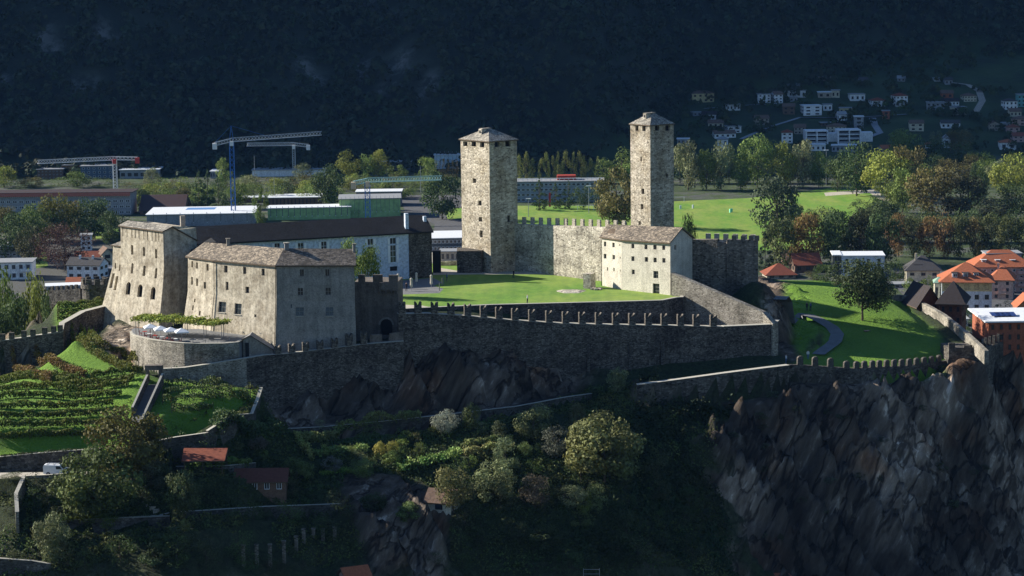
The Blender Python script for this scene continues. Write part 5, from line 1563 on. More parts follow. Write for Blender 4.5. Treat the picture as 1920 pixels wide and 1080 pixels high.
slabs('shelter', 'white flat canopy left of the brown slatted building', 'shelter', 455, 502, 380, 371, 10, BRN, R_WH, nowin=True)
slabs('hall', 'very long pale blue warehouse in front of the mountain foot, centre left', 'warehouse', 473, 610, 331, 319, 20, WHT, R_GY, st=1, cols=1, nowin=True)
slabs('hall', 'white framed modern building with dark opening, foot of the mountain', 'hall', 712, 771, 322, 305, 16, GRY, R_WH, st=1, cols=1, win='d', ww=.8, wh=.6)
slabs('hall', 'white corrugated factory behind thin poplars left of the left tower', 'factory', 815, 905, 320, 293, 20, hm('pale_blue', (.55,.68,.78)), R_WH, st=1, cols=12, win='n', ww=.05, wh=1.0)
slabs('hall', 'low white roofed building left of the blue crane, mountain foot', 'hall', 225, 298, 335, 319, 16, GRY, R_WH, st=1, cols=6, win='d', ww=.6, wh=.4)
slabs('office', 'blue grey office block behind the red crane', 'office', 152, 212, 335, 312, 16, hm('slate_blue', (.10,.14,.2)), R_GY, st=3, cols=6, win='n', ww=.4, wh=.5)
slabs('office', 'brown and orange block behind the red crane', 'office', 116, 151, 333, 312, 16, hm('umber', (.30,.15,.06)), R_GY, st=2, cols=4, win='d')
slabs('office', 'dim brown block at the mountain foot left of the red crane', 'office', 70, 118, 336, 318, 14, BRN, R_GY, st=3, cols=7, win='n', ww=.3, wh=.3)
for lb, x0, x1, yb, yt in (('low white industrial shed left of the left tower, farther one', 605, 655, 322, 312), ('small white shed right of the yellow-green trees', 395, 412, 335, 322)):
    house(lb, x0, x1, yb, yt, 14, None, 0, 'flat', GRY, R_WH, 1, 4, 'd', name='shed', cat='shed')
# brown tent-like roof
house('wide dark hall roof with pale ridge left of the white-roofed hall', 262, 345, 402, 394, 22, None, 0, 'gable', BRN, hm('dusky', (.07,.04,.035), 'f'), 1, 3, rh=6, name='hall', cat='hall')
# modern glass building right of the palace
house('glassy low building with pale flat roof between palace and left tower', 790, 880, 472, 447, 24, None, 3, 'flat', hm('steel_dark', (.06,.07,.08), 'f'), R_WH, 2, 12, 'n', .8, .5, name='office', cat='office')
house('grey kiosk with dark windows seen through the gap beside the left tower', 826, 862, 490, 472, 8, None, 0, 'flat', BEI, R_GY, 1, 4, 'd', name='kiosk', cat='kiosk')
# long office behind the sports field
_, g2 = slabs('office', 'long pale office block behind the sports field, with terraces of windows', 'office', 960, 1132, 379, 341, 16, hm('office_grey', (.30,.34,.38)), R_GY, rot=-1, st=4, cols=20, win='n', ww=.8, wh=.42)
t = thing('roof_box', 'red box on roof of the long pale office', 'roof box', P(1062, 335, g2[0][0].y + 6).to_tuple())
q = P(1062, 336, g2[0][0].y + 8); mb = MB(); mb.box((q.x, q.y, q.z - 1), 35*mpp(q.y), 6, 8*mpp(q.y) + 1); mb.build('wall', RED, t)
t = thing('pergola_frame', 'white beam frame running along the office roof edge', 'frame', P(970, 341, g2[0][0].y).to_tuple())
a = P(972, 341, g2[0][0].y + 2); 
for k in range(19):
    q = P(972 + 8.6*k, 341, g2[0][0].y + 1); mb = MB(); mb.box((q.x, q.y, a.z - 1), .2, .2, 1 + 6*mpp(q.y)); mb.build('post', WHT, t)
q2 = P(1128, 336, g2[0][0].y + 1); mb = MB(); mb.beam(V(a.x, q2.y, a.z + 6*mpp(a.y)), V(q2.x, q2.y, a.z + 6*mpp(a.y)), .3); mb.build('beam', WHT, t)

# --- left foreground town
house('white house with rust red door panel, left of the round tower', 125, 188, 523, 496, 9, None, -12, 'gable', WHT, T_GY, 2, 4, 'b', .5, .42, rh=2.2, chim=2)
house('house with dark red roof behind the white house', 140, 185, 500, 486, 9, None, 0, 'gable', BEI, T_RD, 1, 3, rh=2.5)
house('white flat-roofed block with balconies at the left edge', -20, 60, 525, 493, 12, None, 4, 'flat', WHT, R_GY, 2, 6, 'g', .5, .5, balc=[(1, .75, 1.0)], name='apartment_block', cat='apartment block')
house('grey stepped block behind the white left-edge block', -25, 33, 492, 463, 12, None, 4, 'flat', GRY, R_WH, 3, 5, 'n', .6, .4, name='apartment_block', cat='apartment block')
house('pale gabled house wedged behind the tower annex', 193, 212, 500, 475, 8, None, 20, 'front', CRM, T_BR, 2, 1, rh=2)
house('low long white roof beside the round tower', 88, 150, 545, 537, 7, None, 10, 'flat', GRY, R_WH, 1, 4, 'd', name='shed', cat='shed')
house('small orange-red lean-to roof by the white house', 125, 150, 535, 529, 5, None, 0, 'gable', BEI, T_OR, 1, 2, name='shed', cat='shed', rh=1.5)
house('low brown garage left of the tower annex', 188, 212, 518, 505, 8, None, 0, 'flat', hm('mauve', (.22,.19,.2)), R_GY, 1, 3, 'd', name='garage', cat='garage')
house('white tower house right of the bare brown tree', 152, 172, 470, 442, 7, None, 8, 'flat', WHT, R_GY, 3, 2, 'd')

# --- right foreground town
house('low orange-roofed house beyond the lit meadow edge, left one', 1438, 1492, 523, 516, 10, None, 4, 'hip', BEI, T_RD, 1, 3, 'b', rh=3.6, over=.8)
house('dark red roofed house behind the low orange roof', 1490, 1540, 512, 496, 10, None, 6, 'gable', BRN, T_RD, 1, 3, 'b', rh=3.5)
house('dark brown roofed house deepest under the autumn trees', 1470, 1520, 498, 487, 10, None, 0, 'gable', BRN, T_BR, 1, 3, 'b', rh=3.0)
_, g3 = house('white modern flat-roofed house with tall dark windows behind the meadow tree', 1578, 1658, 520, 480, 12, None, -4, 'flat', hm('cool_white', (.56,.62,.72)), R_WH, 1, 4, 'd', .25, .6, over=.3)
q = g3[0][0]; mb = MB(); 
house('dark glazed left wing of the white modern house', 1562, 1577, 520, 479, 12, None, -4, 'flat', M_GLASS, R_WH, 2, 1, 'g', .8, .7, over=.3)
def dormers(g, px_list, py, Yd, parent, w=1.5, h=1.3, rm=T_DK, name='dormer', fr='w'):
    for px in px_list:
        c = P(px, py, Yd); mb = MB(); mb.box((c.x, c.y + 1.2, c.z), w, 2.6, h, g[6], 0)
        mb.box((c.x, c.y + 1.1, c.z + h), w + .5, 3.0, .15, g[6], 1)
        o = mb.build(name, [hm('white', None), rm], parent)
        place(WM[fr], 'pane', o, (c.x, c.y - .1, c.z + .15), g[6], (w*.8, 1, h*.75))
hn, g4 = house('cream house with grey hipped roof and two wide dormers', 1700, 1762, 534, 507, 11, None, -6, 'hip', CRM, T_GY, 2, 3, 'b', .38, .4, rh=4.6, over=.8, chim=1)
dormers(g4, (1722, 1742), 502, g4[0][0].y + 1.5, hn, 2.6, 1.0)
hn, g5 = house('big white and yellow villa with bright orange roof and three dormers', 1766, 1858, 604, 528, 15, None, -8, 'hip', hm('villa_white', (.62,.68,.72)), T_OR, 4, 5, 'b', .42, .48, rh=5.2, over=1.0, side=3, name='villa', cat='villa')
dormers(g5, (1791, 1811, 1831), 520, g5[0][0].y + .6, hn)
mb = MB(); q0, ux, uy, w, h, z0, r_ = g5
pl = [q0[0] - ux*.02 - uy*.05, q0[1] - uy*.05 + ux*.02, q0[1] + uy*.02, q0[0] + uy*.02]
mb.prism([xy(p) for p in (q0[0] - uy*.04, q0[1] - uy*.04, q0[1] - uy*.001, q0[0] - uy*.001)], z0 + h*.77, z0 + h - .02); mb.build('painted_band', YEL, hn)
house('copper green roofed turret at left corner of the orange-roofed villa', 1752, 1769, 575, 530, 7, g5[0][0].y + 3.0, -8, 'hip', CRM, R_GR, 2, 2, 'b', rh=1.5, over=.4, sink=6)
hn, g6 = house('pink tall house with orange hip roof right of the big villa', 1858, 1898, 562, 525, 12, None, -14, 'hip', SAL, T_OR, 3, 2, 'd', .25, .5, rh=4.2, over=.7, chim=1, balc=[(1, .35, .7)])
hn, g7 = house('long pink apartment house with wide orange roof, rightmost behind', 1826, 1935, 548, 500, 14, None, -3, 'hip', PNK, T_OR, 4, 8, 'n', .4, .4, rh=5.0, over=.8, balc=[(1, .75, .98), (2, .75, .98), (3, .75, .98)], name='apartment_block', cat='apartment block')
dormers(g7, (1845, 1871, 1899), 492, g7[0][0].y + 1.5, hn, 1.4, .8, R_WH, 'skylight')
house('grey penthouse frame on top of the long pink house', 1850, 1915, 500, 476, 8, Y=g7[0][0].y + 5, roof='flat', wm=GRY, rm=R_GY, st=1, cols=6, win='d', sink=.1, over=.4)
hn, g8 = house('brown brick house with black pyramid roof in front of the villa', 1762, 1802, 612, 570, 10, None, -16, 'hip', hm('brown_brick', (.20,.085,.05)), T_DK, 2, 3, 'b', .4, .5, rh=4.0, over=.9, side=2)
house('low gabled brown wing left of the black pyramid roof', 1722, 1762, 590, 566, 9, None, 10, 'front', hm('brown_brick', None), T_DK, 1, 2, 'b', .4, .5, rh=3.2, over=.8)
hn, g9 = house('brick red house with pale flat roof and solar panels, right edge', 1852, 1950, 670, 612, 16, None, 0, 'flat', BRK, R_WH, 3, 6, 'd', .3, .5, over=.8)
q0, ux, uy, w, h, z0, r_ = g9
for k in range(4):
    c = q0[0] + ux*(w*(.25 + .10*k)) + uy*6
    mb = MB(); mb.hexa([V(c.x-.9, c.y-1.5, z0+h+.5), V(c.x+.9, c.y-1.5, z0+h+.5), V(c.x+.9, c.y+1.5, z0+h+.8), V(c.x-.9, c.y+1.5, z0+h+.8)], [V(c.x-.9, c.y-1.5, z0+h+.56), V(c.x+.9, c.y-1.5, z0+h+.56), V(c.x+.9, c.y+1.5, z0+h+.86), V(c.x-.9, c.y+1.5, z0+h+.86)])
    mb.build('solar_panel', hm('solar', (.03,.06,.2), 'f', rough=.25), hn)
house('orange gabled balcony house cut by the right edge', 1906, 1945, 625, 575, 10, None, -5, 'front', hm('orange_wall', (.50,.20,.08)), T_OR, 3, 2, 'w', .6, .6, rh=3)
house('white low kiosk at the end of the curved wall', 1793, 1815, 612, 599, 5, None, 0, 'flat', WHT, R_WH, 1, 2, 'd', name='kiosk', cat='kiosk')
house('long white garden wall house behind the meadow tree', 1655, 1722, 540, 534, 6, None, 0, 'flat', GRY, R_GY, 1, 6, 'd', name='garage', cat='garage')

# ------------------------------------------------------------------ sports field, paths in the plain
FLZ = -48
draped('sports_field', [(965,386),(1262,386),(1262,440),(965,445)], FLZ, M_FIELD, .10)
draped('sports_field', [(1262,378),(1400,372),(1490,362),(1560,352),(1620,358),(1660,375),(1600,402),(1560,470),(1200,470),(1200,440),(1262,440)], FLZ, M_FIELD, .11)
draped('running_strip', [(1545,362),(1640,355),(1668,376),(1655,378),(1630,362),(1548,368)], FLZ, M_GRAVEL, .13)
draped('car_park', [(750,366),(860,366),(905,400),(905,470),(810,470),(815,420),(760,400)], FLZ, M_ASPH, .10)
draped('lawn_strip', [(833,392),(905,388),(905,408),(840,412)], FLZ, M_FIELD, .12)
draped('lawn_strip', [(175,430),(222,428),(222,446),(170,450)], FLZ, M_FIELD, .12)
draped('lawn_strip', [(60,470),(85,468),(90,500),(60,505)], FLZ, M_FIELD, .12)
draped('square', [(700,470),(905,470),(905,520),(700,520)], FLZ, M_GRAVEL, .11)
draped('street', [(1640,500),(1960,520),(1960,640),(1780,640)], FLZ, M_ASPH, .08)
draped('street', [(-60,440),(210,440),(210,560),(-60,560)], FLZ, hm('town_ground', (.09,.09,.08)), .08)
def goal(px, py, lab):
    c = G(px, py, FLZ); t = thing('football_goal', lab, 'goal', c.to_tuple()); 
    for dx in (-3.6, 3.6):
        mb = MB(); mb.box((c.x+dx, c.y, c.z), .15, .15, 2.4); mb.build('post', M_WHITE, t)
    mb = MB(); mb.beam(c + V(-3.7, 0, 2.4), c + V(3.7, 0, 2.4), .15); mb.build('crossbar', M_WHITE, t)
goal(1098, 395, 'white football goal at the far side of the field between the towers')
goal(1268, 379, 'white football goal just right of the slender tower')
goal(1580, 352, 'white football goal near the far right corner of the field')
def pole(px, pyb, pyt, lab, r=.14, head=True, name='light_pole', cat='light pole', mat=M_METAL, Y=None):
    c = G(px, pyb, FLZ) if Y is None else on(px, pyb, Y); h = (pyb - pyt)*mpp(c.y)
    t = thing(name, lab, cat, c.to_tuple())
    mb = MB(); mb.tube([c, c + V(0, 0, h)], [r*1.2, r*.8], 6); mb.build('mast', mat, t)
    if head:
        mb = MB(); mb.box((c.x, c.y, c.z + h), 2.2, .6, .35); mb.build('lamp_head', M_WHITE, t)
pole(991, 407, 373, 'floodlight mast on the field close right of the left tower')
pole(1104, 400, 349, 'floodlight mast on the field left of the olive-brown tree')
pole(1549, 347, 282, 'tall floodlight mast behind the field among the tree row')
pole(1551, 222, 150, 'very tall thin pole rising among the hillside houses', head=False) if False else None
for px, pyb, pyt, lb in ((478, 345, 292, 'thin mast left of the long pale blue warehouse'), (789, 362, 312, 'thin white mast left of the dark round tree'), (515, 385, 330, 'thin pole behind the brown slatted building')):
    pole(px, pyb, pyt, lb, head=False, r=.12)
# red banner in front of the office
c = G(1031, 388, FLZ); t = tag((lambda m: (m.box((c.x, c.y, c.z), .9, .12, 6.5), m)[1])(MB()).build('banner', hm('banner_red', (.5,.04,.03), 'f')), 'tall red banner standing before the long office', 'banner')
for k, (px, py) in enumerate(((1276,392),(1299,391),(1369,399),(1372,398))):
    c = G(px, py, FLZ); mb = MB(); mb.box((c.x, c.y, c.z), .8, .5, 1.7, k); tag(mb.build('training_figure', M_WHITE if k < 2 else hm('mint', (.2,.6,.4), 'f')), ('white training dummy, left one, on the right half of the field', 'white training dummy, right one, on the right half of the field', 'mint green folded cloth on the field, left half', 'mint green folded cloth on the field, right half')[k], 'dummy')

# ------------------------------------------------------------------ cranes
def lattice(mb, a, b, w, n, mi=0, tri=False, th=.16):
    a, b = Vector(a), Vector(b); d = (b-a).normalized(); u = V(0,0,1) if abs(d.z) < .9 else V(1,0,0)
    x = d.cross(u).normalized()*w/2; y = x.cross(d).normalized()*w/2
    cs = [x+y, -x+y, -x-y, x-y] if not tri else [y*1.2, -x-y, x-y]
    for c in cs: mb.beam(a+c, b+c, th, th, mi)
    m_ = len(cs)
    for k in range(n):
        p = a.lerp(b, k/n); q = a.lerp(b, (k+1)/n)
        for i in range(m_):
            j = (i+1) % m_
            mb.beam(p+cs[i], q+cs[j], th*.7, th*.7, mi)
def crane(label, mx, myb, myt, jl, jy, cr, cy, Y, mast, jib, cw_, tri=True, mw=1.8, peak=0):
    """mast pixel column, jib tip (jl,jy), counter-jib tip (cr,cy)"""
    base = on(mx, myb, Y); top = P(mx, myt, Y)
    t = thing('tower_crane', label, 'crane', base.to_tuple())
    mb = MB(); lattice(mb, base, V(base.x, Y, top.z), mw, 16, th=.22); mb.build('mast', mast, t)
    J = P(jl, jy, Y); mb = MB(); lattice(mb, V(base.x, Y, top.z + .8), V(J.x, Y + 3, J.z), 1.5, 28, tri=tri, th=.2); mb.build('jib', jib, t)
    K_ = P(cr, cy, Y); mb = MB(); lattice(mb, V(base.x, Y, top.z + .8), V(K_.x, Y - 1, K_.z), 1.4, 6, th=.2); mb.build('counter_jib', jib, t)
    mb = MB(); mb.box((K_.x, Y - 1, K_.z - 2.2), 1.8, 2.2, 2.6); mb.build('counterweight', cw_, t)
    mb = MB(); mb.box((base.x + .2, Y - 1.4, top.z - 1.6), 1.5, 1.5, 2.0); mb.build('cab', cw_, t)
    if peak:
        mb = MB(); pk = V(base.x, Y, top.z + peak)
        for s in (-.8, .8): mb.beam(V(base.x + s, Y, top.z + 1), pk, .2)
        mb.beam(pk, V(base.x + (J.x-base.x)*.45, Y + 1.3, top.z + 1.6), .1); mb.beam(pk, V(K_.x, Y, K_.z + .6), .1); mb.build('apex_frame', mast, t)
C_RED = hm('crane_red', (.55,.06,.04), 'f'); C_BLUE = hm('crane_blue', (.05,.16,.42), 'f'); C_WHITE = hm('crane_white', (.75,.75,.75), 'f'); C_GREY = hm('crane_grey', (.35,.4,.45), 'f')
crane('red and white tower crane with jib pointing left, far left', 216.5, 352, 300, 68, 305, 258, 297, 1120, C_WHITE, C_WHITE, C_RED)
crane('tall blue tower crane with white counter jib, left of centre', 437.5, 385, 266, 602, 251, 403, 270, 1040, C_BLUE, C_GREY, C_WHITE, peak=7)
crane('distant pale crane partly behind the tall blue crane', 552, 330, 273, 462, 272, 578, 273, 1238, C_GREY, C_GREY, C_WHITE, mw=1.4)
crane('short blue crane with beige counterweight above the green hall', 690, 410, 342, 828, 335, 663, 343, 900, C_BLUE, hm('crane_teal', (.3,.5,.5), 'f'), hm('crane_beige', (.6,.48,.33), 'f'))
# ------------------------------------------------------------------ trees
RNG = np.random.default_rng(11)
def crown_points(kind, n, rng):
    """leaf points and normals of a crown one unit high and one unit wide, made of uneven clumps"""
    P_, N_, S_ = [], [], []
    if kind == 'round': nc, zc, rz, rr, z0 = 34, .60, .36, .36, 0
    elif kind == 'oval': nc, zc, rz, rr, z0 = 32, .57, .40, .33, 0
    elif kind == 'poplar': nc, zc, rz, rr, z0 = 30, .54, .43, .33, 0
    elif kind == 'spread': nc, zc, rz, rr, z0 = 40, .58, .30, .40, 0
    elif kind == 'bush': nc, zc, rz, rr, z0 = 26, .48, .38, .38, 0
    elif kind == 'cone': nc, zc, rz, rr, z0 = 44, .5, .46, .4, 0
    else: nc, zc, rz, rr, z0 = 30, .6, .34, .38, 0
    cl = []
    for i in range(nc):
        while True:
            v = rng.uniform(-1, 1, 3)
            if .25 < np.linalg.norm(v) < 1: break
        v = v / np.linalg.norm(v) * (np.linalg.norm(v) ** .4)
        z = zc + v[2] * rz
        k = 1.0
        if kind == 'cone': k = max(.05, 1.02 - (z - .03) / .97) * 1.15
        if kind == 'poplar': k = max(.25, 1 - max(0, (z - .6)) / .42)
        if kind in ('round', 'spread', 'oval'): k = 1 - .25 * max(0, -v[2])
        c = np.array([v[0] * rr * k, v[1] * rr * k, z])
        r = (.155 if kind not in ('poplar', 'cone') else .12) * rng.uniform(.65, 1.35) * (1 if kind != 'cone' else max(.35, k))
        cl.append((c, r, rng.uniform(.62, 1.3)))
    wt = np.array([c[1]**2 for c in cl]); wt /= wt.sum()
    for (c, r, sh), w in zip(cl, wt):
        m = max(8, int(n * w))
        d = rng.normal(0, 1, (m, 3)); d /= np.linalg.norm(d, axis=1)[:, None]
        rad_ = r * (rng.uniform(.35, 1.12, m) ** .5)[:, None]
        sq = np.array([1, 1, .8 if kind != 'cone' else .45])
        P_.append(c + d * rad_ * sq); N_.append(d); S_.append(np.full(m, sh) * rng.uniform(.75, 1.25, m))
    P_ = np.concatenate(P_)
    q = np.percentile(np.abs(P_[:, :2]), 97); zl, zh = np.percentile(P_[:, 2], 2), np.percentile(P_[:, 2], 99.3)
    lo = {'round': .13, 'oval': .10, 'poplar': .05, 'spread': .22, 'bush': .0, 'cone': .04}.get(kind, .12)
    f = lambda p: np.stack([p[..., 0]*.5/q, p[..., 1]*.5/q, lo + (p[..., 2] - zl)/(zh - zl)*(1 - lo)], -1)
    cl = [(f(c[0]), c[1], c[2]) for c in cl]
    return f(P_), np.concatenate(N_), np.concatenate(S_), cl
PROTO = {}
def proto(kind, var, n=2600, leaf_=.05):
    key = (kind, var, n)
    if key in PROTO: return PROTO[key]
    rng = np.random.default_rng(sum(map(ord, kind)) * 7 + var * 31 + n)
    p, nn, s, cl = crown_points(kind, n, rng)
    bare = kind == 'bare'
    cm = quad_cloud('crown', p, nn, leaf_ * (.7 if bare else 1), s, M_LEAF, rng, .45)
    mb = MB(); tr_ = .016 if kind != 'bush' else .008
    zt = .62 if kind != 'poplar' else .8
    if kind == 'cone': zt = .95
    mb.tube([(0, 0, -.06), (0, 0, .08), (.006, .004, zt*.6), (0, .01, zt)], [tr_*1.6, tr_*1.15, tr_*.8, tr_*.3], 7)
    for c, r, sh in cl[:14 if not bare else 30]:
        s0 = V(0, 0, max(.12, min(c[2]*.55, zt*.8))); e_ = V(*c)
        mid = s0.lerp(e_, .5) + V(0, 0, -.02)
        mb.tube([s0, mid, e_], [tr_*.55, tr_*.35, tr_*.12], 4)
    PROTO[key] = (cm, mb.mesh('trunk', M_BARK))
    return PROTO[key]
GR = (.12, .175, .04); DG = (.062, .10, .034); YG = (.22, .26, .05); LG = (.16, .23, .055); OR = (.26, .13, .04); BR = (.11, .08, .045); PG = (.18, .21, .10); OL = (.14, .13, .042); SG = (.20, .23, .17)
tr_rng = random.Random(21)
def tree(label, base, h, w, kind='round', col=GR, cat='tree', name='tree', n=2600, group=None, var=None, rot=None, leaf_=.05, w2=None):
    cm, tm = proto(kind, tr_rng.randrange(4) if var is None else var, n, leaf_)
    t = thing(name, label, cat, (base.x, base.y, base.z), group)
    r = tr_rng.uniform(0, 6.28) if rot is None else rot
    w = w * 1.02
    c = place(cm, 'crown', t, base, r, (w, w2 or w, h), col)
    place(tm, 'trunk', t, base, r, (min(w, h), min(w, h), h))
    return t
def ptree(label, px, pyb, pyt, wpx, kind='round', col=GR, Y=None, **k):
    b = ground(px, pyb) if Y is None else on(px, pyb, Y)
    m = mpp(b.y)
    top = P(px, pyt, b.y).z
    return tree(label, b, max(top - b.z, 1.0), wpx*m, kind, col, **k)
def jit(c, f=.16):
    a = tr_rng.uniform(1-f, 1+f); return (c[0]*a*tr_rng.uniform(.95, 1.08), c[1]*a, c[2]*a)

# row behind the sports field, right
for lb, x, yb, yt, w, k_, c_ in (
 ('tall pale green tree touching the slender tower, first in the row behind the field', 1290,357,266,50,'oval',PG),
 ('narrow pale green tree, second in the row behind the field', 1325,357,282,36,'oval',GR),
 ('tall grey-green tree above the dark red shed in the field row', 1352,356,268,48,'oval',PG),
 ('broad bright tree with highest crown in the field row', 1420,352,256,62,'round',LG),
 ('low green tree filling the gap left of the highest field-row crown', 1388,357,286,40,'oval',GR),
 ('yellow-tinged tree in the middle of the field row', 1467,352,268,50,'oval',YG),
 ('pale tall tree right of the yellow-tinged one in the field row', 1505,352,264,46,'oval',PG),
 ('slim dark tree beside the tall floodlight mast', 1535,352,285,34,'oval',GR),
 ('large dark green tree closing the right end of the field row', 1606,368,268,74,'round',DG),
 ('big yellow-green plane tree right of the field corner', 1662,376,284,84,'round',YG),
 ('olive green tree tucked behind the yellow-green plane tree', 1705,372,275,60,'round',OL),
 ('dark shrubby tree left of the big field-corner tree', 1570,360,300,40,'round',DG)):
    ptree(lb, x, yb, yt, w, k_, jit(c_, .06), n=3400)
# two crowns in front of the field
ptree('grey-green leaning tree standing before the field, left of the autumn row', 1457, 447, 334, 84, 'oval', (.06,.085,.045), n=4200)
ptree('small dark tree leaning on the grey-green field tree', 1490, 440, 383, 40, 'round', DG)
ptree('large olive-brown tree between the two tall towers', 1157, 428, 316, 82, 'round', OL, n=4600)
ptree('bright green tree behind the olive-brown tree', 1165, 345, 280, 56, 'round', LG)
ptree('dark green tree left of the bright green tree', 1135, 345, 298, 36, 'oval', GR)
ptree('dark conifer top behind the gable of the pale house', 1292, 452, 405, 36, 'round', DG, Y=560)
ptree('dark pointed conifer right of the ruined wall', 1435, 512, 438, 26, 'cone', (.025,.045,.022))
# poplars
for k in range(13):
    ptree('slim poplar, %s from the left in the row behind the long office' % ORD[k], 977 + 12*k + tr_rng.uniform(-3, 3), 343, tr_rng.uniform(278, 298), tr_rng.uniform(12, 16), 'poplar', jit((.17,.20,.055), .2), n=1500, group='poplars behind the long office')
for k in range(6):
    ptree('thin brownish poplar before the white corrugated factory, %s from the left' % ORD[k], 817 + 8*k, 342, tr_rng.uniform(292, 302), 9, 'poplar', jit((.10,.09,.04), .2), n=700, group='thin poplars by the white factory')
# conifers before the office
for lb, x, yb, yt, w in (('broad dark conifer before the office, nearest the left tower', 1012,395,338,34), ('dark conifer before the office, second from the left', 1042,392,346,28), ('dark conifer before the office, third from the left', 1066,392,342,26), ('dark spreading tree before the office beside the floodlight mast', 1095,394,348,34), ('low dark tree before the right end of the office', 1120,392,352,28)):
    ptree(lb, x, yb, yt, w, 'cone' if x < 1080 else 'round', DG, n=1800)
# belt on the right
for lb, x, yb, yt, w, k_, c_ in (
 ('light green crown at upper edge of the right wood', 1695,300,243,56,'round',LG),
 ('dark oak crown under the cream hillside house', 1737,318,262,66,'round',DG),
 ('dark oak with lobed crown in the middle of the right wood', 1788,325,268,72,'round',DG),
 ('pale poplar-like tree above the dark oaks', 1755,280,246,22,'oval',PG),
 ('olive tree behind the dark oaks', 1800,290,244,44,'round',OL),
 ('dark tree right of the lobed oak', 1838,330,284,52,'round',GR),
 ('bright yellow-green tree near the right edge', 1896,372,290,74,'round',YG),
 ('pale green tree left of the bright right-edge tree', 1872,345,300,46,'round',PG),
 ('mossy green tree below the plane tree', 1692,400,318,52,'oval',LG),
 ('big olive tree with yellow top in front of the right wood', 1748,412,315,88,'round',OL),
 ('dark olive tree right of the big olive tree', 1800,412,322,78,'round',(.06,.065,.028)),
 ('slim dark tree with pale trunks between olive trees', 1832,385,312,36,'oval',DG),
 ('dark round tree at the right edge above the autumn row', 1905,410,345,66,'round',DG),
 ('dark low tree left of the autumn row', 1655,440,372,60,'round',DG),
 ('dark low tree in the hollow behind the autumn row', 1865,420,372,60,'round',(.05,.06,.028))):
    ptree(lb, x, yb, yt, w, k_, jit(c_, .06), n=3400)
for lb, x, yb, yt, w, c_ in (('small clipped round tree by the field corner, left one', 1611,405,374,38,DG), ('small clipped round tree by the field corner, right one', 1643,405,366,40,DG), ('low dark round tree in front of the field', 1540,425,388,46,(.045,.05,.02)), ('small dark round tree left of the low dark one', 1520,425,392,30,DG)):
    ptree(lb, x, yb, yt, w, 'bush', c_, n=1800)
# autumn row above the houses
for lb, x, yb, yt, w, k_, c_ in (
 ('feathery green birch-like tree, left end of the autumn row', 1463,505,408,60,'oval',(.10,.125,.045)),
 ('rust brown tree second in the autumn row', 1512,500,400,64,'round',(.17,.13,.04)),
 ('dark green tree third in the autumn row', 1566,498,396,66,'round',DG),
 ('dark olive tree behind the white modern house', 1612,496,392,64,'round',(.05,.06,.024)),
 ('dark green tree above the grey-roofed cream house', 1655,500,404,60,'round',DG)):
    ptree(lb, x, yb, yt, w, k_, jit(c_, .05), n=4200)
for k in range(9):
    x = 1684 + 29*k
    rust = (.19,.125,.045) if k in (0, 2, 3) else ((.13,.11,.04) if k in (5,) else (.085,.10,.035))
    ptree('%s tree, %s from the left in the clipped row above the right houses' % ('rust-topped' if rust[0] > .1 else 'dark olive', ['first','second','third','fourth','fifth','sixth','seventh','eighth','ninth'][k]), x, 482 + 1.2*k, 402 + (k % 3)*3, 40, 'oval', rust, n=3000, group='clipped lime row')
for k in range(9):
    ptree('dark tree crowded behind the clipped autumn row, %s from the left' % ORD[k], 1560 + 42*k, 455, 392 + (k % 2)*8, 52, 'round', jit(DG), n=1800, group='crowded dark trees behind the autumn row')
# left park
for lb, x, yb, yt, w, k_, c_ in (
 ('yellow-topped tree in the park before the school', 108,452,366,62,'round',(.13,.135,.03)),
 ('dark green tree left of the yellow-topped park tree', 72,455,384,66,'round',GR),
 ('dark park tree at the right, below the school end', 178,448,372,66,'round',DG),
 ('tree with small yellow crown between dark park trees', 142,440,378,36,'round',(.16,.13,.03)),
 ('dark broad park tree touching the left edge', 14,490,412,70,'round',DG),
 ('dark park tree above the stepped block', 48,478,398,64,'round',DG),
 ('dark tree right of the bare brown tree', 205,462,396,34,'round',DG),
 ('olive low tree in front of the park', 60,500,425,56,'round',(.055,.06,.025)),
 ('brown bush tree at left edge of the park', 10,440,388,40,'round',OL)):
    ptree(lb, x, yb, yt, w, k_, c_, n=3400)
ptree('wide reddish brown bare-looking tree behind the white house', 122, 508, 422, 100, 'round', (.085,.05,.035), n=7500, leaf_=.026)
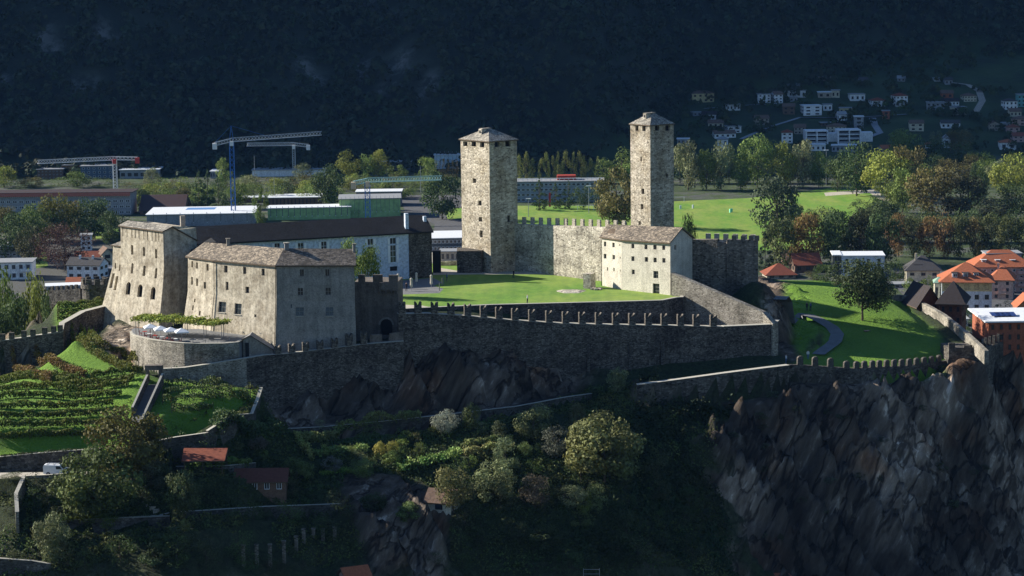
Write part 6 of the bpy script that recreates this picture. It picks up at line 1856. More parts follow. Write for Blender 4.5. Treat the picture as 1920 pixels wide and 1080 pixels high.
for lb, x, yb, yt, w, k_, c_ in (
 ('yellow-green tree at the left edge before the mountain foot', 8,352,311,44,'round',YG),
 ('low olive tree right of the left-edge yellow tree', 60,352,332,40,'bush',OL),
 ('green tree behind the school under the red crane', 145,352,322,48,'round',GR),
 ('dark green tree right of the school', 262,392,348,34,'oval',DG),
 ('grey-green tall tree behind the yellow shrubs', 286,362,315,30,'oval',PG),
 ('yellow shrubby tree right of the school', 285,380,345,40,'bush',YG),
 ('pale yellow-green tree behind the brown hall', 330,378,342,46,'bush',YG),
 ('olive tree behind the brown hall roof', 345,385,352,34,'round',OL),
 ('dark blue-green conifer left of the tall blue crane', 374,392,322,28,'cone',DG),
 ('dark conifer just left of the tall blue crane', 390,392,322,26,'cone',DG),
 ('dark drooping conifer behind the tall blue crane', 410,398,335,32,'cone',DG),
 ('tall pale green tree at the tall blue crane', 419,352,297,30,'poplar',LG),
 ('green tree right of the tall blue crane', 447,392,340,36,'round',GR),
 ('grey pale tree by the long warehouse', 470,370,328,34,'oval',PG),
 ('yellowish tree in front of the warehouse, left one', 520,362,334,36,'round',YG),
 ('orange-tinged tree in front of the warehouse', 545,362,332,34,'round',(.15,.12,.04)),
 ('yellow-green tree in front of the warehouse, right one', 575,372,338,42,'round',YG),
 ('pale rounded tree over the warehouse roof', 568,340,306,32,'round',PG),
 ('dark columnar cypress-like poplar before the white-roofed hall', 490,424,348,26,'poplar',GR),
 ('large dark green tree left of the green hall', 616,392,312,54,'oval',DG),
 ('yellow-green leaning tree right of the large dark tree', 656,335,284,44,'round',YG),
 ('slim yellow-green tree above the short blue crane, left', 690,335,290,30,'oval',LG),
 ('yellow-green tree above the short blue crane, right', 713,335,281,34,'oval',YG),
 ('yellow shrub before the short blue crane jib', 658,355,326,30,'bush',YG),
 ('low olive shrubs under the white framed building', 745,345,310,36,'bush',GR),
 ('pale green tree left of the thin brown poplars', 802,345,295,32,'oval',LG),
 ('big dark round tree left of the left tower', 829,412,324,66,'round',DG),
 ('green low tree between cranes', 745,372,340,60,'bush',GR)):
    ptree(lb, x, yb, yt, w, k_, jit(c_, .05), n=2600 if w < 50 else 4200)
for k in range(26):
    x = 250 + 23*k + tr_rng.uniform(-6, 6)
    ptree('low green tree in the belt along the mountain foot, %s from the left' % ORD[k], x, tr_rng.uniform(346, 366), tr_rng.uniform(328, 342), tr_rng.uniform(26, 44), 'bush', jit(tr_rng.choice([GR, DG, OL, LG]), .2), n=900, group='tree belt along the mountain foot')
for k in range(7):
    ptree('green tree in the belt behind the school, %s from the left' % ORD[k], -5 + 38*k, 350, 333, 44, 'bush', jit(tr_rng.choice([GR, DG]), .2), n=900, group='tree belt behind the school')
for k in range(14):
    ptree('dark tree in the lower wood at the right slope foot, %s from the left' % ORD[k], 1600 + 25*k, 332 + 6*(k % 3), 288 + 9*(k % 3), 42, 'round', jit(tr_rng.choice([GR, DG, OL]), .2), n=1500, group='lower wood on the right')
for k in range(6):
    ptree('small street tree before the green hall, %s from the left' % ORD[k], 527 + 20*k if k < 4 else 592 + 40*(k-3), 410, 392, 8, 'oval', DG, n=500, group='street trees by the green hall')
for k in range(20):
    ptree('dark green tree filling the belt beyond the white-roofed hall, %s from the left' % ORD[k], 252 + 20*k + tr_rng.uniform(-5, 5), 392 - (k % 3)*8, 352 - (k % 3)*5, tr_rng.uniform(34, 46), 'round', jit(tr_rng.choice([GR, DG, GR, LG]), .2), n=1500, group='belt beyond the white-roofed hall') if not (440 < 252 + 20*k < 660 and k % 3 == 0) else None
for k in range(15):
    ptree('dark tree filling the gaps behind the field row, %s from the left' % ORD[k], 1275 + 23*k, 344, 292 + (k % 2)*8, 40, 'round', jit(DG, .15), n=1500, group='second row behind the field')
for k in range(16):
    ptree('green tree in the low belt left of the left tower, %s from the left' % ORD[k], 575 + 18*k, 352 + (k % 2)*6, 326 + (k % 3)*5, 34, 'bush', jit(tr_rng.choice([GR, LG, OL]), .15), n=1100, group='low belt left of the left tower')
for k in range(8):
    ptree('dark green park tree before the school, %s from the left' % ORD[k], 15 + 30*k, 440 + (k % 2)*14, 396 + (k % 2)*10, 52, 'round', jit(DG, .15), n=2000, group='dark trees before the school')
# around the left foreground
for lb, x, yb, yt, w, k_, c_, Y_ in (
 ('yellow-green tree in the dark clump at the left wall, upper', 62,612,520,56,'round',YG,515),
 ('olive green tree at the left edge, behind the dark clump', 12,612,512,60,'round',GR,520),
 ('dark green tree in the left clump, lower', 30,628,555,66,'round',DG,500),
 ('yellow-green tree leaning at the right of the left clump', 80,600,532,46,'round',(.13,.16,.035),505),
 ('dark pointed tree in shadow by the murata', 92,626,562,44,'oval',DG,490),
 ('dark green low tree at the left edge by the old wall', 5,640,580,50,'round',DG,480)):
    ptree(lb.replace('murata', 'old wall'), x, yb, yt, w, k_, c_, Y=Y_, n=4200)
# around the right foreground
ptree('dark spreading tree with layered branches standing alone on the meadow', 1617, 601, 486, 122, 'spread', (.06,.085,.035), n=9500, leaf_=.034)
for lb, x, yb, yt, w, k_, c_ in (
 ('yellowish clipped bush by the low orange roof', 1521,525,508,26,'bush',(.13,.13,.045)),
 ('dark shrub mass right of the yellowish bush', 1548,528,495,42,'bush',DG),
 ('dark green shrub between white house and cream house', 1680,530,485,34,'bush',DG),
 ('bright green bush at the start of the curved wall', 1712,558,530,46,'bush',GR),
 ('small palm-like tree before the orange-roofed villa', 1742,560,518,28,'bush',GR),
 ('low shrub before the cream house', 1706,545,520,20,'bush',GR),
 ('clipped dark tree before the villa, left one', 1815,612,578,26,'bush',DG),
 ('clipped dark tree before the villa, middle one', 1834,614,578,24,'bush',DG),
 ('clipped dark tree before the villa, right one', 1853,616,580,24,'bush',DG),
 ('dark hedge tree right of the villa', 1880,600,565,40,'bush',DG),
 ('green hedge by the orange balcony house', 1905,606,586,36,'bush',GR),
 ('yellow-brown bush before the brick red house', 1868,650,610,30,'bush',OL),
 ('small dark shrub under the white kiosk', 1822,622,600,26,'bush',DG)):
    ptree(lb, x, yb, yt, w, k_, c_, n=2200)
ptree('leafy tree over the gate tower, against the palace wall', 690, 520, 462, 44, 'round', GR, Y=462, n=3400)
ptree('bright small tree top rising behind the grey wing roof', 655, 520, 448, 36, 'round', LG, Y=464, n=2600)

# mountain forest and hillside scrub: nobody could count them
def wood(name, n, xr, yr, keep_, hgt, wid, col, seed, per=34):
    rng = np.random.default_rng(seed)
    x = rng.uniform(*xr, n); y = rng.uniform(*yr, n)
    k = keep_(x, y); x, y = x[k], y[k]; n = len(x)
    z = far_h(x, y)
    h = rng.uniform(*hgt, n); w = rng.uniform(*wid, n); sh = rng.uniform(.7, 1.3, n)
    hue = rng.uniform(.85, 1.3, n)
    d = rng.normal(0, 1, (n, per, 3)); d[..., 2] = np.abs(d[..., 2]) * .9; d /= np.linalg.norm(d, axis=2)[..., None]
    p = np.stack([x[:, None] + d[..., 0]*w[:, None]/2, y[:, None] + d[..., 1]*w[:, None]/2, z[:, None] + h[:, None]*(.35 + .6*d[..., 2])], -1)
    s = (sh[:, None] * rng.uniform(.7, 1.3, (n, per)))
    rgb = np.stack([s*hue[:, None], s, s*.9], -1).reshape(-1, 3)
    me = quad_cloud(name, p.reshape(-1, 3), d.reshape(-1, 3), np.repeat(w*.42, per), rgb, M_LEAF, rng, .35)
    o = bpy.data.objects.new(name, me); COL.objects.link(o); o['kind'] = 'stuff'; o.color = (*col, 1)
    return o
def tmf(x, y):
    s = np.clip((x-40)/70, 0, 1)
    return y - (1262 + 28*s) - 230*s*np.clip((x-40)/220, .55, 1) - 10
def rock_here(x, y):
    fx_ = np.interp(x, fx, np.arange(len(fx))).astype(int); fy_ = np.interp(y, fy, np.arange(len(fy))).astype(int)
    return rkz[fy_, fx_]
wood('mountain_forest', 17000, (-330, 420), (1255, 1700), lambda x, y: (tmf(x, y) > -4) & (np.abs(x) < 60 + y*.215) & (rock_here(x, y) < .12), (5, 9), (4.5, 8), (.036, .050, .028), 1, 16)
wood('hillside_scrub', 1500, (60, 400), (1290, 1570), lambda x, y: (tmf(x, y) < 5) & (vnoise(x*.03, y*.03, 4) > .42), (2, 6), (3, 7), (.04, .06, .022), 2, 20)
# ------------------------------------------------------------------ vineyard
def leaf_strip(name, pts_, h, w, dens, size, col, parent, seed, z0=.25, arch=False):
    rng = np.random.default_rng(seed)
    P_, S_ = [], []
    for a, b in zip(pts_, pts_[1:]):
        L_ = (b-a).length; n = max(4, int(L_*dens))
        t_ = rng.uniform(0, 1, n)
        lump = .7 + .6*vnoise(t_*L_*.8 + a.x, np.zeros(n), seed)
        d = (b-a).normalized(); nx, ny = -d.y, d.x
        o = rng.normal(0, .32, n)*w; zz = z0 + (h - z0)*rng.uniform(0, 1, n)**.7*lump
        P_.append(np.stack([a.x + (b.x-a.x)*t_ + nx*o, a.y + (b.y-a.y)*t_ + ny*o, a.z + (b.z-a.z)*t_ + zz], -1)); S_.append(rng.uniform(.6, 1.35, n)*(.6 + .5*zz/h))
    p = np.concatenate(P_); s = np.concatenate(S_)
    nn = rng.normal(0, 1, p.shape) * np.array([1, 1, .6]) + np.array([-.3, -.3, .5])
    off_ = WL[parent.name] if parent else pts_[0]
    me = quad_cloud(name, p, nn, size, s, M_LEAF, rng, .5, off=tuple(off_))
    o = bpy.data.objects.new(name, me); COL.objects.link(o)
    if parent: o.parent = parent
    else: o.location = off_
    WL[o.name] = Vector(off_)
    o.color = (*col, 1)
    return o
def row_pts(pxs, step=3.0):
    g_ = [ground(*q) for q in pxs]; out = []
    for a, b in zip(g_, g_[1:]):
        k_ = max(1, int((b-a).length/step))
        for i in range(k_):
            q = a.lerp(b, i/k_); out.append(V(q.x, q.y, hz(q.x, q.y)))
    out.append(g_[-1]); return out
POSTM = MB(); POSTM.box((0, 0, -.2), .09, .09, 1.9); POST = POSTM.mesh('post', M_WOOD)
def vine_row(label, pxs, h=1.4, col=(.12, .15, .035), seed=1, w=.7, group='vine rows of the left vineyard', dens=125):
    pts_ = row_pts(pxs)
    t = thing('vine_row', label, 'vine row', tuple(pts_[0]), group)
    leaf_strip('foliage', pts_, h, w, dens, .34, col, t, seed)
    for p in pts_[::2]: place(POST, 'post', t, p, 0)
VR = [[(-12,829),(90,826),(182,820)], [(-12,808),(90,806),(188,800)], [(-12,788),(100,787),(200,780)], [(-12,770),(110,769),(212,762)], [(-12,753),(120,752),(228,745)], [(-12,738),(130,737),(240,728)], [(-12,724),(130,725),(250,714)], [(-12,711),(60,712),(150,714)], [(170,712),(220,704),(268,700)]]
for k, q in enumerate(VR):
    vine_row('vine row across the slope, %s above the road wall' % ORD[k], q, seed=k+1, col=jit((.11,.14,.03), .12))
for k, (q, lb) in enumerate(((
   [(135,643),(165,662),(205,685),(248,701)], 'slanting vine row, higher on the bright grass, left of the rock'), ([(153,637),(190,657),(232,678),(262,692)], 'slanting vine row closest to the rock foot'), ([(68,674),(100,688),(160,712)], 'slanting reddish vine row in the middle of the bright grass'), ([(24,698),(60,708),(95,722)], 'slanting reddish vine row lowest on the bright grass'))):
    vine_row(lb, q, seed=30+k, col=((.14,.15,.035) if k < 2 else (.17,.12,.04)), h=1.8, w=.9)
for k, q in enumerate([[(322,775),(400,772)], [(305,760),(390,757),(470,752)], [(305,744),(380,742),(440,739)], [(310,728),(380,726),(455,722)], [(322,713),(390,711),(440,708)]]):
    vine_row('ragged vine row on the small terrace right of the stairway, %s from below' % ORD[k], q, seed=50+k, col=(.10,.13,.045), h=1.5, w=.7, group='vine rows of the small terrace', dens=60)
vine_row('dense vine block behind the old wall, front row', [(108,604),(150,597),(196,585)], seed=61, group='vine rows behind the old wall')
vine_row('dense vine block behind the old wall, middle row', [(108,593),(150,588),(196,577)], seed=62, group='vine rows behind the old wall')
vine_row('dense vine block behind the old wall, back row', [(108,581),(150,577),(196,570)], seed=63, group='vine rows behind the old wall')

# ------------------------------------------------------------------ hedges, shrubs and trees of the gardens
def hedge(label, pxs, h, w, col, seed, dens=110, size=.4, cat='hedge'):
    pts_ = row_pts(pxs, 2.0)
    t = leaf_strip('hedge', pts_, h, w, dens, size, col, None, seed, z0=0)
    tag(t, label, cat)
hedge('thick dark hedge above the red tiled roof', [(402,832),(440,826),(486,822),(524,820)], 2.4, 3.2, (0.068, 0.108, 0.041), 101, 240)
hedge('long clipped hedge running up along the thin garden wall', [(556,828),(640,818),(720,806),(790,797)], 1.7, 1.6, (0.176, 0.203, 0.068), 102)
hedge('short narrow hedge running downhill from the long hedge', [(556,830),(570,848),(588,868)], 1.5, 1.2, (0.230, 0.257, 0.081), 103)
hedge('green creeper bank over the shaded pergola below the red roof', [(345,884),(400,880),(468,874)], 1.3, 2.4, (0.135, 0.203, 0.054), 104, 160)
hedge('sunlit bean rows right of the grey shrub', [(872,842),(930,833),(960,828)], 1.2, 1.4, (0.216, 0.243, 0.081), 105)
hedge('bright leafy bank in the middle of the gardens', [(745,886),(800,872),(862,860)], 1.5, 2.6, (0.176, 0.270, 0.068), 106, 160)
hedge('low green border left of the yellow shrubs', [(590,858),(640,850),(690,847)], 1.0, 2.4, (0.162, 0.230, 0.068), 107, 140)
hedge('bright grass-green border above the small garden terrace edge', [(600,893),(640,887),(690,889)], .7, 2.0, (0.189, 0.297, 0.054), 108, 140, .25)
hedge('yellow topped maize row beside the grey-green bush', [(870,855),(915,850),(965,848)], 1.5, 1.2, (0.297, 0.297, 0.108), 109)
hedge('dark ivy band hanging over the road wall', [(180,846),(100,851),(0,860)], .4, .8, (.05,.07,.025), 110, 60)
hedge('creeper on the left retaining wall', [(60,990),(100,984),(140,980)], 1.2, 1.8, (.12,.14,.05), 111)
GT = [
 ('tall yellow-brown bushy tree hiding the foot of the stairway', 248,905,772,128,'round',(.12,.115,.035),6500,None),
 ('largest dark green tree at the lower left beside the road', 182,992,848,135,'round',(.085,.115,.035),7500,None),
 ('grey-green shrub between the big dark tree and the red roof', 283,915,862,60,'bush',(.12,.13,.07),3600,None),
 ('bright yellow-green mound bush at the foot of the big dark tree', 193,1000,958,52,'bush',(.13,.19,.04),3000,None),
 ('pale ragged shrub on the wall at the lower left', 103,1055,962,66,'bush',(.13,.15,.07),4200,None),
 ('dark green tree left of the pergola under the red roof', 344,972,885,62,'round',(.085,.11,.045),4600,None),
 ('small palm-like shrub on the shaded terrace', 348,1000,972,18,'bush',(.15,.18,.06),1500,None),
 ('round green bush beside the brick garden house', 557,908,858,62,'bush',(.10,.14,.045),4000,None),
 ('small light bush in the shaded lawn above', 447,850,828,20,'bush',(.13,.15,.06),1500,None),
 ('bare grey shrub in front of the dark hedge', 484,845,818,34,'bush',(.12,.11,.08),1500,None),
 ('silvery grey bare shrub in the middle garden', 622,885,856,36,'bush',(.16,.16,.13),1700,None),
 ('leafy green tree right of the silvery shrub', 683,892,862,52,'bush',(.13,.18,.06),3200,None),
 ('golden yellow shrub, left one of the pair', 712,858,828,24,'bush',(.34,.32,.07),1700,None),
 ('golden yellow shrub, right one of the pair', 737,854,827,24,'bush',(.30,.29,.07),1700,None),
 ('fresh green shrub under the golden pair', 733,870,845,38,'bush',(.13,.19,.05),2000,None),
 ('silver olive tree by the thin garden wall', 834,818,768,46,'round',(.26,.28,.21),3400,None),
 ('tall palm right of the silver olive tree', 884,808,757,30,'oval',(.13,.16,.06),2200,None),
 ('dark small tree below the palm', 936,830,790,26,'oval',(.10,.12,.06),1700,None),
 ('pale rounded tree in the upper right of the gardens', 1000,832,763,62,'round',(.17,.19,.08),3800,None),
 ('grey thin shrub right of the pale rounded tree', 1043,860,800,52,'oval',(.13,.14,.10),2600,None),
 ('small palm with drooping leaves at the garden edge', 1082,800,756,26,'oval',(.15,.15,.07),1700,None),
 ('biggest rounded light olive tree at the right of the gardens', 1134,905,782,136,'round',(.155,.17,.062),8500,None),
 ('broad-leaved fig bush in the middle right', 948,880,822,52,'bush',(.13,.17,.08),3200,None),
 ('green banana-like shrub right of the fig', 985,858,828,26,'bush',(.14,.20,.07),1800,None),
 ('brownish leafy tree above the white-walled shed', 850,958,880,62,'round',(.15,.15,.055),3800,None),
 ('grey-green willow-like shrub right of the brownish tree', 925,935,866,78,'bush',(.17,.20,.09),4600,None),
 ('half-bare brown fruit tree', 1003,955,890,52,'oval',(.14,.12,.08),2600,None),
 ('pale leafed shrub left of the stone pool', 1072,955,910,52,'bush',(.17,.20,.10),3000,None),
 ('bright yellow-green shrub between pale shrubs', 1094,968,922,30,'bush',(.18,.22,.05),2000,None),
 ('pale leafed shrub right of the yellow-green one', 1120,958,908,44,'bush',(.16,.20,.08),2800,None),
 ('low leafy shrub at the right garden end', 1088,990,955,44,'bush',(.12,.15,.05),2200,None),
 ('bush clinging to the rock beside the white-walled shed', 768,985,942,42,'bush',(.13,.18,.06),2400,None),
 ('ivy-like shrub hanging at the path edge', 770,880,860,20,'bush',(.11,.15,.05),1300,None),
 ('young tree against the front wall, right of the rock', 1158,738,692,36,'oval',(.16,.19,.09),2400,None),
 ('dark shrub on the rock shelf at far bottom left', 290,1062,1020,48,'bush',(.07,.10,.04),2400,None),
 ('small green tree beside the flat stone terrace', 305,905,868,36,'oval',(.07,.09,.035),2000,None),
 ('dark green shrub below the shaded pergola', 300,1045,1000,50,'bush',(.06,.09,.035),2400,None),
 ('dark evergreen below the golden shrubs', 700,958,925,46,'bush',(.05,.07,.03),2400,None),
 ('ivy clump on the lower rampart', 1770,712,685,26,'bush',(.04,.06,.025),2000,444),
 ('small tree over the wall at the lower left edge', 25,905,888,44,'bush',(.10,.12,.05),2200,None),
 ('dark leafy shrub in the far lower middle', 1020,1030,985,70,'bush',(.06,.08,.03),3000,None)]
for (lb, x, yb, yt, w, k_, c_, n_, Y_) in GT:
    ptree(lb, x, yb, yt, w, k_, c_, Y=Y_, n=n_, leaf_=.05 if n_ > 2500 else .07, cat='tree' if 'tree' in lb else 'shrub', name='tree' if 'tree' in lb else 'shrub')
sr = random.Random(77)
SHR = []
while len(SHR) < 120:
    x, y = sr.uniform(-10, 1420), sr.uniform(800, 1078)
    if x < 330 and y < 900: continue
    if x > 1180 + (y-800)*.75 or (640 < x < 860 and 905 < y < 1040) or (430 < x < 545 and 870 < y < 940) or (40 < x < 160 and y < 905): continue
    if x > 1180 and y < 790: continue
    SHR.append((x, y))
SHR.sort()
for k, (x, y) in enumerate(SHR):
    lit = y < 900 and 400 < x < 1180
    c_ = sr.choice([GR, PG, (.15,.19,.05), OL]) if lit else sr.choice([DG, (.05,.07,.03), (.07,.085,.04)])  # sun and shade of the zone put into the leaf colour
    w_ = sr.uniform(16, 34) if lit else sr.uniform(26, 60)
    zn = [(430, 'under the stairway tree' if y < 960 else 'at the lower left corner'), (640, 'around the brick garden house' if y < 960 else 'among the stone pillars'), (860, 'between long hedge and bare rock' if y < 900 else 'left of the white-walled shed'), (1040, 'near the silver olive tree' if y < 860 else 'below the half-bare fruit tree'), (1250, 'around the biggest olive tree' if y < 940 else 'on the steep slope under the biggest olive tree'), (9999, 'at the left edge of the cliff')]
    zn = [q[1] for q in zn if x < q[0]][0]
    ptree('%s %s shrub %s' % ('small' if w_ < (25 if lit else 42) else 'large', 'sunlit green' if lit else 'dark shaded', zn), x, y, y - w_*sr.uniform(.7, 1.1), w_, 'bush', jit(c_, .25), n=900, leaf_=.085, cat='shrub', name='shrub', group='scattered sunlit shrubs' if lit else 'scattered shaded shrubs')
for k in range(26):
    x = 1335 + sr.uniform(0, 560); y = 730 + sr.uniform(0, 330)
    w_ = sr.uniform(10, 26)
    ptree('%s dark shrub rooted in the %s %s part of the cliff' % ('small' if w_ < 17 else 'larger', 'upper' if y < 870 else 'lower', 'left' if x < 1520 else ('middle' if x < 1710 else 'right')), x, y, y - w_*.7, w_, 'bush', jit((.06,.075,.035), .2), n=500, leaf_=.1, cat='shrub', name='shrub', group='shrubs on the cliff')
# undergrowth of the shaded slope: one mass
def undergrowth(name, poly_px, n, hgt, col, seed, size=.42, thr=.38):
    rng = np.random.default_rng(seed)
    pl = poly_px; xs = [p.x for p in pl]; ys = [p.y for p in pl]
    x = rng.uniform(min(xs), max(xs), n); y = rng.uniform(min(ys), max(ys), n)
    k = inpoly(x, y, pl) & (fbm(x*.12, y*.12, 3, seed) > thr)
    x, y = x[k], y[k]
    ix = np.clip(((x-GX0)/GS).astype(int), 0, len(gx)-1); iy = np.clip(((y-GY0)/GS).astype(int), 0, len(gy)-1)
    k = (rockm[iy, ix] < .55) & ~rmk[iy, ix]; x, y = x[k], y[k]
    z = hzv(x, y)
    lump = fbm(x*.5, y*.5, 2, seed+1)
    h = hgt * np.clip((lump - .32)*2.2, 0.05, 1.2) * rng.uniform(.1, 1, len(x))
    s = rng.uniform(.5, 1.3, len(x)) * (.45 + .8*fbm(x*.15, y*.15, 2, seed+2))
    hue = fbm(x*.2, y*.2, 2, seed+3)
    rgb = np.stack([s*(.75 + .5*hue), s, s*.9], -1)
    p = np.stack([x, y, z + h], -1)
    nn = rng.normal(0, 1, p.shape) + np.array([0, -.4, .8])
    me = quad_cloud(name, p, nn, size, rgb, M_LEAF, rng, .5)
    o = bpy.data.objects.new(name, me); COL.objects.link(o); o['kind'] = 'stuff'; o.color = (*col, 1)
UG1 = [PS(330,835,396), PS(560,812,404), PS(860,792,407), PS(1000,765,413), PS(1130,735,424), PS(1200,735,424), PS(1300,760,422), PS(1400,765,422), PS(1340,850,414), PS(1380,1100,400), PS(560,1100,366), PS(-80,1100,360), PS(-80,900,382), PS(200,905,382), PS(330,850,392)]
undergrowth('undergrowth', UG1, 170000, 1.5, (.10,.13,.045), 7)
undergrowth('undergrowth', [PS(1200,735,424), PS(1300,760,422), PS(1400,765,422), PS(1340,850,414), PS(1400,1100,402), PS(1000,1100,380), PS(1180,960,392)], 60000, 2.6, (.045,.065,.03), 8, .5, .3)  # darker leaf colour carries the shade of this slope
undergrowth('scrub_edge', [P(290,700,413), P(470,735,409), P(480,790,401), P(300,830,392), P(190,850,391), P(-80,860,391), P(-80,700,428), P(120,645,433)], 22000, .35, (.10,.17,.03), 9, .28, .5)

# ------------------------------------------------------------------ garden sheds
t = thing('garden_shed', 'open garden shed with a single red tiled roof slope', 'shed', ground(383, 866).to_tuple())
A = [P(340,865,385.5), P(421,864,385.5), P(427,839,390), P(345,840,390)]
roof_obj('roof', [A], hm('red', None, 't'), t, .18)
for px_, py_ in ((346,866),(380,866),(416,865)):
    q = P(px_, py_, 386); g0 = hz(q.x, q.y); mb = MB(); mb.box((q.x, q.y, g0 - .3), .14, .14, max(q.z - g0 + .2, .4)); mb.build('post', M_WOOD, t)
q = P(385, 842, 390); g0 = hz(q.x, q.y); mb = MB(); mb.box((q.x, q.y, g0 - 1), 7.2, .2, q.z - g0 + .6); mb.build('back_wall', M_GARDENWALL, t)
house('small brick garden house with dull red roof and dark windows', 443, 536, 930, 904, 4, None, 0, 'gable', hm('old_brick', (.20,.12,.08)), hm('dull_red', (.16,.06,.04), 't'), 1, 4, 'w', .42, .6, rh=1.5, over=.5, name='garden_house', cat='house')
house('white-walled shed with brown roof among the trees', 800, 846, 962, 938, 4, None, -20, 'gable', M_HOUSE, hm('brown', None, 't'), 1, 1, 'd', .3, .5, rh=1.6, over=.5, name='garden_shed', cat='shed')
house('orange roofed house just below the cliff at the bottom edge', 1402, 1515, 1126, 1108, 8, None, -4, 'hip', SAL, T_OR, 1, 4, 'd', rh=1.8, over=.6)
house('small tiled roof peeking over the bottom edge', 655, 696, 1112, 1090, 5, None, 25, 'gable', SAL, T_OR, 1, 2, 'd', rh=1.8, over=.5)
for k, (px_, pb, pt) in enumerate(((457,1062,1024),(482,1058,1022),(507,1060,1020),(533,1056,1015),(556,1035,1010),(570,1022,998),(588,1010,992),(606,1012,992),(628,1015,992))):
    g0 = ground(px_, pb); hh = (pb - pt)*mpp(g0.y); mb = MB(); mb.box((g0.x, g0.y, g0.z - .4), .55, .5, hh*1.0 + .4); mb.box((g0.x, g0.y, g0.z + hh*1.0 + .003), .7, .65, .12)
    tag(mb.build('stone_pillar', M_MID), 'pale stone pillar of the ruined pergola at the bottom, %s from the left' % ORD[k], 'pillar', 'pergola pillars')
gw('terrace_edge_wall', 'shaded terrace wall under the brick garden house', [(340,960,377),(500,950,379),(640,945,380)], th=.4, zb=-32)
gw('terrace_edge_wall', 'pale concrete wall below the creeper bank', [(330,875,389.5),(430,873,389.5),(480,868,390)], th=.3, zb=-24)
gw('terrace_edge_wall', 'rough wall under the big dark tree at lower left', [(60,985,373.5),(140,975,375),(318,968,376)], th=.5, zb=-34, mat=M_ROUGH)
gw('road_parapet', 'low stone parapet along the outer edge of the van road', [(46,893,383.4),(90,891,383.6),(148,886,384)], th=.3, zb=-22, mat=M_TERR)
gw('hairpin_wall', 'pale curving wall dropping from the road at the left edge', [(35,960,372),(33,925,377),(48,892,383)], th=.5, zb=-30, mat=M_TERR)
gw('lower_left_wall', 'long pale-topped wall at the bottom left corner', [(-20,1046,364.5),(60,1052,365),(95,1058,365)], th=.5, zb=-36, mat=M_ROUGH)
gw('stone_ramp_wall', 'flat-topped stone wall below the sunlit stone steps', [(225,972,376.6),(300,968,377),(318,962,378)], th=3.5, zb=-32, mat=M_GARDENWALL)
q = P(272, 945, 379); t = thing('stone_steps', 'sunlit curved stone step wall beside the big dark tree', 'steps', q.to_tuple())
for k in range(7):
    a = P(250 + 7*k, 925 + 5*k, 381 - .4*k); mb = MB(); mb.box((a.x, a.y, a.z - 1.5), 1.0, 1.0, 1.6, .4); mb.build('step', M_CURTAIN, t)
t = thing('metal_ladder', 'thin metal ladder frame standing at the bottom edge', 'ladder', P(1109, 1085, 385).to_tuple())
a, b = P(1094, 1100, 385), P(1094, 1066, 385); c, d = P(1124, 1100, 385), P(1124, 1066, 385)
for u_, v_ in ((a, b), (c, d)):
    mb = MB(); mb.beam(u_, v_, .08); mb.build('rail', M_METAL, t)
for k in range(4):
    mb = MB(); mb.beam(a.lerp(b, .2 + .25*k), c.lerp(d, .2 + .25*k), .06); mb.build('rung', M_METAL, t)

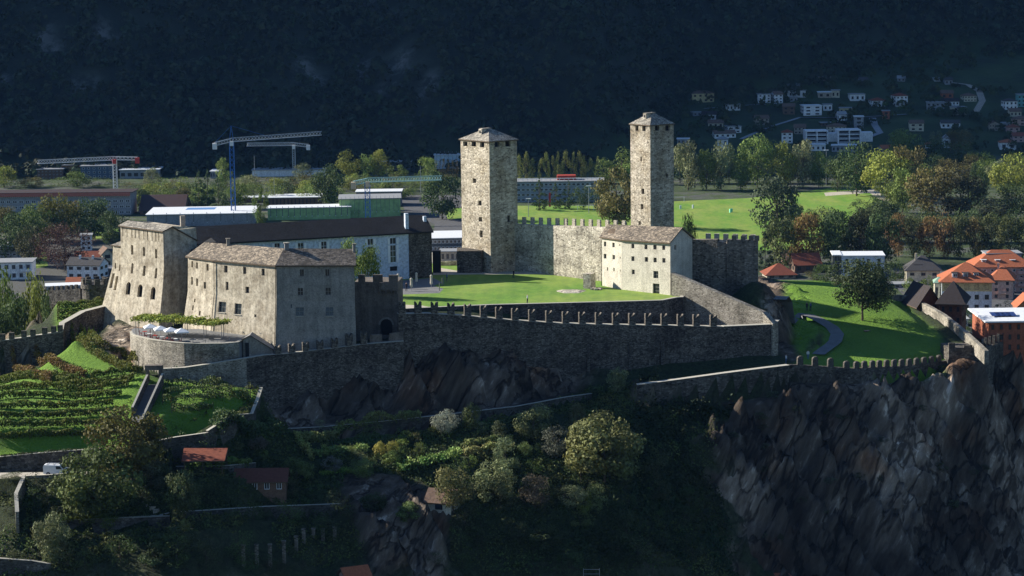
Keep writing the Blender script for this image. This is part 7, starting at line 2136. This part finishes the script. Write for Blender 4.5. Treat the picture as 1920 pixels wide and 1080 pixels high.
# ------------------------------------------------------------------ road, van, path on the meadow
mb = MB(); rp = [P(-90,889,388), P(-90,896,383.4), P(150,893,383.4), P(175,885,387.8)]
mb.face([z_(p, RZ + .03) for p in rp]); setting(mb.build('road', M_GRAVEL))
def van(c, ang, col):
    t = thing('parked_van', 'small white delivery van parked on the road below the vineyard', 'van', c.to_tuple())
    R_ = Matrix.Rotation(ang, 3, 'Z')
    T = lambda x, y, z: V(*(R_ @ V(x, y, z))) + c
    prof = [(-2.05, .35), (2.05, .35), (2.1, .75), (2.0, 1.0), (1.25, 1.12), (.75, 1.72), (-1.95, 1.80), (-2.1, 1.5)]
    mb = MB(); a = [T(x, -.85, z) for x, z in prof]; b = [T(x, .85, z) for x, z in prof]; tp = [T(x, -.78 if z > 1.3 else -.85, z) for x, z in prof]; bp = [T(x, .78 if z > 1.3 else .85, z) for x, z in prof]
    mb.face(tp); mb.face(list(reversed(bp)))
    for i in range(8): mb.face([tp[(i+1) % 8], tp[i], bp[i], bp[(i+1) % 8]])
    body = mb.build('body', col, t)
    for nm, pf in (('side_window', [(.05, 1.12), (1.05, 1.15), (.72, 1.6), (.05, 1.62)]),):
        mb = MB(); mb.face([T(x, -.865, z) for x, z in pf]); mb.build(nm, M_GLASS, t)
        mb = MB(); mb.face([T(x, .865, z) for x, z in pf]); mb.build(nm, M_GLASS, t)
    mb = MB(); mb.face([T(1.24, -.72, 1.16), T(1.24, .72, 1.16), T(.80, .68, 1.66), T(.80, -.68, 1.66)]); mb.face([T(1.27, -.72, 1.15), T(1.27, .72, 1.15), T(.83, .68, 1.68), T(.83, -.68, 1.68)]); mb.build('windscreen', M_GLASS, t)
    for x in (-1.25, 1.3):
        for y in (-.8, .8):
            mb = MB(); ring_ = [T(x + .33*math.cos(k*math.pi/6), y - .12, .33 + .33*math.sin(k*math.pi/6)) for k in range(12)]; r2_ = [T(x + .33*math.cos(k*math.pi/6), y + .12, .33 + .33*math.sin(k*math.pi/6)) for k in range(12)]
            mb.face(ring_); mb.face(list(reversed(r2_))); [mb.face([ring_[(k+1) % 12], ring_[k], r2_[k], r2_[(k+1) % 12]]) for k in range(12)]
            w_ = mb.build('wheel', M_DARK, t)
            mb = MB(); s_ = -.135 if y < 0 else .135
            mb.face([T(x + .18*math.cos(k*math.pi/4), y + s_, .33 + .18*math.sin(k*math.pi/4)) for k in range(8)]); mb.build('rim', M_METAL, w_)
    mb = MB()
    for y in (-.6, .6): mb.beam(T(-1.6, y, 1.92), T(.5, y, 1.88), .06)
    for x in (-1.5, -.5, .4): mb.beam(T(x, -.65, 1.86), T(x, .65, 1.86), .05)
    mb.build('roof_rack', M_METAL, t)
    for y in (-.6, .6):
        mb = MB(); mb.box(tuple(T(2.06, y, .72)), .08, .3, .2, ang); mb.build('headlight', M_METAL, t)
    mb = MB(); mb.box(tuple(T(2.08, 0, .36)), .12, 1.6, .22, ang); mb.build('bumper', M_FRAME, t)
vc = P(107, 888, 385.6); van(V(vc.x, vc.y, RZ + .03), -.06, M_WHITE)
strip('path', [(1462,584),(1500,591),(1532,601),(1560,615),(1570,628),(1566,642),(1550,656),(1534,668)], 2.6, M_PAVE, lift=.10)
# rampart walk surface
# ------------------------------------------------------------------ terrace of the restaurant
def parasol(label, c, s, h, col, ang=0, group='open parasols on the terrace'):
    t = thing('parasol', label, 'parasol', c.to_tuple(), group)
    mb = MB(); mb.tube([c, c + V(0, 0, h + .5)], [.04, .04], 6); mb.build('pole', M_METAL, t)
    ca, sa = math.cos(ang), math.sin(ang)
    q = [V(c.x + (x*ca - y*sa)*s/2, c.y + (x*sa + y*ca)*s/2, c.z + h) for x, y in ((-1,-1),(1,-1),(1,1),(-1,1))]
    ap = V(c.x, c.y, c.z + h + .6); mb = MB()
    for i in range(4): mb.face([q[i], q[(i+1) % 4], ap]); mb.face([q[i] - V(0,0,.18), q[(i+1) % 4] - V(0,0,.18), q[(i+1) % 4], q[i]])
    mb.build('canopy', M_WHITE, t)
FZ = TZ - .9
for k, (px_, Yk) in enumerate(((283,427.0),(302,424.6),(321,422.8),(341,421.4))):
    q = P(px_, 640, Yk); parasol('white square parasol on the round terrace, %s' % ('leftmost', 'second from the left', 'third from the left', 'rightmost of the four')[k], V(q.x, q.y, FZ), 2.3, 2.15, M_WHITE, .3)
RCH = hm('red_chair', (.45,.04,.03), 'f')
def chair(c, ang, label, m_):
    t = thing('chair', label, 'chair', c.to_tuple(), 'red terrace chairs')
    R_ = Matrix.Rotation(ang, 3, 'Z')
    def bx_(nm, x, y, z, sx, sy, sz):
        p = R_ @ V(x, y, z); mb = MB(); mb.box((c.x + p.x, c.y + p.y, c.z + p.z), sx, sy, sz, ang); mb.build(nm, m_, t)
    bx_('seat', 0, 0, .43, .45, .45, .05); bx_('backrest', 0, .21, .48, .45, .04, .45)
    for x, y in ((-.19,-.19),(.19,-.19),(.19,.19),(-.19,.19)): bx_('leg', x, y, 0, .04, .04, .43)
tr2 = random.Random(9)
for k, (px_, Yk) in enumerate(((272,431),(281,428.5),(292,426.3),(304,424.3),(316,423),(330,422))):
    q = P(px_, 640, Yk); c = V(q.x, q.y, FZ)
    t = thing('table', 'small table under the parasols, %s along the terrace rim' % ORD[k], 'table', c.to_tuple(), 'terrace tables')
    mb = MB(); mb.box((c.x, c.y, FZ + .72), .8, .8, .04); mb.build('tabletop', M_WHITE if k % 2 else RCH, t); mb = MB(); mb.tube([c, c + V(0,0,.72)], [.05,.05], 5); mb.build('leg', M_METAL, t)
    for s in (-1, 1): chair(V(q.x + s*.75, q.y, FZ), -s*math.pi/2, 'red chair on the %s side of the %s terrace table from the left' % ('left' if s < 0 else 'right', ORD[k]), RCH)
for k, (px_, Yk) in enumerate(((362,421),(385,421),(408,421.5),(430,423))):
    q = P(px_, 640, Yk); c = V(q.x, q.y, FZ)
    t = thing('table', 'dark table under the vine pergola, %s from the left' % ORD[k], 'table', c.to_tuple(), 'pergola tables')
    mb = MB(); mb.box((c.x, c.y, FZ + .72), 1.2, .8, .04); mb.build('tabletop', M_FRAME, t); mb = MB(); mb.tube([c, c + V(0,0,.72)], [.05,.05], 5); mb.build('leg', M_METAL, t)
t = thing('vine_pergola', 'bright green vine-covered pergola along the terrace', 'pergola', P(340, 630, 428).to_tuple())
pg = [(258,609,434),(285,606,433),(318,609,431.5),(350,612,430),(385,615,428),(418,620,425.5)]
for k, (a, b, Yk) in enumerate(pg):
    for dY in (-2.2, 1.0):
        q = P(a, b, Yk); mb = MB(); mb.tube([V(q.x, q.y + dY, FZ), V(q.x, q.y + dY, FZ + 2.9)], [.06, .06], 5); mb.build('post', M_FRAME, t)
tops_ = [V(P(a, b, Yk).x, Yk - .6, FZ + 2.6) for a, b, Yk in pg]
leaf_strip('vine_canopy', tops_, .75, 4.2, 330, .36, (.22,.27,.05), t, 77, z0=0)
# closed parasols, posts and people on the courtyard
for k, (px_, pb, pt) in enumerate(((747,541,512),(771.5,546,520),(781,535,510),(809,540,514))):
    c = G(px_, pb, 0); hh = (pb-pt)*mpp(c.y)
    t = thing('closed_parasol', 'folded cream parasol on the paved terrace, %s' % ('half hidden by the gate tower', 'lowest in the picture', 'closest to the palace corner', 'rightmost one')[k], 'parasol', c.to_tuple(), 'folded parasols')
    mb = MB(); mb.tube([c, c + V(0,0,hh*.3)], [.04,.04], 5); mb.build('pole', M_METAL, t)
    mb = MB(); mb.tube([c + V(0,0,hh*.28), c + V(0,0,hh*.34), c + V(0,0,hh*.7), c + V(0,0,hh*.93), c + V(0,0,hh)], [.22,.28,.22,.27,.03], 8); mb.build('cloth', M_HOUSE, t)
for k, (px_, pb) in enumerate(((824,545),(829,536),(832,533),(838,526),(1260,552))):
    c = G(px_, pb, 0); mb = MB(); mb.tube([c, c + V(0,0,1.6 if k < 4 else .9)], [.1,.08], 6)
    tag(mb.build('post', M_FRAME), ('short dark post at the paved terrace edge, nearest the lawn','short dark post at the paved terrace edge, second','short dark post at the paved terrace edge, third','short dark post at the paved terrace edge, farthest','small bollard by the house door')[k], 'post')

# people ----------------------------------------------------------------
def person(label, joints, rad_, edges, cols, c, ang=0):
    """joints in metres around the hip; skin-modifier body, clothing by height as separate shells"""
    t = thing('person', label, 'person', c.to_tuple())
    me = bpy.data.meshes.new('body')
    R_ = Matrix.Rotation(ang, 3, 'Z')
    me.from_pydata([tuple(R_ @ V(*j)) for j in joints], edges, [])
    o = bpy.data.objects.new('body', me); COL.objects.link(o)
    m1 = o.modifiers.new('skin', 'SKIN')
    for v_, r in zip(me.skin_vertices[0].data, rad_): v_.radius = (r, r)
    me.skin_vertices[0].data[0].use_root = True
    m2 = o.modifiers.new('sub', 'SUBSURF'); m2.levels = m2.render_levels = 1
    dg = bpy.context.evaluated_depsgraph_get(); me2 = bpy.data.meshes.new_from_object(o.evaluated_get(dg))
    o.modifiers.clear(); o.data = me2
    me2.materials.clear()
    for m_ in cols: me2.materials.append(m_)
    hz0 = max(j[2] for j in joints)
    for p_ in me2.polygons:
        z = p_.center.z
        p_.material_index = 2 if z > hz0 - .22 else (1 if z > joints[0][2] + .02 else 0)
    o.parent = t; o.location = (0, 0, 0); WL[o.name] = c
    return t
SKIN = hm('skin', (.45,.28,.2), 'f'); CL_W = hm('pale_shirt', (.7,.7,.7), 'f'); CL_D = hm('dark_cloth', (.03,.03,.05), 'f'); CL_B = hm('blue_cloth', (.08,.14,.3), 'f')
ST = [(0,0,.95),(0,0,1.2),(0,0,1.42),(0,-.02,1.55),(0,-.03,1.70), (.1,0,.9),(.11,-.05,.5),(.11,.02,.06),(.11,-.12,.04), (-.1,0,.9),(-.11,.08,.5),(-.11,.12,.06),(-.11,0,.04), (.2,0,1.42),(.25,-.02,1.15),(.24,-.12,.92), (-.2,0,1.42),(-.25,.02,1.15),(-.24,-.04,.9)]
SR = [.14,.15,.13,.06,.10, .10,.075,.05,.045, .10,.075,.05,.045, .065,.045,.035, .065,.045,.035]
SE = [(0,1),(1,2),(2,3),(3,4),(0,5),(5,6),(6,7),(7,8),(0,9),(9,10),(10,11),(11,12),(2,13),(13,14),(14,15),(2,16),(16,17),(17,18)]
for lb, c, cl_, a_ in (('person in dark clothes walking on the paved terrace under the folded parasols', G(762,546,0), (CL_D, CL_D, SKIN), .5),
    ('person in dark clothes standing in shade past the terrace posts', G(838,528,0), (CL_D, CL_B, SKIN), 2),
    ('person in pale clothes standing close to the sports field edge of the wall walk', P(1033,421,494), (CL_D, CL_W, SKIN), 0),
    ('person walking on the lawn, tiny figure in the middle', G(963,521,0), (CL_D, CL_D, SKIN), 1),
    ('person in pale top leaning at the lawn edge above the front wall', G(989,568.5,0), (CL_D, CL_W, SKIN), 1.5),
    ('walker in dark clothes on the meadow, left one of the pair', ground(1513,583), (CL_D, CL_D, SKIN), .3),
    ('walker in dark clothes on the meadow, right one of the pair', ground(1520,584), (CL_D, CL_B, SKIN), 1),
    ('person in pale shirt on the path behind the lower rampart', ground(1515,674), (CL_B, CL_W, SKIN), 0),
    ('person in pale shirt at the left end of the lower rampart', ground(1474,682), (CL_B, CL_W, SKIN), 2)):
    if 'sports field edge' in lb: continue
    person(lb, ST, SR, SE, cl_, c, a_)
LY = [(0,0,.14),(0,.35,.16),(0,.55,.24),(0,.68,.32),(0,.8,.36), (.1,-.05,.14),(.12,-.45,.30),(.12,-.85,.08),(.12,-.9,.18), (-.1,-.05,.14),(-.12,-.48,.14),(-.12,-.92,.08),(-.12,-.98,.18), (.2,.52,.22),(.3,.4,.08),(.25,.2,.06), (-.2,.52,.22),(-.3,.4,.08),(-.25,.2,.06)]
person('person in pale top reclining on the shaded meadow below the lone tree', LY, SR, SE, (CL_D, CL_W, SKIN), ground(1625,622), 2.2)

# ------------------------------------------------------------------ the blue air of the valley
hm_, hnt, hb = nodes_of('valley_air')
hnt.nodes.remove(hb)
hv = hnt.nodes.new('ShaderNodeVolumePrincipled')
hv.inputs['Color'].default_value = (0.18, 0.43, 1.0, 1)
hv.inputs['Density'].default_value = 0.000017
hnt.links.new(hv.outputs[0], [n for n in hnt.nodes if n.type == 'OUTPUT_MATERIAL'][0].inputs['Volume'])
_zt = max(float(FZ2.max()), 90) + 25
mb = MB(); mb.prism([(-2700, -300), (2700, -300), (2700, 4300), (-2700, 4300)], -64, _zt)
hz_o = mb.build('haze', hm_); hz_o['kind'] = 'stuff'
